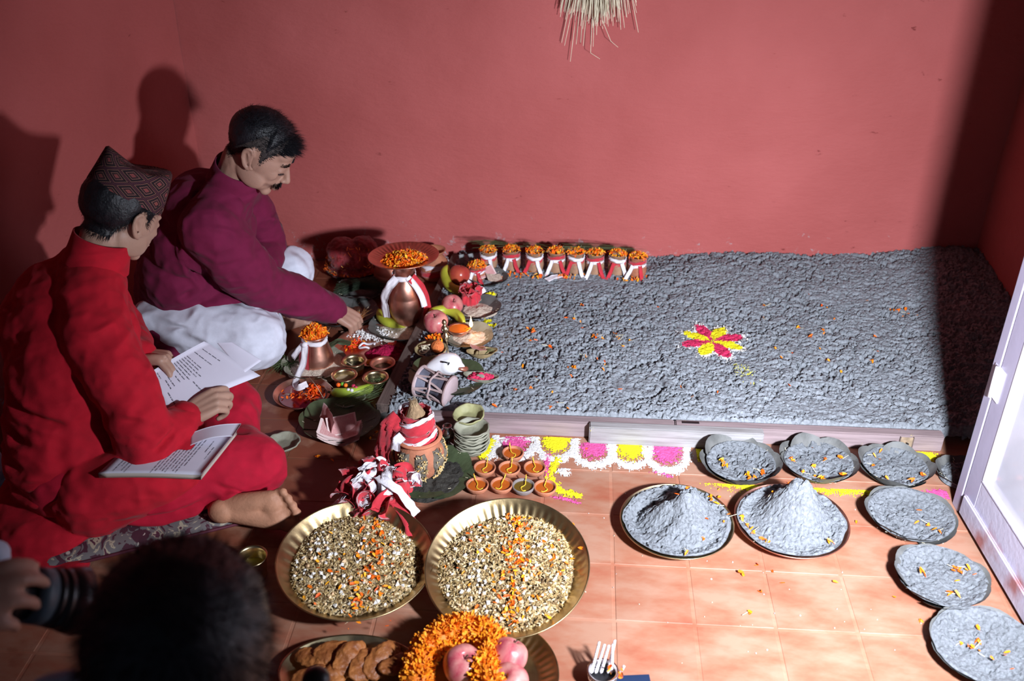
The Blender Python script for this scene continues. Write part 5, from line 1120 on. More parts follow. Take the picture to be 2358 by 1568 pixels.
# ---- coconut on a grain-plastered clay pot
c = at(985, 1105, .0); LC = c
leaf_plate('green leaf plate of dark soil under the grain-plastered clay pot', (c.x, c.y + .01, .001), .125, .022, 8, MT['leaf'], seed=85)
h_ = heap('dark_soil', .105, .014, mat('dark_soil', (.03, .027, .022), .9, 0, .4, 60, .9, 200), 44, rough=.006, fr=70, loc=(c.x, c.y + .008, .005)); tag(h_, 'dark soil with scattered grain around the plastered clay pot', 'soil', kind='stuff')
c = at(966, 1098, .012); PT = thing('clay_pot', 'terracotta pot plastered with strips of dung and barley, holding the wrapped coconut', 'pot', (c.x, c.y + .022, .010))
PP_ = [(0, 0), (.030, 0), (.046, .010), (.061, .034), (.066, .060), (.063, .086), (.053, .106), (.051, .112), (.056, .118), (.0615, .121), (.0615, .126), (.057, .128), (.049, .118), (.046, .108), (0, .09)]
PPs = spline(PP_[:9], 3) + [np.array(q) for q in PP_[9:]]
V, Fc = lathe([tuple(q) for q in PPs], 56); ob('pot_body', V, Fc, MT['clay'], PT)
V, Fc = lathe([(.050, .1205), (.0625, .1215), (.0635, .1245), (.0615, .1275), (.055, .1285)], 56); ob('pot_rim', V, Fc, mat('terracotta_rim', (.50, .17, .09), .7, 0, .1, 30), PT)
rpr = lambda z: float(np.interp(z, [0, .01, .034, .060, .086, .106], [.03, .046, .061, .066, .063, .053]))
MDG = mat('grey_dung', (.13, .11, .085), .9, 0, .35, 50, .9, 150)
for k, a0 in enumerate((-2.15, -1.35, -.55, .35, 1.3, 2.3, 3.1)):
    zs = np.linspace(.008, .102, 26); aa = np.linspace(-1, 1, 12); Zg, Ag = np.meshgrid(zs, aa, indexing='ij'); wd = .26 + .05 * np.sin(Zg * 90 + k)
    R0 = np.vectorize(rpr)(Zg); th_ = a0 + Ag * wd; bump_ = .009 * np.clip(1 - Ag ** 4, 0, 1) * (0.7 + .6 * fbm(Zg * 90, th_ * 9, seed=k, octv=2)) - .001
    V = np.stack([(R0 + bump_) * np.cos(th_), (R0 + bump_) * np.sin(th_), Zg], -1).reshape(-1, 3); s_ = ob('dung_strip', V, grid_faces(12, 26), MDG, PT)
    def pg(r, a0=a0):
        z = r.uniform(.012, .10); a = a0 + r.uniform(-.22, .22); q = rpr(z) + .009; return (q * math.cos(a), q * math.sin(a), z)
    bits('barley_grains', 75, pg, MT['bits'], .0095, [(.62, .46, .22), (.72, .56, .3), (.5, .36, .16), (.8, .45, .12)], s_, k, 'grain', 1.0)
co = thing('coconut', 'husked coconut standing in the clay pot, wrapped in red and white cloth', 'coconut', (c.x - .004, c.y + .022, .118))
V, Fc = blob([('e', (0, 0, .035), (.047, .047, .052)), ('t', [(0, 0, .06), (-.002, .0, .095), (-.005, .0, .118)], [.036, .022, .010])], .0025, 6, lambda V, n: .0012 * vnoise(np.arctan2(V[:, 1], V[:, 0]) * 16, V[:, 2] * 30, seed=4))
ob('husk', V, Fc, mat('coconut_husk', (.34, .22, .12), .85, 0, .3, 10, .7, 40, stretch=(18, 18, 2)), co)
grass('husk_fibres', None, lambda r: (lambda a: [(.012 * math.cos(a), .012 * math.sin(a), .100), (.011 * math.cos(a) - .004, .011 * math.sin(a), .118), (-.006 + .012 * math.cos(a) * r.random(), .012 * math.sin(a), .128 + r.uniform(0, .008))])(r.uniform(0, 6.28)), 90, mat('husk_fibre', (.42, .30, .17), .8), 9, w=.0007, parent=co)
def ring(r0, z0, dz=0, w=.02, ph=0, n=14, zz=.004, m=None, name='red_cloth', r1=None, a0=0, a1=2 * PI):
    pts = [(((r1 or r0) * t_ + r0 * (1 - t_)) * math.cos(a), ((r1 or r0) * t_ + r0 * (1 - t_)) * math.sin(a), z0 + dz * t_ + zz * math.sin(2 * a + ph)) for t_, a in zip(np.linspace(0, 1, n), np.linspace(a0, a1, n))]
    return local_ribbon(name, pts, w, m or MT['red_cloth'], co, crinkle=.0022, tw=[PI / 2 - .15] * n, cols=5)
ring(.050, .030, .0, .040, 1); ring(.047, .062, .004, .034, 2); ring(.040, .082, .004, .020, 0)
ring(.053, .014, .018, .011, 2.2, m=MT['white_cloth'], name='white_cloth', zz=.008); ring(.046, .082, .0, .012, 3, m=MT['white_cloth'], name='white_cloth', zz=.010)
local_ribbon('red_cloth', [(-.040, -.02, .085), (-.066, -.03, .06), (-.080, -.035, .02), (-.088, -.05, -.03), (-.080, -.06, -.075), (-.070, -.08, -.100)], .05, MT['red_cloth'], co, up=(-.6, -1, 0), crinkle=.004, cols=6)
local_ribbon('white_cloth', [(-.030, -.045, .045), (-.046, -.052, .030), (-.050, -.055, .005)], .026, MT['white_cloth'], co, up=(-.4, -1, 0), crinkle=.002)

# crumpled heap of red and white ribbons on the left thali
c = at(868, 1135, .07); t = thing('ribbon_heap', 'crumpled heap of red and white cloth ribbons on the upper edge of the brass thali', 'cloth', (c.x, c.y, .055))
V, Fc = blob([('e', (0, 0, .018), (.075, .055, .024)), ('e', (-.035, .02, .026), (.04, .035, .026)), ('e', (.035, -.01, .03), (.045, .04, .026))], .004, 3, lambda V, n: .007 * fbm(V[:, 0] * 45, V[:, 1] * 45, V[:, 2] * 45, 8)); ob('crumpled_core', V, Fc, MT['red_cloth'], t)
rnd = random.Random(77)
for k in range(26):
    red = k % 5 in (0, 1, 2, 3); n_ = rnd.choice((4, 5)); a = rnd.uniform(0, 2 * PI); r0 = rnd.uniform(.02, .07)
    x, y, z = r0 * math.cos(a), r0 * .8 * math.sin(a), .03 + .035 * (1 - (r0 / .08)) + (.010 if not red else 0); d = rnd.uniform(0, 2 * PI); pts = []
    for q in range(n_):
        pts.append((x, y, max(z, .008))); st = rnd.uniform(.022, .042); d += rnd.uniform(-1.3, 1.3); x += st * math.cos(d); y += st * math.sin(d); rr_ = math.hypot(x / .105, y / .085)
        if rr_ > 1: x /= rr_; y /= rr_
        z = .020 + .040 * max(0, 1 - rr_) + rnd.uniform(-.012, .022) + (.008 if not red else 0)
    local_ribbon('red_ribbon' if red else 'white_ribbon', pts, .048 if red else .032, MT['red_cloth'] if red else MT['white_cloth'], t, tw=[rnd.uniform(-1.4, 1.4) for _ in pts], crinkle=.0025, seed=k, cols=5, n=8)
for (pts, w, red) in [([(.01, -.01, .078), (.03, -.03, .080), (.065, -.050, .070), (.095, -.070, .045), (.115, -.080, .02)], .026, False), ([(.035, .035, .075), (.03, .0, .083), (.035, -.03, .075), (.04, -.06, .060)], .028, False), ([(-.05, -.03, .05), (-.075, -.045, .035), (-.105, -.060, .01)], .018, False),
                     ([(.05, -.05, .045), (.08, -.075, .03), (.105, -.11, .012), (.112, -.14, .002)], .034, True), ([(-.07, .03, .04), (-.085, .045, .05), (-.095, .075, .03)], .04, True), ([(-.02, .05, .06), (-.03, .065, .07), (-.04, .085, .06)], .034, True),
                     ([(-.045, .015, .072), (-.02, .030, .080), (.0, .045, .072), (.012, .06, .06)], .022, False), ([(-.055, -.02, .062), (-.03, -.005, .074), (-.01, -.02, .072), (.0, -.045, .062), (-.02, -.06, .05)], .020, False)]:
    local_ribbon('red_ribbon' if red else 'white_ribbon', pts, w, MT['red_cloth'] if red else MT['white_cloth'], t, tw=[.2 * math.sin(i * 2) for i in range(len(pts))], crinkle=.002, cols=5, n=8)

# ---- hourglass drum leaning on a leaf plate
c = at(1030, 905, .01); leaf_plate('wide dark green leaf plate under the little lashed drum', (c.x, c.y, .052), .120, .02, 8, MT['leaf'], (R(-3), R(4), 0), 86)
dc = at(1001, 886, .095); ax = Vector((.93, -.36, -.10)).normalized(); Mr = ax.to_track_quat('Z', 'Y').to_euler()
dr = thing('hand_drum', 'small lashed hourglass drum lying on its side on the leaf plate', 'drum', tuple(dc - Vector((0, 0, .004))), Mr)
HL = .052
V, Fc = lathe([(0, -HL), (.042, -HL), (.040, -HL + .01), (.030, -.018), (.026, 0), (.030, .018), (.040, HL - .01), (.042, HL), (0, HL)], 40); ob('drum_body', V, Fc, mat('drum_wood', (.13, .13, .17), .6, 0, .4, 20, .3, 60), dr)
MSKN = mat('drum_skin', (.42, .32, .33), .7, 0, .2, 14, .3, 60)
for s in (-1, 1):
    V, Fc = lathe([(0, s * (HL + .003)), (.043, s * (HL + .003)), (.046, s * HL), (.0455, s * (HL - .008)), (.0425, s * (HL - .009))], 40); ob('drum_head', V, Fc, MSKN, dr)
    V, Fc = tube([(.0465 * math.cos(a), .0465 * math.sin(a), s * (HL - .002)) for a in np.linspace(0, 2 * PI, 33)], .0028, 8, cap=False); ob('hoop', V, Fc, mat('hoop_hide', (.33, .23, .22), .7, 0, .3, 40), dr)
MLAC = mat('lashing', (.40, .29, .28), .75, 0, .2, 40)
for k in range(14):
    a = 2 * PI * k / 14; a2 = a + PI / 14 * (1 if k % 2 else 1); s = 1 if k % 2 else -1
    V, Fc = ribbon([(.047 * math.cos(a), .047 * math.sin(a), -s * HL), (.041 * math.cos((a + a2) / 2), .041 * math.sin((a + a2) / 2), 0), (.047 * math.cos(a + PI / 7), .047 * math.sin(a + PI / 7), s * HL)], .006, up=(math.cos(a), math.sin(a), 0), th=.0015, cols=1, tw=[0, 0, 0]); ob('lashing', V, Fc, MLAC, dr, smooth=False)
V, Fc = tube([(.043 * math.cos(a), .043 * math.sin(a), .003 * math.sin(5 * a)) for a in np.linspace(0, 2 * PI, 33)], .0035, 8, cap=False); ob('waist_band', V, Fc, MLAC, dr)
# conch
cc = at(1022, 842, .095); t = thing('conch_shell', 'polished white conch shell behind the little drum', 'shell', (cc.x, cc.y, .075))
V, Fc = blob([('t', [(-.055, -.01, .012), (-.03, -.005, .020), (0, 0, .026), (.03, .0, .026), (.052, -.004, .018)], [.008, .022, .034, .033, .014]), ('e', (.018, -.012, .03), (.034, .026, .028))], .0025, 8); ob('shell', V, Fc, mat('conch', (.82, .80, .82), .22, 0, .05, 10, coat=.4), t)
V, Fc = tube([(.052, -.03, .03), (.064, -.02, .022), (.068, -.0, .012), (.058, .01, .004)], [.004, .007, .007, .004], 10); ob('lip', V, Fc, MT['copper_dull'], t)
V, Fc = tube([(.0, -.030, .052), (.010, -.034, .054), (.022, -.033, .050), (.018, -.036, .046)], [.003, .002, .003, .002], 8); ob('black_mark', V, Fc, MT['black'], t)
# brass wand / bell handle
b0 = at(1033, 830, .115); b1 = at(1024, 762, .20)
t = thing('brass_bell_handle', 'slender brass bell with knobbed ornate top rising from the conch', 'bell', (b0.x, b0.y + .01, .11), (R(-8), R(-6), 0))
V, Fc = lathe([(0, 0), (.004, .002), (.0028, .008), (.0022, .05), (.0035, .055), (.0022, .06), (.006, .066), (.010, .072), (.011, .080), (.007, .088), (.006, .092), (.011, .098), (.012, .106), (.008, .112), (.004, .116), (.008, .122), (.006, .130), (0, .134)], 20); ob('shaft', V, Fc, MT['gold'], t)
for k in range(8):
    a = k * PI / 4; V, Fc = sphere((.010 * math.cos(a), .010 * math.sin(a), .077 + .025 * (k % 2)), .0042, 8, 6); ob('knob', V, Fc, MT['gold'], t)

# red powder boat-shaped bowl, and other leaf bowls at the bed edge
def boat(lab, px, py, z, L_, W_, rot, m, fill=None, seed=0, hh=.022):
    c = at(px, py, z + .012); t = thing('leaf_bowl', lab, 'bowl', (c.x, c.y, z), (0, 0, rot))
    def wob(r, zz, a, i): k = 1 + .18 * abs(math.cos(a)) ** 6; return r * k, zz + .006 * abs(math.cos(a)) ** 4 * (zz / hh)
    V, Fc = lathe(bowl_prof(1, hh, .4, .03, 0, .7), 48, lambda r, zz, a, i: wob(r, zz, a, i)); V = [(x * L_, y * W_, zz if zz < hh + .01 else hh + .001) for x, y, zz in V]; ob('bowl', V, Fc, m, t); return t, c
t, c = boat('boat-shaped leaf bowl of crimson powder on the sand edge', 1108, 872, .052, .047, .025, R(-8), MT['leaf_pale'])
tag(heap('crimson_powder', .042, .010, mat('rose_crimson_powder', (.62, .03, .10), .95, 0, .2, 90, .8, 300), 51, .5, loc=(c.x, c.y, .068), rough=.006, fr=110), 'crimson powder filling the boat-shaped leaf bowl', 'powder', kind='stuff')
t, c = boat('leaf bowl with a folded banknote on the sand edge', 1110, 815, .052, .042, .026, R(10), mat('tan_leaf', (.33, .24, .12), .6, 0, .3, 30, .3, 60))
V, Fc = note_mesh(.05, .06, .004); tag(ob('banknote', V, Fc, MNT, None, (c.x - .014, c.y + .006, .082), (R(-18), R(14), R(8))), 'folded banknote in the small leaf bowl on the sand edge', 'banknote')
grass('grass_tuft', 'few grass ends in the banknote bowl', lambda r: [(c.x + .01, c.y - .01, .07), (c.x + .022, c.y + r.uniform(-.01, .01), .078), (c.x + .04 + r.uniform(-.01, .01), c.y + r.uniform(-.015, .015), .08)], 12, MT['grass'], 31)
c = at(992, 806, .065); pale_bowl('tan leaf bowl holding cord rings and a ball of thread', (c.x, c.y, .048), .050, .022, m=mat('tan_leaf2', (.36, .30, .15), .6, 0, .3, 30, .3, 60), seed=5)
V, Fc = sphere((0, 0, 0), .019, 20, 14); V = [(x * (1 + .05 * math.sin(20 * z * 50)), y, z) for x, y, z in V]
tb_ = thing('thread_ball', 'ball of orange-red thread in the tan leaf bowl', 'thread', (c.x + .022, c.y + .002, .078)); ob('core', V, Fc, mat('orange_thread', (.60, .13, .03), .7, 0, .3, 60, .9, 200), tb_)
for k in range(26):
    M_ = Euler((k * .8, k * 1.3, k * .5)).to_matrix(); V, Fc = tube([tuple(M_ @ Vector((.0196 * math.cos(a), .0196 * math.sin(a), 0))) for a in np.linspace(0, 2 * PI, 22)], .0008, 5, cap=False); 
    if k == 0: bb = MB()
    bb.add(V, Fc)
o = bb.build('thread_windings', mat('thread2', (.72, .22, .06), .7), tb_); o['kind'] = 'stuff'
for k in range(4):
    V, Fc = tube([(.013 * math.cos(a), .009 * math.sin(a), 0) for a in np.linspace(0, 2 * PI, 22)], .0024, 7, cap=False); tag(ob('cord_ring', V, Fc, MT['straw'], None, (c.x - .022 + .006 * (k % 2), c.y - .010 + .006 * k, .066 + .004 * k), (R(20), R(10 * k - 15), k)), 'grey-tan cord ring heaped in the tan leaf bowl', 'ring', 'cord rings')
# brass lamp burning on a leaf plate of rice
c = at(1078, 778, .06); leaf_plate('leaf plate of rice carrying the burning lamp', (c.x, c.y, .052), .085, .016, 7, MT['leaf_pale'], seed=88)
tag(heap('rice_heap', .062, .016, mat('pale_rice', (.70, .58, .44), .75, 0, .15, 160, .8, 300), 53, .8, loc=(c.x + .008, c.y + .004, .057), rough=.003), 'pale rice glowing beside the lamp flame', 'rice', kind='stuff')
lc = at(1057, 762, .085); lt = thing('brass_oil_lamp', 'burning brass lamp bowl of orange oil beside the apples', 'oil lamp', (lc.x, lc.y, .070))
V, Fc = lathe([(0, 0), (.014, 0), (.016, .003), (.024, .008), (.033, .018), (.035, .024), (.0362, .026), (.035, .0275), (.032, .022), (.022, .011), (0, .008)], 44, lambda r, z, a, i: (r * (1 + .16 * math.exp(-(((a + .25) % (2 * PI) - .25 + .0) / .2) ** 2) * (z > .012)), z)); ob('bowl', V, Fc, MT['copper'], lt)
V, Fc = lathe([(0, .0225), (.0315, .0225)], 36); ob('oil', V, Fc, mat('lamp_oil', (.62, .16, .01), .08, 0, .1, 15, coat=.6), lt)
V, Fc = tube([(.02, 0, .023), (.034, 0, .026), (.039, 0, .031)], .0022, 8); ob('wick', V, Fc, MWICK, lt)
fm = bpy.data.materials.new('flame'); fm.use_nodes = True; nt = fm.node_tree; nt.nodes.clear(); em = N(nt, 'ShaderNodeEmission'); em.inputs[0].default_value = (1.0, .62, .25, 1); em.inputs[1].default_value = 14; out = N(nt, 'ShaderNodeOutputMaterial'); nt.links.new(em.outputs[0], out.inputs[0])
V, Fc = lathe([tuple(q) for q in spline([(0, 0), (.0042, .005), (.0056, .011), (.0040, .021), (.0016, .032), (0, .042)], 4)], 16); fo = ob('flame', [(x + .0395, y, z + .030) for x, y, z in V], Fc, fm, lt)
pl_ = bpy.data.lights.new('flame_glow', 'POINT'); pl_.energy = 0.28; pl_.color = (1, .42, .10); pl_.shadow_soft_size = .008; po = bpy.data.objects.new('flame_glow', pl_); COL.objects.link(po); po.parent = lt; po.location = (.0395, 0, .048)
bits('marigold_bits', 60, lambda r: (at(1003, 775, .07).x + r.gauss(0, .012), at(1003, 775, .07).y + r.gauss(0, .01), .066 + r.uniform(0, .008)), MT['petal'], .013, ORANGE, None, 71, 'petal', .8); tag(bpy.data.objects['marigold_bits.002'], 'orange petals left of the burning lamp', 'petals')

# fruit
ball_fruit('pink apple nearest the burning lamp', 1004, 742, .040, MAP, (R(20), R(-6), 0), .052)
ball_fruit('smaller pink apple left of the red cloth rosette', 1041, 703, .036, MAP, (R(25), R(-14), 1), .052)
ball_fruit('dark red apple beside the yellow banana near the wall', 1058, 633, .037, MAR, (R(18), R(12), 2), .055)
banana('green-yellow banana lying in front of the tall copper pot', [at(872, 714, .04), at(884, 735, .036), at(905, 744, .036), at(935, 742, .036), at(958, 733, .036)], .0175)
banana('long green-yellow banana arching behind the pink apple', [at(985, 728, .075), at(1005, 716, .082), at(1030, 714, .082), at(1052, 724, .078), at(1068, 744, .072)], .0165)
banana('upright yellow-green banana hugging the dark red apple', [at(1030, 612, .10), at(1024, 635, .085), at(1034, 657, .075), at(1052, 668, .072), at(1070, 668, .072)], .0165)
# red rosette and plates along the bed edge
c = at(1095, 712, .06); leaf_plate('leaf plate of rice under the red cloth rosette', (c.x, c.y, .052), .088, .02, 7, MT['leaf_grey'], seed=89)
tag(heap('rice_heap', .062, .014, MT['rice'], 55, .85, loc=(c.x + .014, c.y - .004, .057), rough=.003), 'grey-pink rice beside the red rosette', 'rice', kind='stuff')
c = at(1083, 690, .075); t = thing('cloth_rosette', 'red cloth gathered into a rosette with gold threads inside', 'cloth', (c.x, c.y, .060))
V, Fc = lathe([tuple(q) for q in spline([(0, 0), (.022, 0), (.032, .012), (.030, .028), (.026, .04), (.034, .052), (.039, .058), (.034, .056), (.024, .044), (.015, .038), (0, .035)], 3)], 72, lambda r, z, a, i: (r * (1 + .16 * math.sin(5 * a + z * 30) * min(1, z / .03) + .05 * math.sin(13 * a)), z + .004 * math.sin(5 * a + 1) * min(1, z / .04))); ob('red_cloth', V, Fc, MT['red_cloth'], t)
for k in range(7): V, Fc = ribbon([(.012 * math.cos(k), .012 * math.sin(k), .036), (.03 * math.cos(k), .03 * math.sin(k), .058), (.040 * math.cos(k + .3), .040 * math.sin(k + .3), .045)], .026, tw=[.3, .6, .2], crinkle=.002, up=(math.cos(k), math.sin(k), 1)); ob('cloth_fold', V, Fc, MT['red_cloth'], t)
grass('gold_threads', None, lambda r: (lambda a: [(.004 * math.cos(a), .004 * math.sin(a), .038), (.008 * math.cos(a), .008 * math.sin(a), .05), (.012 * math.cos(a), .012 * math.sin(a), .064)])(r.uniform(0, 6.28)), 12, MTN, 3, parent=t)
V, Fc = ribbon([(.012, .030, .03), (.034, .028, .042), (.044, .022, .030)], .022, tw=[.5, .8, .4]); ob('white_corner', V, Fc, MT['white_cloth'], t)
c = at(1125, 648, .055); leaf_plate('grey leaf plate with folded notes beside the small flower pot', (c.x, c.y, .052), .075, .022, 7, MT['leaf_grey'], seed=90)
V, Fc = note_mesh(.075, .04, .004); tag(ob('banknote', V, Fc, MNT, None, (c.x - .012, c.y + .012, .085), (R(35), 0, R(42))), 'banknote leaning in the grey leaf plate by the pots', 'banknote')
V, Fc = note_mesh(.055, .045, .003); tag(ob('banknote', V, Fc, MT['rice'], None, (c.x + .022, c.y - .010, .075), (R(10), R(10), R(20))), 'pale crumpled note flat in the grey leaf plate', 'banknote')
for (px, py, col, nm) in ((1120, 738, MYL, 'yellow_powder_patch'), (1133, 748, MYL, 'yellow_powder_patch'), (1130, 680, MYL, 'yellow_powder_patch')):
    c = at(px, py, .055); powder(nm, 'yellow powder dab on the sand at (%s)' % {1120: 'the tip of the lamp plate', 1133: 'the near side of the lamp plate', 1130: 'the edge beside the rosette'}[px], c.x - .03, c.y - .03, c.x + .03, c.y + .03, ell(c.x, c.y, .02, .014, .5), MYL, base=lambda x, y: bed_h(x, y), z=.001, seed=px)

# ---- row of clay pots along the wall
def wall_pot(px, py, lab, H_=.088, Rr=.034, style=0, seed=0, m=None, z0=.052):
    c = at(px, py, z0); t = thing('clay_pot', lab, 'pot', (c.x, c.y + .012, z0), (0, 0, 0), 'ribboned clay pots along the wall')
    P = [(0, 0), (Rr * .62, 0), (Rr * .85, H_ * .12), (Rr, H_ * .36), (Rr * .95, H_ * .58), (Rr * .80, H_ * .76), (Rr * .76, H_ * .84), (Rr * .84, H_ * .93), (Rr * .96, H_), (Rr * .90, H_ * 1.01), (Rr * .7, H_ * .86), (0, H_ * .7)]
    V, Fc = lathe([tuple(q) for q in spline(P, 2)], 36); ob('pot_body', V, Fc, m or MT['clay_pale'], t)
    r = random.Random(seed)
    bm = {0: ('white_cloth', 'red_cloth'), 1: ('red_cloth', 'white_cloth')}[style % 2]
    for q in range(2):
        pts = [(Rr * .92 * math.cos(a), Rr * .92 * math.sin(a), H_ * (.80 - .16 * q) + .003 * math.sin(2 * a + seed + q)) for a in np.linspace(0, 2 * PI, 12)]
        V, Fc = ribbon(pts, .013, tw=[PI / 2] * 12, crinkle=.0015, seed=seed); ob(bm[q].replace('cloth', 'ribbon'), V, Fc, MT[bm[q]], t)
    for q, mm_ in enumerate((MT['white_cloth'], MT['red_cloth'])):
        s = (1 if (seed + q) % 2 else -1); x = s * Rr * r.uniform(.3, .8); ln = r.uniform(.5, .95)
        V, Fc = ribbon([(x * .7, -Rr * .95, H_ * .72), (x * 1.1, -Rr * 1.15, H_ * .45), (x * 1.3 + s * .004, -Rr * 1.25, H_ * .45 - H_ * ln * .35), (x * 1.4 + s * .010, -Rr * 1.6, .004)], .0135, up=(0, -.9, .4), crinkle=.0015, seed=seed); ob('white_ribbon' if q == 0 else 'red_ribbon', V, Fc, mm_, t)
    bits('marigold_petals', 120, disc_place(0, 0, H_ * .98, Rr * .98, Rr * .9, .016), MT['petal'], .0125, ORANGE + [(1, .5, .03)], t, seed + 50, 'petal', .9, straws=10)
    return t
names = ['leftmost clay pot of the wall row, stubby and greyish, red and white band', 'second clay pot from the left in the wall row, broad red band', 'third clay pot from the left in the wall row, long white ribbon', 'fourth clay pot from the left in the wall row, red ribbon trailing', 'fifth clay pot in the wall row with broad white collar', 'sixth clay pot in the wall row, knotted white ribbon', 'second clay pot from the right end of the wall row', 'rightmost clay pot in the wall row, petals at its foot']
for i, (px, py) in enumerate([(1124, 628), (1177, 630), (1230, 634), (1280, 634), (1325, 636), (1369, 638), (1420, 640), (1466, 646)]):
    wall_pot(px, py - 4, names[i], .086 if i else .080, .034, i, i * 3 + 1, MT['clay_pale'] if i != 7 else MT['clay'])
wall_pot(1098, 648, 'short wide clay pot by the dark red apple, in front of the wall row', .06, .033, 1, 40, MT['clay'])
bits('fallen_petals', 60, lambda r: (r.choice([at(1466, 655, .06).x, at(1300, 640, .06).x, at(1235, 638, .06).x, at(1190, 600, .06).x]) + r.gauss(0, .022), at(1466, 650, .06).y + r.gauss(0, .012) + .01, .067 + r.uniform(0, .005)), MT['petal'], .014, ORANGE, None, 91, 'petal', .7); tag(bpy.data.objects['fallen_petals'], 'orange petals dropped at the feet of the wall pots', 'petals')
c = at(1275, 642, .066); V, Fc = ribbon([(c.x - .025, c.y - .02, .070), (c.x, c.y, .073), (c.x + .025, c.y + .02, .070)], .028, crinkle=.001); tag(ob('white_cloth_scrap', V, Fc, MT['white_cloth']), 'scrap of white cloth fallen on the sand before the wall pots', 'cloth')
gy = at(1290, 600, .14)
for (x0p, x1p, n_, sd, lab) in ((1080, 1200, 18, 3, 'thin grass stalks laid across the two left wall pots'), (1195, 1275, 9, 4, 'few crossing grass stalks over the third wall pot'), (1290, 1480, 22, 5, 'thin grass stalks laid across the right-hand wall pots')):
    a_, b2_ = at(x0p, 566, .150), at(x1p, 575, .150); yy = at(1280, 628, .052).y + .02
    grass('grass_stalks', lab, lambda r: (lambda s, dz, dy: [(a_.x + r.uniform(-.01, .05), yy + dy, .150 + dz), ((a_.x + b2_.x) / 2, yy + dy * .7 + .004, .151 + dz * .7), (b2_.x + r.uniform(-.05, .02), yy - dy * .6 - .008, .146 + dz + r.uniform(-.006, .008))])(0, r.gauss(0, .006), r.gauss(0, .014)), n_, MT['grass'], sd, w=.0006)
# pale grey feather-like leaves by the wall
for k, (px, py) in enumerate(((1062, 600), (1083, 598), (1075, 615))):
    c = at(px, py, .07); V, Fc = ribbon([(0, 0, -.02), (.004, .0, 0), (0, .006, .022)], .020, up=(0, 1, 0), crinkle=.001); tag(ob('dry_leaf', V, Fc, mat('pale_grey_leaf%d' % k, (.28, .30, .30), .7), None, tuple(c)), ['upright pale grey dry leaf beside the old timber end', 'pale grey dry leaf left of the first wall pot', 'curled pale leaf above the dark red apple'][k], 'leaf')
# little coloured patches on the floor inside the cluster
for i, (px, py, rx, ry, mm_, lab) in enumerate([(900, 900, .05, .03, MYL, 'yellow turmeric smear on the floor right of the brass cups'), (925, 850, .03, .03, MRS, 'rose powder smear on the old timber'), (960, 740, .02, .015, MYL, 'yellow dab beside the banana in front of the tall pot'), (938, 690, .02, .02, MRS, 'rose powder spill right of the tall copper pot')]):
    c = at(px, py); powder('powder_patch', lab, c.x - rx * 1.3, c.y - ry * 1.3, c.x + rx * 1.3, c.y + ry * 1.3, ell(c.x, c.y, rx, ry), mm_, seed=60 + i)
c = at(845, 1035, 0); 
for k, (px, py, rz) in enumerate(((895, 955, .3), (925, 900, 1.2), (910, 925, -.5))):
    c = at(px, py, .02); V, Fc = ribbon([(-.04, 0, .0), (0, 0, .012), (.045, .005, .004)], .035, crinkle=.001); tag(ob('broad_leaf', V, Fc, MT['leaf'] if k else MT['leaf_grey'], None, (c.x, c.y, .012 + .01 * k), (0, 0, rz)), ['flat grey-brown leaf between money plate and coconut pot', 'upright green leaf tip behind the wrapped coconut', 'dark leaf lying behind the wrapped coconut'][k], 'leaf')

# ---- straw tassel hanging on the wall
st = atY(1372, 0, WY - .05); t = thing('straw_tassel', 'bundle of pale dry straw hanging down the red wall at the top', 'straw', (st.x, WY - .045, 1.30))
rnd = random.Random(23)
LONG = [(1293, 102), (1300, 105), (1327, 100), (1337, 98), (1343, 108), (1366, 110), (1313, 145), (1388, 68), (1412, 62), (1430, 70), (1470, 75), (1466, 30), (1438, 62)]
for k in range(170):
    if k < len(LONG): e = atY(*LONG[k], WY - .045); 
    else:
        px = 1180 + 0; px = rnd.gauss(1372, 42); px = min(max(px, 1290), 1465); e = atY(px, 50 - abs(px - 1375) * .35 + rnd.gauss(0, 12), WY - .045)
    x1 = e.x - st.x; z1 = e.z - 1.30; x0 = max(-.05, min(.05, x1 * .45 + rnd.gauss(0, .012))); yo = rnd.uniform(-.022, .028)
    mid = (x0 * .5 + x1 * .5 + rnd.gauss(0, .004), yo, z1 * .55)
    V, Fc = tube(spline([(x0, yo * .6, 0), mid, (x1, yo, z1)], 3), [.0016, .0016, .0015, .0014, .0012, .0012, .0009][:7], 4)
    ob('straw', V, Fc, MT['straw'], t, smooth=False)
V, Fc = tube([(0, 0, -.03), (0, 0, .02)], .055, 16); ob('binding', V, Fc, mat('twine', (.35, .28, .16), .8, 0, .3, 40, .8, 120), t)
V, Fc = tube([(0, .0, .0), (0, .03, .25)], .004, 8); ob('hanging_cord', V, Fc, MT['straw'], t)
for (zx, zz, L_) in ((-.02, .80, .12), (.045, .84, .10)):
    V, Fc = tube([(zx * .5, -.02, -.36), (zx + .01, -.022, zz - 1.30 + .03), (zx + L_ * .35, -.02, zz - 1.30 + .01)], [.0012, .001, .0007], 4); ob('straw', V, Fc, MT['straw'], t, smooth=False)

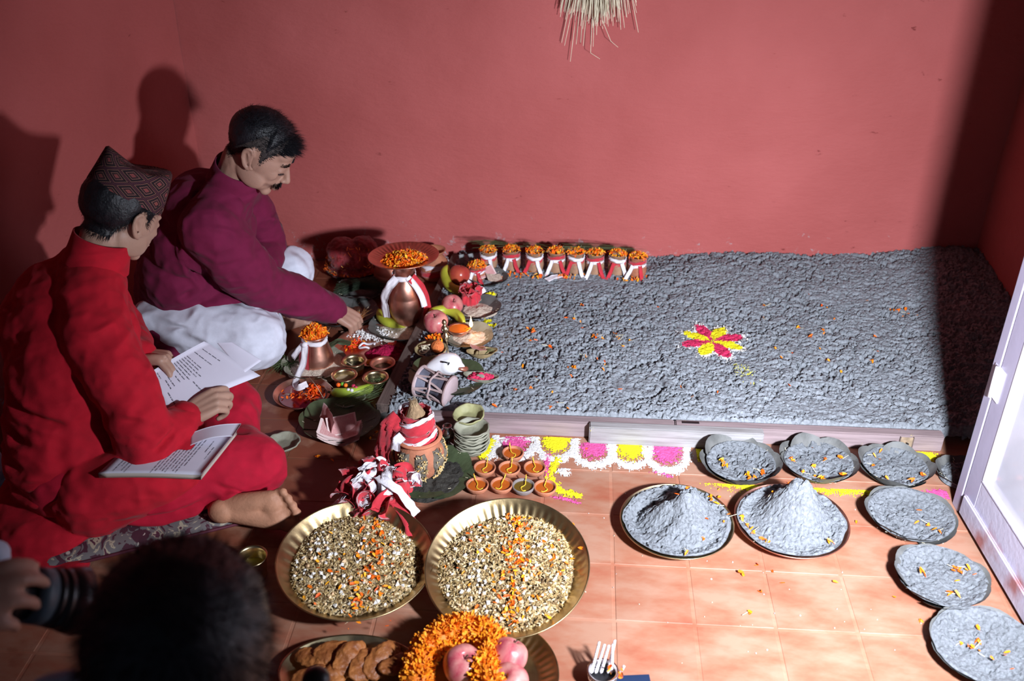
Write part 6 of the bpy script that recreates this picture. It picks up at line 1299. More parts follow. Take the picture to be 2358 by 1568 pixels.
# ---- bottom edge: tray of fried bread, fruit plate with garland, cup of wicks
MFR = mat('fried_bread', (.17, .045, .012), .5, 0, .3, 26, 1.0, 70, col2=(.46, .17, .045), spec=.4)
c = at(812, 1535, .02); tr = thing('serving_tray', 'oval brass tray of fried breads, cut by the bottom edge', 'tray', (c.x, c.y - .015, .001))
V, Fc = lathe([(0, .002), (.75, .002), (.85, .006), (1, .022), (1.03, .024), (1.03, .022), (1, .019), (.86, .003), (.76, 0), (0, 0)], 72); V = [(x * .150, y * .098, z) for x, y, z in V]; ob('dish', V, Fc, MT['gold'], tr)
BR = [(722, 1508, -.3, .75), (775, 1500, .25, .9), (805, 1515, 1.15, .85), (838, 1525, 1.25, .85), (880, 1515, 1.0, .9), (912, 1530, .6, .7), (715, 1550, .4, .7), (760, 1558, 1.0, .8)]
for i, (px, py, a, s) in enumerate(BR):
    p = at(px, py, .04); V, Fc = blob([('e', (0, 0, 0), (.060 * s, .036 * s, .010)), ('e', (.012, .006, .004), (.036 * s, .024 * s, .011))], .003, 3, lambda V, n, i=i: .005 * fbm(V[:, 0] * 45 + i, V[:, 1] * 45, V[:, 2] * 45, i) + .0014 * vnoise(V[:, 0] * 200, V[:, 1] * 200, V[:, 2] * 200, i))
    o = ob('fried_bread', V, Fc, MFR, None, (p.x, p.y, .030 + .004 * (i % 3)), (R(28 if 1 < i < 5 else 6), R(10 * (i % 2)), a)); tag(o, ['brown fried bread at the left of the tray under its rim', 'large lumpy fried bread at the back left of the tray', 'fried bread standing on edge, first of three leaning together', 'fried bread standing on edge, middle of three leaning together', 'fried bread standing on edge with dark holes, right of the three', 'small dark fried bread at the right of the tray', 'fried bread at the bottom left of the tray', 'fried bread at the bottom middle of the tray'][i], 'bread', 'fried breads in the tray')
c = at(1120, 1560, .01); thali('brass plate with ribbed rim under the garland and apples', (c.x, c.y, .001), .150, .024, MT['brass'], base=.72, flutes=50, name='brass_plate')
ball_fruit('dark pink apple inside the marigold garland', 1066, 1532, .042, MAP, (R(10), R(10), 0), .03)
ball_fruit('pink apple right of the garland showing its stem hollow', 1170, 1512, .040, MAP, (R(-30), R(25), 0), .03)
ball_fruit('pink apple at the very bottom right of the garland', 1175, 1572, .040, MAP, (R(15), R(-20), 0), .02)
ga = thing('marigold_garland', 'thick garland of orange marigold heads looped round the apple', 'garland', tuple(at(1060, 1500, .05)))
gl = ga.location
GP = [(960, 1568, .05), (966, 1530, .055), (985, 1492, .062), (1003, 1478, .065), (1030, 1455, .068), (1055, 1450, .07), (1092, 1450, .072), (1122, 1462, .072), (1135, 1490, .072), (1128, 1520, .075), (1110, 1540, .078), (1118, 1560, .078), (1128, 1585, .078)]
SG = spline([tuple(at(*q) - gl) for q in GP], 3); rnd = random.Random(31); last = None; MGC = mat('marigold_orange', (1, .31, .01), .6, 0, .15, 60, .5, 150, attr=True)
heads = []
acc = 0
for i, q in enumerate(SG):
    if last is not None and np.linalg.norm(np.array(q) - last) < .023: continue
    last = np.array(q); heads.append(q)
hm = None
for hi, q in enumerate(heads):
    if hi < 3:
        V = []; Fc = []; C = []
        for k in range(340):
            u = rnd.uniform(-1, 1); a = rnd.uniform(0, 2 * PI); r_ = .028 * rnd.uniform(.8, 1.05); d = Vector((math.sqrt(1 - u * u) * math.cos(a), math.sqrt(1 - u * u) * math.sin(a), u))
            v, f = petal_shape(rnd, .0115); Mq = d.to_track_quat('X', 'Z').to_matrix().to_4x4(); Mq = Matrix.Translation(d * r_) @ Mq @ Matrix.Rotation(rnd.uniform(0, 6.28), 4, 'X') @ Matrix.Rotation(rnd.uniform(-.9, .9), 4, 'Y')
            kk = len(V); V += [tuple(Mq @ Vector(p)) for p in v]; Fc += [tuple(i_ + kk for i_ in ff) for ff in f]; cc_ = rnd.uniform(.8, 1.1); C += [(cc_, cc_ * rnd.uniform(.8, 1.2), 1)] * len(v)
        v, f = sphere((0, 0, 0), .024, 14, 10); kk = len(V); V += v; Fc += [tuple(i_ + kk for i_ in ff) for ff in f]; C += [(.8, .6, 1)] * len(v)
        hm = (hm or []) + [mesh('marigold_head', V, Fc, MGC, smooth=False, col=np.array(C))]
    o = link('marigold_head', hm[hi % 3], ga, tuple(q), (rnd.uniform(0, 6), rnd.uniform(0, 6), rnd.uniform(0, 6))); o.scale = (1.18, 1.18, 1.18)
c = at(1388, 1545, .04); wc = cup('metal_cup', 'dark fluted metal cup holding twisted cotton wicks', (c.x, c.y, .0005), .030, .040, MT['silver'], .003, .02, MT['black'], 'oil', .8, cat='cup')
for k in range(24):
    a = 2 * PI * k / 24; V, Fc = tube([(.026 * math.cos(a), .026 * math.sin(a), .006), (.0315 * math.cos(a), .0315 * math.sin(a), .038)], .0018, 6); ob('flute', V, Fc, MT['silver'], wc)
for k, (px, py, bx) in enumerate(((1380, 1478, 1362), (1392, 1484, 1372), (1402, 1486, 1384), (1416, 1474, 1400), (1411, 1484, 1408), (1437, 1534, 1428))):
    e = at(px, py, .085 if k < 5 else .05); s0 = at(bx, 1548, .025); d = (e - s0)
    t = thing('cotton_wick', ['leftmost twisted white cotton wick in the metal cup', 'second twisted cotton wick from the left in the cup', 'middle twisted cotton wick in the cup', 'tallest twisted cotton wick with a grey strand', 'thin cotton wick behind the tallest one', 'short white wick end at the right rim of the cup'][k], 'wick', tuple(s0), group='cotton wicks in the cup')
    for s_ in (0, 1, 2):
        V, Fc = tube([tuple(d * q + Vector((.0024 * math.cos(q * 26 + s_ * 2.1), .0024 * math.sin(q * 26 + s_ * 2.1), 0)) * (1 - q * .5)) for q in np.linspace(0, 1, 22)], .0020, 6); ob('strand', V, Fc, MT['white_cloth'], t)
for k, (px, py) in enumerate(((1403, 1535), (1428, 1553))):
    p = at(px, py, .045); bits('petal_bit', 8, lambda r: (p.x + r.gauss(0, .002), p.y + r.gauss(0, .005), .045 + r.uniform(-.01, .01)), MT['petal'], .012, ORANGE, None, 95 + k, 'petal', 1.0); tag(bpy.data.objects['petal_bit' + ('' if k == 0 else '.001')], ['orange petals between the wicks', 'orange petal at the right of the wick cup'][k], 'petals')
# ================================================================= people
def V3(p): return Vector(p)
def ridge(x, y, z, s, seed):
    return 1 - np.abs(fbm(x * s, y * s, z * s, seed, 2)) * 2.2

def head_prims(Mh, wide=1.0, ears=True):
    """face looks along local +x, z up; origin between the ears"""
    R3 = Mh.to_3x3(); W = lambda p: tuple(Mh @ Vector((p[0], p[1] * wide, p[2])))
    E = lambda c, r, rot=None: ('e', W(c), r, R3 if rot is None else R3 @ Euler(rot).to_matrix())
    T = lambda pts, rad: ('t', [W(p) for p in pts], rad)
    P = [E((-.014, 0, .030), (.098, .078 * wide, .086)), E((.010, 0, .0), (.080, .072 * wide, .075)), E((.034, 0, -.028), (.052, .060 * wide, .070)), E((.030, 0, -.072), (.046, .050 * wide, .034)),
         E((.066, 0, -.094), (.018, .024, .017)), E((.073, 0, .022), (.014, .048, .012)), E((.052, 0, .045), (.035, .058, .036)),
         T([(.084, 0, .008), (.096, 0, -.014), (.105, 0, -.030)], [.0065, .0085, .0105]), E((.096, 0, -.036), (.011, .0165, .0075)), E((.078, 0, -.052), (.014, .026, .018)),
         E((.088, 0, -.060), (.009, .024, .0055)), E((.086, 0, -.071), (.009, .020, .0065)), E((.060, 0, -.045), (.026, .050, .026))]
    for s in (1, -1):
        P += [E((.046, s * .040, -.020), (.034, .018, .030)), E((.0735, s * .031, .001), (.0125, .0155, .0095)), E((.012, s * .050, -.055), (.050, .016, .036), (0, .3, 0)),
              *([] if not ears else [T([(.012, s * .077, -.028), (.004, s * .081, -.020), (-.002, s * .083, .0), (-.006, s * .087, .018), (-.018, s * .090, .028), (-.030, s * .090, .016), (-.027, s * .087, -.006), (-.012, s * .082, -.026), (.002, s * .078, -.034)], [.005, .004, .004, .004, .0045, .0048, .005, .006, .0062]),
              E((-.013, s * .0805, -.002), (.014, .003, .024)), T([(-.004, s * .083, -.010), (-.014, s * .087, .006), (-.020, s * .087, .016)], [.003, .0035, .003])])]
    return P

def hand_prims(Mw, curl=(20, 35, 30), spread=4, side=1, thumb=((.030, .030, -.006), (.052, .048, -.012), (.074, .052, -.018)), sc=1.0, curls=None):
    """wrist at the origin, fingers along local +x, back of the hand +z, thumb on the side*+y side"""
    W = lambda p: tuple(Mw @ Vector((p[0] * sc, p[1] * sc * side, p[2] * sc))); P = []
    ys = (.028, .010, -.009, -.027); L = ((.040, .026, .021), (.045, .029, .022), (.041, .027, .021), (.032, .020, .018)); kx = (.086, .090, .085, .076)
    for i in range(4):
        P.append(('t', [W((.0, ys[i] * .55, 0)), W((kx[i] * .5, ys[i] * .85, .002)), W((kx[i], ys[i], .002))], [.0150 * sc, .0145 * sc, .0110 * sc]))
        c = curls[i] if curls else curl; a = 0; p = Vector((kx[i], ys[i], .002)); pts = [p.copy()]; sp = math.radians(spread * (1.5 - i))
        for k in range(3):
            a += math.radians(c[k]); p = p + Vector((math.cos(a) * math.cos(sp), math.sin(sp) * math.cos(a), -math.sin(a))) * L[i][k]; pts.append(p.copy())
        P.append(('t', [W(q) for q in pts], [.0100 * sc, .0092 * sc, .0083 * sc, .0068 * sc]))
    P.append(('t', [W((.008, .018, -.004))] + [W(q) for q in thumb], [.016 * sc, .0135 * sc, .0108 * sc, .0082 * sc]))
    P.append(('e', W((.038, .0, -.003)), (.040 * sc, .034 * sc, .014 * sc), Mw.to_3x3()))
    return P
def frame(o, x, z):
    x = V3(x).normalized(); z = V3(z); z = (z - x * z.dot(x)).normalized(); y = z.cross(x); M_ = Matrix((x, y, z)).transposed().to_4x4(); M_.translation = V3(o); return M_

def local(V, base): return V - np.array(base)
def region_hair(V, Fc, Mh, base, name, parent, hairline, thick=.006, seed=1, s0=0.0, m=None):
    """hair grown off the scalp of the body mesh"""
    Mi = np.array(Mh.inverted()); P = V @ Mi[:3, :3].T + Mi[:3, 3]
    near = np.linalg.norm(P, axis=1) < .17
    sv = np.where(near, hairline(P), -1)
    fk = (sv[Fc] > s0).all(1); F2 = Fc[fk]; used = np.zeros(len(V), bool); used[F2.ravel()] = True; idx = np.cumsum(used) - 1
    Q = P[used]; s = sv[used]; c = Q - np.array([-.01, 0, .0]); d = c / np.linalg.norm(c, axis=1)[:, None]
    t = .0012 + thick * smooth01(s0, s0 + .045, s) * (1 + .25 * fbm(Q[:, 0] * 60, Q[:, 1] * 60, Q[:, 2] * 60, seed))
    Q = Q + d * t[:, None]; Mm = np.array(Mh); Wd = Q @ Mm[:3, :3].T + Mm[:3, 3]
    o = ob(name, local(Wd, base), idx[F2], m or MT['hair'], parent)
    return P, sv
def strands(P, sv, Mh, base, parent, n, L0, name='hair_strands', seed=3, smin=0.0, w=.0007, comb=(0.5, 0, .1), m=None, flip=None):
    rnd = random.Random(seed); cand = np.where(sv > smin)[0]; V = []; Fc = []
    for k in range(n):
        p = Vector(P[cand[rnd.randrange(len(cand))]]); s = 1.0; d = (p - Vector((-.01, 0, 0))).normalized()
        L_ = L0(p) if callable(L0) else L0
        L_ *= rnd.uniform(.6, 1.15); q = (d + Vector(comb) * rnd.uniform(.5, 1.3) + Vector((rnd.gauss(0, .18), rnd.gauss(0, .18), rnd.gauss(0, .18)))).normalized()
        side = d.cross(q); side = side.normalized() * w if side.length > 1e-3 else Vector((0, w, 0))
        a, b, c, e = p - side, p + side, p + q * L_ * .6 + d * .001, p + (q * L_ + Vector(comb) * L_ * .25)
        k0 = len(V); V += [tuple(Mh @ x - Vector(base)) for x in (a, b, c + side * .6, c - side * .6, e)]; Fc += [(k0, k0 + 1, k0 + 2, k0 + 3), (k0 + 3, k0 + 2, k0 + 4)]
    o = ob(name, V, Fc, m or MT['hair'], parent, smooth=True); o['kind'] = 'stuff'; return o
def band(name, pts, w, m, parent, base, up=(0, 0, 1), tw=None, th=.003, n=6, cols=3, crinkle=.0008):
    pts = [tuple(V3(p) - V3(base)) for p in pts]; V, Fc = ribbon(pts, w, up=up, tw=tw or [PI / 2] * len(pts), th=th, n=n, cols=cols, crinkle=crinkle); return ob(name, V, Fc, m, parent)
def ring_around(c, ax, r, n=14, r2=None):
    ax = V3(ax).normalized(); u = ax.orthogonal().normalized(); v = ax.cross(u); return [V3(c) + u * r * math.cos(a) + v * (r2 or r) * math.sin(a) for a in np.linspace(0, 2 * PI, n)]
def cuff(name, c, ax, r, w, m, parent, base, r2=None):
    V, Fc = lathe([(r * .86, -w / 2), (r, -w / 2), (r * 1.02, 0), (r, w / 2), (r * .86, w / 2)], 32); q = V3(ax).to_track_quat('Z', 'Y').to_matrix()
    return ob(name, [tuple(q @ Vector(v) + V3(c) - V3(base)) for v in V], Fc, m, parent)
def clothmat(name, c, seed=1, sheen=.04, bump=.10):
    m = mat(name, c, .85, 0, .10, 30, bump, 260, sheen=sheen, spec=.15); nt = m.node_tree; b = nt.nodes['Principled BSDF']; old = b.inputs['Normal'].links[0].from_node
    tc = N(nt, 'ShaderNodeTexCoord'); mp = N(nt, 'ShaderNodeMapping'); mp.inputs['Scale'].default_value = (1, 1.2, 2.0); n = N(nt, 'ShaderNodeTexNoise', noise_type='RIDGED_MULTIFRACTAL'); n.inputs['Scale'].default_value = 9; n.inputs['Detail'].default_value = 3; n.inputs['Distortion'].default_value = .6
    nt.links.new(tc.outputs['Object'], mp.inputs[0]); nt.links.new(mp.outputs[0], n.inputs['Vector']); bp = N(nt, 'ShaderNodeBump'); bp.inputs['Strength'].default_value = .8; bp.inputs['Distance'].default_value = .022
    nt.links.new(n.outputs['Fac'], bp.inputs['Height']); nt.links.new(bp.outputs[0], old.inputs['Normal']); return m
MRED = clothmat('red_kurta_cloth', (.47, .010, .024)); MRED2 = clothmat('red_trouser_cloth', (.43, .009, .03)); MMAR = clothmat('maroon_kurta_cloth', (.165, .012, .048)); MWHT = clothmat('white_trouser_cloth', (.66, .68, .78))

# ---------------------------------------------------------------- the man in red
RB = (-1.22, 2.0, 0.0)
rHead = at(284, 494, .69); rF = Vector((.46, .72, -.52))           # looks down at his papers
rHM = frame(rHead, rF, (.25, .20, 1))
rN0, rN1 = V3((-1.225, 2.17, .535)), rHead + rHM.to_3x3() @ Vector((-.035, 0, -.06))
rShR, rShL = V3((-1.155, 2.01, .475)), V3((-1.32, 2.31, .475))
rElR, rWrR = at(350, 1035, .225), at(430, 960, .235)
rElL, rWrL = V3((-1.27, 2.36, .27)), at(322, 822, .325)
rHipR, rHipL = V3((-1.24, 1.87, .13)), V3((-1.27, 2.10, .13))
rKnR, rKnL = at(590, 1075, .100), at(530, 940, .12)
rAnR, rAnL = V3((-1.02, 2.22, .075)), at(528, 1168, .060)
rHandR = frame(rWrR, at(500, 920, .262) - rWrR, (-.25, -.65, .75)); rHandL = frame(rWrL, at(392, 826, .335) - rWrL, (-.35, .2, 1))
body = head_prims(rHM) + [('t', [tuple(rN1), tuple((rN0 + rN1) / 2), tuple(rN0)], [.054, .056, .066]),
    ('t', [(-1.26, 1.98, .12), (-1.27, 2.05, .28), (-1.24, 2.12, .42), tuple(rN0)], [.105, .10, .105, .06]),
    ('t', [tuple(rShR), tuple(rElR), tuple(rWrR)], [.040, .032, .026]), ('t', [tuple(rShL), tuple(rElL), tuple(rWrL)], [.040, .032, .026]), ('t', [tuple(rShR), tuple(rN0), tuple(rShL)], [.04, .05, .04]),
    ('t', [tuple(rHipR), tuple(rKnR), tuple(rAnR)], [.060, .050, .034]), ('t', [tuple(rHipL), tuple(rKnL), tuple(rAnL)], [.060, .050, .032])]
body += hand_prims(rHandR, curls=((38, 60, 30), (48, 70, 40), (55, 70, 40), (58, 70, 40)), side=1, thumb=((.034, .026, -.004), (.066, .032, -.004), (.098, .028, -.004)), sc=.98)
body += hand_prims(rHandL, curls=((52, 40, 20), (58, 45, 25), (62, 45, 25), (66, 45, 25)), side=-1, thumb=((.036, .026, .008), (.066, .028, .014), (.098, .020, .014)), sc=.92)
# left foot, sole turned to the camera
fM = frame(rAnL, V3((.985, .05, -.02)), V3((-.05, 1, -.45)))          # x towards the toes, z = top of the foot (away from the camera)
Wf = lambda p: tuple(fM @ Vector((p[0] * 1.04, p[1] * 1.25, p[2])))
foot = [('e', Wf((-.012, .004, -.018)), (.036, .031, .028), fM.to_3x3()), ('t', [Wf((0, .002, -.004)), Wf((.06, .012, -.010)), Wf((.115, .022, -.014))], [.033, .029, .024]), ('t', [Wf((0, -.002, -.006)), Wf((.06, -.014, -.014)), Wf((.105, -.026, -.018))], [.031, .028, .020]),
        ('e', Wf((.118, .018, -.022)), (.030, .026, .017), fM.to_3x3()), ('e', Wf((.105, -.014, -.024)), (.028, .028, .014), fM.to_3x3()),
        ('t', [Wf((.135, .026, -.018)), Wf((.160, .030, -.020)), Wf((.180, .029, -.022))], [.017, .0200, .0185])]
for i, (y, l, r) in enumerate(((.002, .172, .0120), (-.013, .163, .0112), (-.027, .152, .0105), (-.040, .140, .0100))):
    foot.append(('t', [Wf((.118, y * .9, -.018)), Wf((l - .016, y, -.016)), Wf((l - .004, y, -.024))], [r, r * .9, r * 1.08]))
V, Fc = blob(body + foot, .0036, 4)
RM = ob('person', local(V, RB), Fc, [MT['skin2'], MT['sole']], None, RB)
pp = V[Fc].mean(1); Mi = np.array(fM.inverted()); lp = pp @ Mi[:3, :3].T + Mi[:3, 3]
RM.data.polygons.foreach_set('material_index', ((lp[:, 0] > -.06) & (lp[:, 0] < .2) & (np.abs(lp[:, 1]) < .09) & (lp[:, 2] < -.008) & (lp[:, 2] > -.08)).astype(np.int32)); RM.data.update()
tag(RM, 'man in a red tunic and patterned cap sitting cross-legged, reading from papers', 'person')
def hl_red(P):
    x, y, z = P[:, 0], np.abs(P[:, 1]), P[:, 2]
    h = np.interp(x, [-.11, -.055, -.030, -.008, .004, .024, .030, .06, .1], [-.055, -.058, -.012, .030, .032, -.004, .030, .062, .07]); return np.where((y > .0795) & (x > -.045) & (x < .012) & (z < .036), -1, z - h)
Pr, sr = region_hair(V, Fc, rHM, RB, 'hair', RM, hl_red, .010, 3)
strands(Pr, sr, rHM, RB, RM, 5500, .014, comb=(.1, 0, -.9), smin=-.004, seed=5)
# tunic
def fold_r(V, n):
    x, y, z = V.T
    f = folds([([(-1.42, 2.0, .40), (-1.33, 1.90, .34), (-1.2, 1.86, .30)], .013, -.010), ([(-1.44, 2.02, .32), (-1.34, 1.87, .27), (-1.22, 1.84, .24)], .012, -.010), ([(-1.44, 2.0, .25), (-1.34, 1.84, .21), (-1.2, 1.82, .20)], .012, -.009), ([(-1.43, 1.98, .18), (-1.33, 1.80, .15), (-1.2, 1.78, .16)], .013, -.009),
               ([tuple(rShR + V3((-.02, .05, -.05))), (-1.21, 1.98, .36), (-1.19, 1.93, .26)], .012, -.012), ([tuple(rShR * .55 + rElR * .45 + V3((.02, -.07, .02))), tuple(rShR * .55 + rElR * .45 + V3((.075, .02, .02)))], .006, -.004),
               ([tuple(rElR + V3((-.03, -.06, .07))), tuple(rElR + V3((.06, -.04, .06)))], .010, -.007), ([tuple(rElR + V3((-.04, -.04, .11))), tuple(rElR + V3((.05, -.03, .10)))], .010, -.005), ([tuple(rElR + V3((.03, -.05, .03))), tuple(rElR + V3((.06, .03, .05)))], .009, -.007),
               ([tuple(rWrR + V3((-.06, -.04, .01))), tuple(rWrR + V3((-.03, .02, .05)))], .008, -.005)])(V)
    return 2.0 * f + .0055 * ridge(x, y, z * 2.0, 9, 3) + .0022 * fbm(x * 30, y * 30, z * 40, 5) - .0015
TT = [('t', [(-1.25, 1.94, .13), (-1.262, 2.02, .27), (-1.245, 2.09, .41), (-1.22, 2.15, .51)], [.160, .155, .150, .085]), ('e', (-1.27, 2.00, .14), (.17, .19, .12)), ('e', (-1.27, 2.05, .30), (.15, .19, .16), (0, 0, .35)), ('e', (-1.25, 2.13, .415), (.13, .19, .11), (0, 0, .55)), ('e', tuple(at(150, 700, .48)), (.13, .17, .105), (0, 0, .55)), ('e', tuple(at(110, 760, .42)), (.12, .15, .12), (0, 0, .55)),
      ('t', [tuple(rShR), tuple(rShR * .5 + rN0 * .5 + V3((0, 0, .012))), tuple(rN0), tuple(rShL * .5 + rN0 * .5 + V3((0, 0, .012))), tuple(rShL)], [.082, .085, .084, .085, .078]),
      ('t', [tuple(rShR), tuple(rShR * .5 + rElR * .5 + V3((.012, -.008, 0))), tuple(rElR + V3((-.01, 0, 0)))], [.082, .076, .066]), ('t', [tuple(rElR + V3((-.01, 0, 0))), tuple(rElR * .4 + rWrR * .6), tuple(rWrR)], [.064, .056, .040]),
      ('t', [tuple(rShL), tuple(rElL)], [.078, .062]), ('t', [tuple(rElL), tuple(rWrL)], [.062, .044]),
      ('e', (-1.30, 1.90, .055), (.16, .16, .055)), ('e', (-1.28, 1.80, .045), (.12, .10, .045)), ('e', (-1.30, 1.74, .018), (.12, .10, .018)), ('e', (-1.21, 1.70, .012), (.07, .05, .012)), ('t', [(-1.16, 1.84, .12), (-1.05, 1.87, .15), (-.95, 1.92, .165)], [.10, .085, .065])]
V, Fc = blob(TT, .006, 6, lambda V, n: fold_r(V, n) + .0032 * ridge(*V.T, 19, 41)); ob('tunic', local(V, RB), Fc, MRED, RM)
def fold_rt(V, n):
    x, y, z = V.T
    k0, k1 = rKnR, rHipR
    f = folds([([(-.88, 1.87, .14), (-.80, 1.93, .06), (-.76, 1.92, .03)], .010, -.006), ([(-1.15, 1.80, .10), (-1.0, 1.83, .07), (-.85, 1.88, .10)], .012, -.009), ([(-1.1, 1.78, .05), (-.95, 1.80, .05), (-.82, 1.86, .04)], .010, -.008), ([(-1.05, 1.84, .2), (-.92, 1.86, .16)], .009, -.007), ([(-1.13, 1.77, .14), (-1.09, 1.765, .03)], .008, -.008),
               ([(-1.02, 2.30, .2), (-.92, 2.28, .17)], .008, -.005), ([(-1.0, 2.22, .19), (-.88, 2.22, .12)], .010, -.006)])(V)
    return 1.9 * f + .006 * ridge(x * .6, y * 1.3, z * 1.6, 9, 8) - .002
TR = [('t', [tuple(rHipR), tuple((rHipR + rKnR) / 2 + V3((0, -.01, .015))), tuple(rKnR)], [.100, .094, .078]), ('t', [tuple(rKnR), tuple((rKnR + rAnR) / 2), tuple(rAnR)], [.078, .070, .052]), ('t', [tuple(rHipL), tuple(rKnL + V3((-.02, -.01, 0))), tuple(rKnL)], [.10, .092, .088]), ('t', [tuple(rKnL), tuple(rKnL * .45 + rAnL * .55), tuple(rAnL + V3((-.015, .02, .004)))], [.085, .066, .048]),
      ('t', [(-1.20, 1.87, .10), (-1.05, 1.88, .085), (-.95, 1.90, .08)], [.090, .070, .055]), ('e', (-.84, 1.985, .08), (.075, .06, .06))]
V, Fc = blob(TR, .006, 6, lambda V, n: fold_rt(V, n) + .003 * ridge(*V.T, 19, 43)); ob('trousers', local(V, RB), Fc, MRED2, RM)
cpts = [rHM @ Vector((-.035 + .070 * math.cos(a), .066 * math.sin(a), -.088 - .030 * math.cos(a))) for a in np.linspace(.15, 2 * PI - .15, 16)]
nc_ = (rN0 * .45 + rN1 * .55); ax_ = (rN1 - rN0).normalized()
def collar(c, ax, r, h, m, parent, base, tiltv=(0, 0, 0)):
    V, Fc = lathe([(r * 1.16, -h * .75), (r * 1.07, -h * .1), (r * 1.02, h * .5), (r * .97, h * .52), (r * .98, -h * .2), (r * 1.05, -h * .7)], 44, lambda R_, z, a, i: (R_ * (1 + .02 * math.sin(3 * a)), z)); q = (V3(ax) + V3(tiltv)).to_track_quat('Z', 'Y').to_matrix()
    return ob('collar', [tuple(q @ Vector(v) + V3(c) - V3(base)) for v in V], Fc, m, parent)
collar(rN0 * .30 + rN1 * .70, ax_, .070, .062, MRED, RM, RB)
cuff('cuff', rWrR + (rElR - rWrR).normalized() * .002, rWrR - rElR, .043, .028, MRED, RM, RB); cuff('cuff', rWrL + (rElL - rWrL).normalized() * .002, rWrL - rElL, .044, .028, MRED, RM, RB)
# red thread on the wrist
for k in range(3): 
    c_ = rHandR @ Vector((.010 + .004 * k, 0, -.001)); V, Fc = tube([tuple(p - V3(RB)) for p in ring_around(c_, rHandR.to_3x3() @ Vector((1, .1 * k, .08)), .0325, 20, .024)], .0014, 6, cap=False); ob('wrist_thread', V, Fc, MT['thread'] if 'thread' in MT else MT.setdefault('thread', mat('red_wrist_thread', (.70, .05, .02), .7)), RM)
# cap
def cap_mat():
    m = bpy.data.materials.new('woven_cap_cloth'); m.use_nodes = True; nt = m.node_tree; b = nt.nodes['Principled BSDF']; L = nt.links
    uv = N(nt, 'ShaderNodeUVMap'); sp = N(nt, 'ShaderNodeSeparateXYZ'); L.new(uv.outputs[0], sp.inputs[0])
    def mth(op, a, b_=None, c=None):
        n = N(nt, 'ShaderNodeMath', operation=op)
        for i, v in enumerate((a, b_, c)):
            if v is None: continue
            if isinstance(v, (int, float)): n.inputs[i].default_value = v
            else: L.new(v, n.inputs[i])
        return n.outputs[0]
    u = mth('MULTIPLY', sp.outputs['X'], 7.5); v = mth('MULTIPLY', sp.outputs['Y'], 1.9)
    p = mth('ADD', u, v); q = mth('SUBTRACT', u, v)
    fa = mth('ABSOLUTE', mth('SUBTRACT', mth('FRACT', p), .5)); fb = mth('ABSOLUTE', mth('SUBTRACT', mth('FRACT', q), .5)); d = mth('MAXIMUM', fa, fb)      # 0 centre .. .5 edge of each diamond
    cr = N(nt, 'ShaderNodeValToRGB'); cr.color_ramp.interpolation = 'CONSTANT'; els = cr.color_ramp.elements
    els[0].position = 0; els[0].color = (.27, .07, .07, 1); els[1].position = .12; els[1].color = (.035, .022, .025, 1)
    for pos, c in ((.20, (.24, .11, .09)), (.25, (.03, .018, .022)), (.32, (.025, .02, .022)), (.375, (.28, .13, .10)), (.41, (.05, .022, .028)), (.455, (.085, .032, .045))): e = els.new(pos); e.color = (*c, 1)
    L.new(mth('MULTIPLY', d, 1.0), cr.inputs[0])
    # stitched dots along the diagonals
    dots = mth('GREATER_THAN', mth('FRACT', mth('MULTIPLY', p, 9.0)), .5); dots2 = mth('GREATER_THAN', mth('FRACT', mth('MULTIPLY', q, 9.0)), .5); ds = mth('MULTIPLY', mth('ADD', dots, dots2), .5)
    n = N(nt, 'ShaderNodeTexNoise'); n.inputs['Scale'].default_value = 9; L.new(uv.outputs[0], n.inputs['Vector']); hs = N(nt, 'ShaderNodeHueSaturation'); vv = mth('ADD', mth('MULTIPLY', ds, .55), .55); L.new(vv, hs.inputs['Value']); L.new(cr.outputs[0], hs.inputs['Color'])
    L.new(mth('ADD', mth('MULTIPLY', n.outputs['Fac'], .06), .47), hs.inputs['Hue']); L.new(hs.outputs[0], b.inputs['Base Color']); b.inputs['Roughness'].default_value = .9; b.inputs['Specular IOR Level'].default_value = .15
    bp = N(nt, 'ShaderNodeBump'); bp.inputs['Strength'].default_value = .3; bp.inputs['Distance'].default_value = .002; L.new(ds, bp.inputs['Height']); L.new(bp.outputs[0], b.inputs['Normal'])
    return m
def make_cap(Mh, base, parent):
    na, nh = 72, 16; V = []; Fc = []; UV = []
    for j in range(nh + 1):
        t = j / nh
        for i in range(na + 1):
            a = 2 * PI * i / na; H_ = .080 + .022 * max(0, math.cos(a)) ** 1.5 + .028 * max(0, math.cos(a - 2.75)) ** 3.2      # taller at the front, and a point at the back left
            if t <= .8:
                q = t / .8; rx = .101 - .006 * q; ry = .087 - .030 * q ** 1.6; z = .048 + .012 * -math.cos(a) * 0 + H_ * q
            else:
                q = (t - .8) / .2; rx = .095 * (1 - q * .96); ry = .057 * (1 - q * .96); z = .048 + H_ * (1 - q) + (.080 - .012 * (1 - abs(math.cos(a)))) * q + .0
            x = -.014 + rx * math.cos(a) + .010 * t; y = ry * math.sin(a); w = .0015 * math.sin(a * 6 + t * 5)
            V.append(tuple(Mh @ Vector((x, y + w, z - .018 * math.cos(a) * (1 - t) - 0.004)) - V3(base))); UV.append((i / na, min(t, .8) / .8 if t <= .8 else 1 + (t - .8) / .2 * .6))
    w_ = na + 1
    for j in range(nh):
        for i in range(na): k = j * w_ + i; Fc.append((k, k + 1, k + w_ + 1, k + w_))
    me = mesh('cap', V, Fc, cap_mat()); ul = me.uv_layers.new(name='UVMap')
    for l in me.loops: ul.data[l.index].uv = UV[l.vertex_index]
    return link('cap', me, parent)
make_cap(rHM, RB, RM)

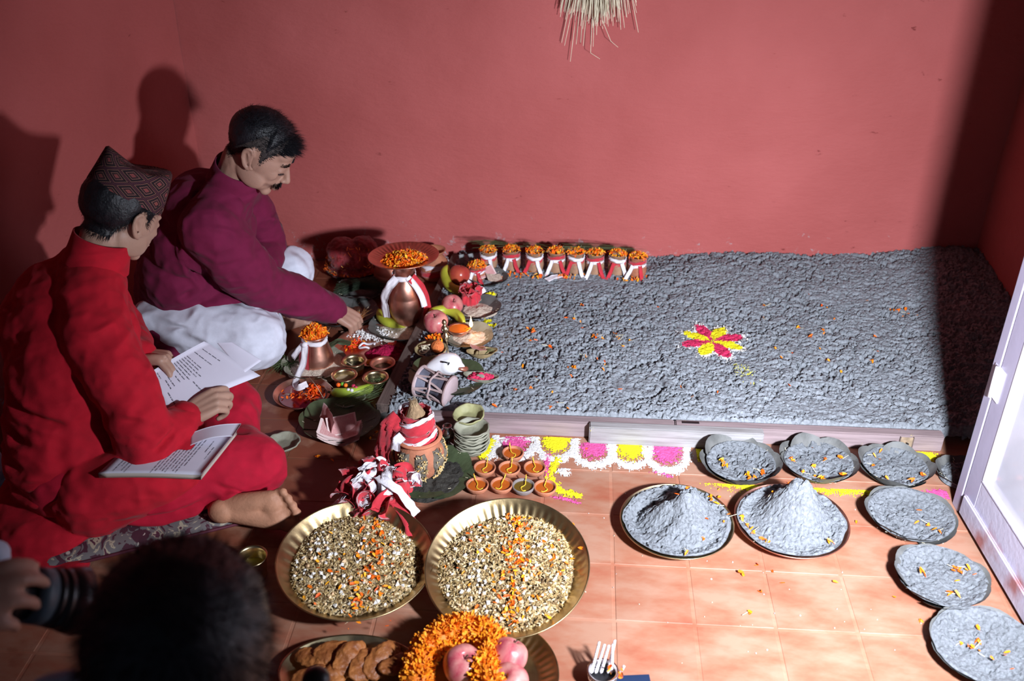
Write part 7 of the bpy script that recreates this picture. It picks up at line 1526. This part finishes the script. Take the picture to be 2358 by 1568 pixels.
# cushion
c = at(400, 1225, .03); ctr = V3((-1.13, 1.985, .0))
def cush_mat():
    m = bpy.data.materials.new('paisley_cushion_cloth'); m.use_nodes = True; nt = m.node_tree; b = nt.nodes['Principled BSDF']; L = nt.links
    tc = N(nt, 'ShaderNodeTexCoord'); n = N(nt, 'ShaderNodeTexNoise'); n.inputs['Scale'].default_value = 16; n.inputs['Distortion'].default_value = 2.2; n.inputs['Detail'].default_value = 3; L.new(tc.outputs['Object'], n.inputs['Vector'])
    cr = N(nt, 'ShaderNodeValToRGB'); cr.color_ramp.interpolation = 'CONSTANT'; e = cr.color_ramp.elements; e[0].position = 0; e[0].color = (.07, .015, .03, 1); e[1].position = .44; e[1].color = (.16, .14, .14, 1); q = e.new(.55); q.color = (.42, .36, .26, 1); q = e.new(.61); q.color = (.09, .02, .04, 1); L.new(n.outputs['Fac'], cr.inputs[0])
    v = N(nt, 'ShaderNodeTexVoronoi'); v.inputs['Scale'].default_value = 45; L.new(tc.outputs['Object'], v.inputs['Vector']); lt_ = N(nt, 'ShaderNodeMath', operation='LESS_THAN'); L.new(v.outputs['Distance'], lt_.inputs[0]); lt_.inputs[1].default_value = .22
    n2 = N(nt, 'ShaderNodeTexNoise'); n2.inputs['Scale'].default_value = 7; L.new(tc.outputs['Object'], n2.inputs['Vector']); gt = N(nt, 'ShaderNodeMath', operation='GREATER_THAN'); L.new(n2.outputs['Fac'], gt.inputs[0]); gt.inputs[1].default_value = .52; ml = N(nt, 'ShaderNodeMath', operation='MULTIPLY'); L.new(lt_.outputs[0], ml.inputs[0]); L.new(gt.outputs[0], ml.inputs[1])
    mx = N(nt, 'ShaderNodeMix', data_type='RGBA'); L.new(ml.outputs[0], mx.inputs['Factor']); L.new(cr.outputs[0], mx.inputs['A']); mx.inputs['B'].default_value = (.55, .48, .42, 1); L.new(mx.outputs['Result'], b.inputs['Base Color']); b.inputs['Roughness'].default_value = .85
    return m
V = []; nx_, ny_ = 60, 60
u, v = np.meshgrid(np.linspace(-1, 1, nx_), np.linspace(-1, 1, ny_)); prof = (np.clip(1 - u ** 4, 0, 1) * np.clip(1 - v ** 4, 0, 1)) ** .45
sx, sy = .27 * (1 - .05 * (1 - v ** 2) * 0 - .06 * (1 - np.abs(v)) * 0), .235
Vt = np.stack([u * sx * (1 + .04 * np.abs(v) ** 3), v * sy * (1 + .04 * np.abs(u) ** 3), .022 + .024 * prof + .002 * fbm(u * 5, v * 5, seed=3)], -1).reshape(-1, 3); Vb = Vt.copy(); Vb[:, 2] = .022 - .0215 * prof.ravel()
Fg = grid_faces(nx_, ny_); Fb = Fg[:, ::-1] + len(Vt); cu = thing('floor_cushion', 'thin maroon and grey patterned cushion under the man in red', 'cushion', tuple(ctr), (0, 0, R(26)))
ob('cushion_cover', np.vstack([Vt, Vb]), np.vstack([Fg, Fb]), cush_mat(), cu)
pp_ = [(sx_ * .278 * (1 if abs(sx_) < 1 else 1.03), sy_ * .240, .022) for sx_, sy_ in ((-1, -1), (0, -1), (1, -1), (1, 0), (1, 1), (0, 1), (-1, 1), (-1, 0), (-1, -1))]
V, Fc = tube([q for i in range(8) for q in (pp_[i], tuple((np.array(pp_[i]) + np.array(pp_[i + 1])) / 2))] + [pp_[0]], .004, 8, cap=False); ob('piping', V, Fc, mat('maroon_piping', (.10, .015, .03), .7), cu)

# printed lines on paper: short word bars hanging from a head line
def print_quad(q4, bend, rows, parent, name='printed_text', up=.0008, seed=1, h=.0024, along='v'):
    """rows: (start, end, position) on the bilinear page; short word bars hanging from a head line"""
    rnd = random.Random(seed); b = MB(); a, b_, c_, d = [V3(p) for p in q4]; nn = (b_ - a).cross(d - a).normalized(); nn = nn if nn.z > 0 else -nn
    P = lambda u, v: a * (1 - u) * (1 - v) + b_ * u * (1 - v) + c_ * u * v + d * (1 - u) * v + nn * (bend * math.sin(PI * u) + up)
    Q = (lambda l, w: P(w, l)) if along == 'v' else (lambda l, w: P(l, w))
    LL, WW = ((d - a).length, (b_ - a).length) if along == 'v' else ((b_ - a).length, (d - a).length)
    def quad(l0, l1, w0, w1): b.add([tuple(Q(x, y)) for x, y in ((l0, w0), (l1, w0), (l1, w1), (l0, w1))], [(0, 1, 2, 3)])
    for (s0, s1, w) in rows:
        x = s0
        while x < s1:
            wd = rnd.uniform(.004, .013) / LL; hh = h / WW; quad(x, min(x + wd, s1), w, w + hh * .35); k = x
            while k < x + wd - .001 / LL: quad(k, k + .0008 / LL, w, w + hh); (quad(k, k + .0015 / LL, w + hh * .6, w + hh * .9) if rnd.random() < .6 else None); k += rnd.uniform(.0014, .0024) / LL
            x += wd + .002 / LL
    return b.build(name, MT['ink'], parent, smooth=False)
MT['ink'] = mat('printing_ink', (.05, .045, .07), .8); MPAP = mat('paper', (.66, .64, .74), .75, 0, .03, 12, spec=.25); MPED = mat('page_edges', (.50, .44, .38), .85, 0, .2, 5, stretch=(1, 1, 300))
def sheet(name, c4, parent, th=.0006, bend=.0, m=None, n=12):
    a, b_, c_, d = [V3(p) for p in c4]; V = []; Fc = []; nn = (b_ - a).cross(d - a).normalized(); nn = nn if nn.z > 0 else -nn
    for s in (0, 1):
        for i in range(n + 1):
            for j in range(n + 1):
                u, v = i / n, j / n; p = a * (1 - u) * (1 - v) + b_ * u * (1 - v) + c_ * u * v + d * (1 - u) * v + nn * (bend * math.sin(PI * u) - s * th); V.append(tuple(p))
    w = n + 1
    for i in range(n):
        for j in range(n): k = i * w + j; Fc.append((k, k + w, k + w + 1, k + 1)); k += w * w; Fc.append((k, k + 1, k + w + 1, k + w))
    for k in range(n):
        for (p, q) in ((k, k + 1), (n * w + k, n * w + k + 1), (k * w, (k + 1) * w), (k * w + n, (k + 1) * w + n)): Fc.append((p, q, q + w * w, p + w * w))
    return ob(name, V, Fc, m or MPAP, parent)
# loose papers in his hands (corners: far-left, far-right, near-right, near-left)
pA, pB, pC, pD = at(375, 862, .318), at(452, 788, .335), at(592, 862, .268), at(372, 952, .252)
c0 = (pA + pB + pC + pD) / 4; pt = thing('paper_sheets', 'loose printed white sheets held in both hands by the man in red', 'papers', tuple(c0))
q4 = [p - c0 for p in (at(338, 862, .318), at(470, 786, .335), at(591, 861, .268), at(378, 950, .252))]
sheet('top_sheet', q4, pt, bend=.006)
for k in range(3): sheet('under_sheet', [p + V3((.004 + .003 * k, -.001, -.0016 * (k + 1))) for p in q4], pt, bend=.006)
sheet('back_sheet', [p - c0 for p in (at(500, 790, .325), at(535, 788, .33), at(603, 830, .285), at(560, 860, .275))], pt)
rows = [(.08, .18, .07), (.10, .20, .13), (.34, .58, .17), (.30, .50, .22)] + [(.10, .50 + .05 * math.sin(k * 2), .36 + .042 * k) for k in range(7)] + [(.08, .20, .29), (.36, .50, .30), (.10, .40, .74), (.12, .50, .86), (.62, .90, .12), (.64, .84, .42)]
print_quad(q4, .006, rows, pt, seed=4)
# booklet on the thigh
b4 = [at(300, 1020, .236), at(545, 990, .215), at(462, 1094, .218), at(226, 1090, .232)]
c0 = sum(b4, Vector()) / 4; bk = thing('booklet', 'thick soft-cover booklet lying open on the thigh under the elbow', 'book', tuple(c0)); q4 = [p - c0 for p in b4]
sheet('page_block', [p + V3((0, 0, -.001)) for p in q4], bk, th=.014, bend=.004, m=MPED); sheet('open_page', q4, bk, bend=.004, th=.0008)
sheet('curled_page', [q4[1] * .55 + q4[0] * .45 + V3((0, 0, .006)), q4[1] + V3((.01, .012, .012)), q4[2] * .25 + q4[1] * .75 + V3((.014, .0, .014)), q4[2] * .3 + q4[1] * .35 + q4[0] * .35 + V3((0, 0, .004))], bk, bend=.010)
rows = [(.06, .94 - .1 * (k % 3 == 2), .50 + .034 * k) for k in range(9)] + [(.25, .5, .86), (.4, .6, .91), (.1, .9, .12), (.1, .8, .16), (.1, .9, .20), (.1, .9, .24)]
print_quad(q4, .004, rows, bk, seed=9)

# ---------------------------------------------------------------- the man in maroon
MBs = (-1.15, 2.78, 0.0)
mHead = at(603, 348, .70); mF = Vector((.80, -.06, -.60)); mHM = frame(mHead, mF, (.6, .02, 1))
mN0, mN1 = V3((-1.045, 2.735, .545)), mHead + mHM.to_3x3() @ Vector((-.035, 0, -.06))
mShR, mShL = V3((-1.065, 2.60, .495)), V3((-1.07, 2.90, .50)); mElR, mWrR = at(612, 662, .245), at(766, 713, .092); mElL, mWrL = V3((-1.03, 2.98, .27)), at(598, 672, .235)
mHipR, mHipL = V3((-1.30, 2.66, .12)), V3((-1.30, 2.90, .12)); mKnR, mKnL = at(588, 782, .115), at(668, 622, .185); mAnR, mAnL = V3((-1.12, 2.93, .05)), at(632, 742, .05)
mHandR = frame(mWrR, at(812, 738, .05) - mWrR, (.15, -.35, 1)); mHandL = frame(mWrL, V3((.10, -.03, -.45)), (.6, -.6, .3))
body = head_prims(mHM, 1.02) + [('t', [tuple(mN1), tuple((mN0 + mN1) / 2), tuple(mN0)], [.057, .060, .070]), ('t', [(-1.27, 2.78, .13), (-1.22, 2.77, .28), (-1.12, 2.75, .43), tuple(mN0)], [.10, .105, .105, .06]),
    ('t', [tuple(mShR), tuple(mElR), tuple(mWrR)], [.040, .032, .027]), ('t', [tuple(mShL), tuple(mElL), tuple(mWrL)], [.040, .032, .026]), ('t', [tuple(mShR), tuple(mN0), tuple(mShL)], [.04, .05, .04]),
    ('t', [tuple(mHipR), tuple(mKnR), tuple(mAnR)], [.06, .05, .034]), ('t', [tuple(mHipL), tuple(mKnL), tuple(mAnL)], [.06, .052, .042])]
body += hand_prims(mHandR, curls=((50, 55, 35), (55, 55, 35), (58, 55, 35), (60, 55, 35)), side=1, thumb=((.036, .022, -.016), (.062, .020, -.036), (.080, .010, -.052)), sc=1.0)
body += hand_prims(mHandL, curls=((10, 15, 10), (12, 18, 12), (15, 18, 12), (18, 20, 14)), side=-1, sc=.98, spread=3, thumb=((.030, .030, -.006), (.058, .040, -.012), (.078, .036, -.02)))
gM = frame(mAnL + V3((0, 0, .0)), V3((.6, .75, -.15)), V3((0, 0, 1))); Wg = lambda p: tuple(gM @ Vector(p))
body += [('t', [Wg((-.02, 0, 0)), Wg((.06, 0, -.006)), Wg((.13, 0, -.020))], [.040, .034, .020]), ('e', Wg((.13, 0, -.022)), (.036, .040, .016), gM.to_3x3())] + [('t', [Wg((.14, y, -.024)), Wg((.175 - abs(y - .03) * .4, y, -.028))], [.010, .0085]) for y in (.03, .012, -.004, -.018, -.03)]
V, Fc = blob(body, .0036, 4)
MM = ob('person', local(V, MBs), Fc, MT['skin'], None, MBs)
tag(MM, 'moustached man in a maroon tunic and white trousers reaching towards the offerings', 'person')
def hl_mar(P):
    x, y, z = P[:, 0], np.abs(P[:, 1]), P[:, 2]
    h = np.interp(x, [-.11, -.060, -.034, -.006, .006, .020, .034, .050, .072, .1], [-.045, -.052, -.010, .030, .030, -.012, .022, .050, .062, .064]); return np.where((y > .0800) & (x > -.045) & (x < .014) & (z < .037), -1, z - h)
region_hair(V, Fc, mHM, MBs, 'faded_sides', MM, hl_mar, .001, 4, s0=.004, m=mat('clipped_hair', (.045, .033, .030), .7, 0, .3, 300))
Pr, sr = region_hair(V, Fc, mHM, MBs, 'hair', MM, hl_mar, .007, 4, s0=.036)
strands(Pr, sr, mHM, MBs, MM, 7000, lambda p: .006 + .016 * float(smooth01(.03, .08, p.z)) + .012 * float(smooth01(.02, .07, p.x)), comb=(.75, 0, .05), smin=0.0, seed=6, w=.0006)
strands(Pr, sr, mHM, MBs, MM, 5000, .0045, comb=(.1, 0, -.6), smin=0.0, seed=8, w=.0005, name='stubble')
strands(Pr, np.where((Pr[:, 0] > .045) & (Pr[:, 2] > .050) & (sr > 0), sr, -1), mHM, MBs, MM, 600, .026, comb=(1.1, 0, -.15), smin=0.0, seed=9, w=.0008, name='fringe')
# moustache and eyebrows
def tuft(name, box_fn, n, L0, comb, seed): sv_ = np.where(box_fn(Pr), 1.0, -1.0); return strands(Pr, sv_, mHM, MBs, MM, n, L0, name=name, comb=comb, smin=0, seed=seed, w=.0006)
for s in (1, -1):
    tuft('moustache', lambda P, s=s: (P[:, 0] > .072) & (P[:, 2] < -.046) & (P[:, 2] > -.0585) & (P[:, 1] * s > .0) & (P[:, 1] * s < .028), 420, .011, (.1, s * 1.1, -1.0), 11)
    tuft('eyebrow', lambda P, s=s: (P[:, 0] > .062) & (P[:, 2] < .027 + .0) & (P[:, 2] > .017) & (P[:, 1] * s > .010) & (P[:, 1] * s < .046), 260, .007, (-.1, s * 1.2, .1), 12)
    tuft('eyelash', lambda P, s=s: (P[:, 0] > .070) & (P[:, 2] < -.0055) & (P[:, 2] > -.0085) & (P[:, 1] * s > .018) & (P[:, 1] * s < .044), 120, .005, (.6, s * .2, -.9), 13)
def fold_m(V, n):
    x, y, z = V.T
    f = folds([([tuple(mShR + V3((-.09, -.02, .0))), (-1.14, 2.60, .36), (-1.10, 2.60, .28)], .010, -.013), ([(-1.12, 2.58, .30), (-1.22, 2.60, .27), (-1.32, 2.66, .26)], .010, -.007), ([(-1.10, 2.58, .24), (-1.2, 2.58, .20), (-1.32, 2.62, .21)], .010, -.008), ([(-1.05, 2.60, .20), (-1.18, 2.57, .16), (-1.3, 2.58, .16)], .012, -.009),
               ([tuple(mElR + V3((-.05, -.05, .06))), tuple(mElR + V3((.04, -.04, .05)))], .009, -.006), ([tuple(mElR + V3((-.06, -.04, .10))), tuple(mElR + V3((.02, -.05, .09)))], .009, -.004), ([tuple(mElR * .5 + mWrR * .5 + V3((-.02, -.045, .01))), tuple(mElR * .3 + mWrR * .7 + V3((0, -.03, .03)))], .008, -.006),
               ([tuple(mShR + V3((-.05, .10, .08))), tuple(mShR + V3((-.06, .02, .07))), tuple(mShR + V3((-.05, -.06, .03)))], .005, -.004), ([(-1.28, 2.68, .36), (-1.2, 2.62, .37), (-1.14, 2.6, .36)], .011, -.007), ([(-1.0, 2.63, .40), (-.99, 2.66, .33)], .009, -.007)])(V)
    return 2.0 * f + .006 * ridge(x, y * 1.4, z * 1.6, 9, 13) + .002 * fbm(x * 30, y * 30, z * 40, 6) - .002
TT = [('t', [(-1.27, 2.78, .13), (-1.235, 2.77, .27), (-1.15, 2.75, .40), (-1.07, 2.74, .50)], [.15, .15, .14, .085]), ('e', (-1.27, 2.78, .13), (.16, .19, .11)), ('e', (-1.215, 2.76, .29), (.155, .185, .15), (0, .4, 0)), ('e', (-1.12, 2.75, .42), (.125, .185, .105), (0, .5, 0)), ('e', tuple(at(475, 478, .49)), (.125, .17, .10), (0, .45, 0)), ('e', tuple(at(445, 545, .40)), (.125, .17, .13)),
      ('t', [tuple(mShR), tuple(mShR * .5 + mN0 * .5 + V3((0, 0, .010))), tuple(mN0), tuple(mShL * .5 + mN0 * .5 + V3((0, 0, .010))), tuple(mShL)], [.078, .075, .072, .075, .075]),
      ('t', [tuple(mShR), tuple(mShR * .5 + mElR * .5 + V3((.0, -.010, -.01))), tuple(mElR)], [.090, .088, .072]), ('t', [tuple(mElR), tuple(mElR * .45 + mWrR * .55 + V3((0, 0, .004))), tuple(mWrR)], [.071, .064, .046]),
      ('t', [tuple(mShL), tuple(mElL)], [.076, .062]), ('t', [tuple(mElL), tuple(mWrL)], [.062, .046]), ('e', (-1.26, 2.64, .10), (.13, .10, .10)),
      ('t', [(-1.2, 2.66, .17), (-1.10, 2.66, .20), (-1.03, 2.72, .185), (-.985, 2.76, .165)], [.075, .06, .035, .014]), ('t', [(-1.15, 2.80, .2), (-1.0, 2.80, .175)], [.07, .02]), ('t', [(-1.3, 2.90, .16), (-1.10, 2.96, .22), (-1.02, 2.98, .235)], [.10, .075, .045])]
V, Fc = blob(TT, .006, 6, lambda V, n: fold_m(V, n) + .0032 * ridge(*V.T, 19, 42)); ob('tunic', local(V, MBs), Fc, MMAR, MM)
def fold_w(V, n):
    x, y, z = V.T
    f = folds([([(-1.13, 2.57, .20), (-1.05, 2.55, .10), (-.98, 2.58, .03)], .008, -.006), ([(-1.05, 2.60, .23), (-.98, 2.57, .14), (-.94, 2.60, .06)], .008, -.006), ([(-1.0, 2.66, .23), (-.93, 2.62, .15)], .007, -.006), ([(-1.22, 2.56, .16), (-1.10, 2.53, .07)], .009, -.006), ([(-1.18, 2.55, .20), (-1.0, 2.545, .145), (-.92, 2.58, .11)], .003, -.003), ([(-.99, 2.72, .2), (-.92, 2.68, .14)], .007, -.005)])(V)
    return f + .0045 * ridge(x * .7, y * 1.3, z * 1.4, 12, 23) - .002
TW = [('t', [tuple(mHipR), tuple((mHipR + mKnR) / 2 + V3((0, 0, .02))), tuple(mKnR)], [.105, .105, .096]), ('t', [tuple(mKnR), tuple(mKnR * .5 + mAnR * .5 + V3((.02, 0, 0))), tuple(mAnR)], [.094, .080, .055]), ('t', [tuple(mHipL), tuple(mKnL)], [.10, .082]), ('t', [tuple(mKnL), tuple(mKnL * .45 + mAnL * .55)], [.080, .058])]
V, Fc = blob(TW, .006, 5, lambda V, n: fold_w(V, n) + .0035 * ridge(*V.T, 17, 44)); ob('trousers', local(V, MBs), Fc, MWHT, MM)
collar(mN0 * .38 + mN1 * .62, (mN1 - mN0).normalized(), .069, .060, MMAR, MM, MBs)
cuff('cuff', mWrR + (mElR - mWrR).normalized() * .006, mWrR - mElR, .044, .050, MMAR, MM, MBs); cuff('cuff', mWrL + (mElL - mWrL).normalized() * .002, mWrL - mElL, .046, .03, MMAR, MM, MBs)
# incense twigs between his fingers
tw0 = mHandR @ Vector((.105, .010, -.045)); grass('dry_twigs', 'dry brown twigs pinched in the reaching fingers', lambda r: [tuple(tw0 + V3((r.gauss(0, .004), r.gauss(0, .004), 0))), tuple(tw0 + V3((.012 + r.gauss(0, .005), .01, .03))), tuple(tw0 + V3((.03 + r.gauss(0, .010), .03 + r.gauss(0, .01), .055 + r.uniform(-.01, .01))))], 26, mat('brown_twig', (.38, .16, .05), .7), 5, cat='twigs', w=.0009)

# ---------------------------------------------------------------- the dark-haired head in the foreground
fH = atD(420, 1518, 1.07); FBs = (fH.x, fH.y - .12, 0.0); fHM = frame(fH, V3((-.25, 1, -.28)), (0, .25, 1)); fHM = frame(fH, V3((-.15, .9, -.45)), (0, .3, 1))
body = head_prims(fHM, 1.0, False) + [('t', [tuple(fH + V3((0, -.02, -.06))), (fH.x, fH.y - .10, .76)], [.055, .065]), ('t', [(fH.x - .17, fH.y - .12, .68), (fH.x, fH.y - .12, .73), (fH.x + .17, fH.y - .12, .68)], [.07, .08, .07]), ('t', [(fH.x, fH.y - .13, .68), (fH.x, fH.y - .20, .45), (fH.x, fH.y - .22, .16)], [.13, .14, .15]),
        ('t', [(fH.x - .18, fH.y - .12, .67), (fH.x - .22, fH.y + .0, .42), (fH.x - .08, fH.y + .15, .36)], [.055, .045, .035]), ('t', [(fH.x + .18, fH.y - .12, .67), (fH.x + .22, fH.y - .02, .42), (fH.x + .08, fH.y + .12, .36)], [.055, .045, .035]),
        ('t', [(fH.x - .10, fH.y - .22, .14), (fH.x - .30, fH.y + .05, .12), (fH.x - .05, fH.y + .10, .07)], [.09, .07, .05]), ('t', [(fH.x + .10, fH.y - .22, .14), (fH.x + .25, fH.y + .0, .12), (fH.x + .05, fH.y + .02, .07)], [.09, .07, .05])]
V, Fc = blob(body, .008, 2); FP = ob('person', local(V, FBs), Fc, MT['skin'], None, FBs); tag(FP, 'out-of-focus person seen from behind in the foreground, thick black hair', 'person')
hl_f = lambda P: np.where((P[:, 0] > .055) & (P[:, 2] < .05), -1, P[:, 2] + .075)
Pf, sf = region_hair(V, Fc, fHM, FBs, 'hair', FP, hl_f, .018, 5); strands(Pf, sf, fHM, FBs, FP, 9000, .034, comb=(0, 0, -.5), smin=0, seed=15, w=.0009)
TT = [('t', [(fH.x - .175, fH.y - .12, .67), (fH.x, fH.y - .13, .70), (fH.x + .175, fH.y - .12, .67)], [.085, .095, .085]), ('t', [(fH.x, fH.y - .14, .66), (fH.x, fH.y - .20, .45), (fH.x, fH.y - .22, .16)], [.16, .165, .18]), ('t', [(fH.x - .18, fH.y - .12, .67), (fH.x - .22, fH.y + .0, .42), (fH.x - .1, fH.y + .13, .37)], [.075, .062, .045]), ('t', [(fH.x + .18, fH.y - .12, .67), (fH.x + .22, fH.y - .02, .42), (fH.x + .1, fH.y + .10, .37)], [.075, .062, .045])]
V, Fc = blob(TT, .016, 4, lambda V, n: .006 * ridge(*V.T, 8, 3)); ob('shirt', local(V, FBs), Fc, clothmat('dark_shirt', (.03, .03, .045)), FP)
TT = [('t', [(fH.x - .10, fH.y - .22, .14), (fH.x - .30, fH.y + .05, .12), (fH.x - .05, fH.y + .12, .075)], [.115, .09, .07]), ('t', [(fH.x + .10, fH.y - .22, .14), (fH.x + .25, fH.y + .0, .12), (fH.x + .05, fH.y + .04, .075)], [.115, .09, .07])]
V, Fc = blob(TT, .016, 4, lambda V, n: .006 * ridge(*V.T, 8, 4)); ob('trousers', local(V, FBs), Fc, clothmat('dark_trousers', (.02, .02, .03)), FP)

# ---------------------------------------------------------------- the photographer's hand and lens at the bottom left
l0, l1 = atD(2, 1362, 1.29), atD(190, 1384, 1.375); lax = (l1 - l0).normalized()
lt2 = thing('camera_lens', 'black camera lens with flared hood, blurred at the bottom left', 'camera', tuple(l0), lax.to_track_quat('Z', 'Y').to_euler())
MLB = mat('lens_black', (.010, .010, .013), .32, 0, .1, 30, spec=.6); MLG = mat('lens_blue_grey', (.06, .10, .13), .45, 0, .1, 30)
def cyl(name, r0, r1, z0, z1, m, wob=None): V, Fc = lathe([(r0 * .9, z0), (r0, z0), (r1, z1), (r1 * .93, z1)], 56, wob); return ob(name, V, Fc, m, lt2)
cyl('barrel', .033, .033, -.06, .035, MLB); cyl('focus_ring', .037, .038, .034, .060, MLG); cyl('barrel_ring', .0385, .0395, .061, .072, MLB); cyl('barrel_ring', .0405, .041, .073, .084, MLB); cyl('barrel_ring', .0375, .0375, .0, .016, MLB)
V, Fc = lathe([(.041, .085), (.0435, .090), (.047, .108), (.0455, .108), (.042, .092), (.039, .085)], 80, lambda r, z, a, i: (r, z + (.007 * max(0, math.cos(2 * a)) ** .6 * (z > .10)))); ob('lens_hood', V, Fc, MLB, lt2)
V, Fc = lathe([(0, .094), (.02, .092), (.038, .088)], 40); ob('front_glass', V, Fc, mat('lens_glass', (.01, .01, .03), .04, coat=1), lt2)
V, Fc = box(.14, .075, .10, .012, (0, .0, -.105)); ob('camera_body', V, Fc, MLB, lt2)
PBs = (l0.x - .30, l0.y - .30, 0)
pw = atD(-222, 1462, 1.22); hM = frame(pw, atD(-25, 1372, 1.225) - pw, V3((-.1, -.62, .75)))
pel = V3((l0.x - .26, l0.y - .26, .44)); psh = V3((l0.x - .40, l0.y - .34, .62))
body = hand_prims(hM, curls=((30, 35, 25), (34, 38, 25), (38, 40, 28), (42, 42, 28)), side=1, sc=1.08, thumb=((.034, .030, .004), (.066, .050, .016), (.096, .058, .024))) + [('t', [tuple(pw), tuple((pw + pel) / 2), tuple(pel), tuple(psh)], [.028, .036, .042, .05]), ('t', [(psh.x, psh.y, .60), (psh.x - .05, psh.y - .02, .35), (psh.x - .05, psh.y, .12)], [.10, .12, .13]),
        ('e', (psh.x - .02, psh.y - .06, .80), (.09, .08, .11)), ('t', [(psh.x - .02, psh.y - .04, .74), (psh.x - .02, psh.y - .02, .60)], [.05, .06])]
V, Fc = blob(body, .0055, 2); PP2 = ob('person', local(V, PBs), Fc, MT['skin'], None, PBs); tag(PP2, 'photographer at the left edge, only a blurred hand gripping the lens in view', 'person')
TT = [('t', [tuple(pw * .55 + pel * .45), tuple(pel), tuple(psh)], [.050, .062, .075]), ('t', [(psh.x, psh.y, .60), (psh.x - .05, psh.y - .02, .35), (psh.x - .05, psh.y, .12)], [.14, .15, .17])]
V, Fc = blob(TT, .014, 4, lambda V, n: .005 * ridge(*V.T, 9, 6)); ob('jacket', local(V, PBs), Fc, clothmat('dark_jacket', (.018, .018, .022)), PP2)
for k, (pts, r_) in enumerate([([atD(-14, 1300, 1.38), atD(2, 1290, 1.38), atD(6, 1310, 1.38)], .012)]): pass
a_ = hM @ Vector((.088, .050, .027)); 
# pale blue cuff above the hand, and the pale cloth corners
def cloth_lump(name, label, px, py, D, r, m, rot=(0, 0, 0)):
    p = atD(px, py, D); V, Fc = blob([('e', (0, 0, 0), r), ('e', (r[0] * .4, r[1] * .3, r[2] * .3), (r[0] * .7, r[1] * .8, r[2] * .7))], .004, 4, lambda V, n: .004 * fbm(V[:, 0] * 40, V[:, 1] * 40, V[:, 2] * 40, 3)); return tag(ob(name, V, Fc, m, None, tuple(p), rot), label, 'cloth')
MPB = clothmat('pale_blue_cloth', (.50, .62, .78))
V, Fc = blob([('e', (0, 0, .035), (.05, .06, .034)), ('e', (-.02, .02, .05), (.04, .05, .03)), ('e', (.01, 0, .015), (.055, .06, .016))], .004, 4, lambda V, n: .006 * ridge(*V.T, 16, 3)); p_ = at(-24, 1080, .04)
tag(ob('folded_cloth', V, Fc, MPB, None, (p_.x, p_.y, .001)), 'folded pale blue-white cloth lying at the left edge behind the man in red', 'cloth')
def cloth_part(name, px, py, D, r, m, parent, base):
    p = atD(px, py, D); V, Fc = blob([('e', (0, 0, 0), r), ('e', (r[0] * .4, r[1] * .3, r[2] * .3), (r[0] * .7, r[1] * .8, r[2] * .7))], .004, 4, lambda V, n: .004 * fbm(V[:, 0] * 40, V[:, 1] * 40, V[:, 2] * 40, 3)); return ob(name, V, Fc, m, parent, tuple(p - V3(base)))
cloth_part('shirt_cuff', -28, 1300, 1.40, (.026, .03, .034), MPB, PP2, PBs)
cloth_part('shirt_collar', 132, 1584, 1.05, (.030, .02, .012), MPB, FP, FBs)
mp_ = atD(728, 1566, 1.5); V, Fc = blob([('e', tuple(mp_), (.022, .022, .020)), ('t', [tuple(mp_), (mp_.x, mp_.y - .05, mp_.z - .09)], [.016, .012])], .003, 3)
mt_ = thing('microphone', 'small dark foam microphone head poking in at the bottom by the breads', 'microphone', (mp_.x, mp_.y - .10, 0)); b0_ = mt_.location
ob('foam_head', [tuple(Vector(v) - b0_) for v in V], Fc, MT['black'], mt_)
V, Fc = tube([tuple(q) for q in spline([(0, .05, mp_.z - .09), (0, .02, mp_.z * .6), (0, 0, .02)], 6)], .005, 10); ob('stand_rod', V, Fc, MT['black'], mt_); V, Fc = lathe([(0, 0), (.055, 0), (.055, .010), (.045, .016), (0, .018)], 40); ob('stand_base', V, Fc, MT['black'], mt_)
# dark blue folder corner over the wick cup
c = at(1440, 1560, .012); c.z = .0075; fo_ = thing('folder', 'dark blue corner of a hard folder in front of the wick cup', 'folder', tuple(c), (0, 0, R(7)))
V, Fc = box(.105, .07, .004, .001, (0, -.026, 0)); ob('cover', V, Fc, mat('navy_cover', (.015, .03, .075), .4, 0, .1, 10), fo_, smooth=False); V, Fc = box(.100, .065, .004, .0005, (0, -.026, -.0045)); ob('page_block', V, Fc, MPED, fo_, smooth=False)
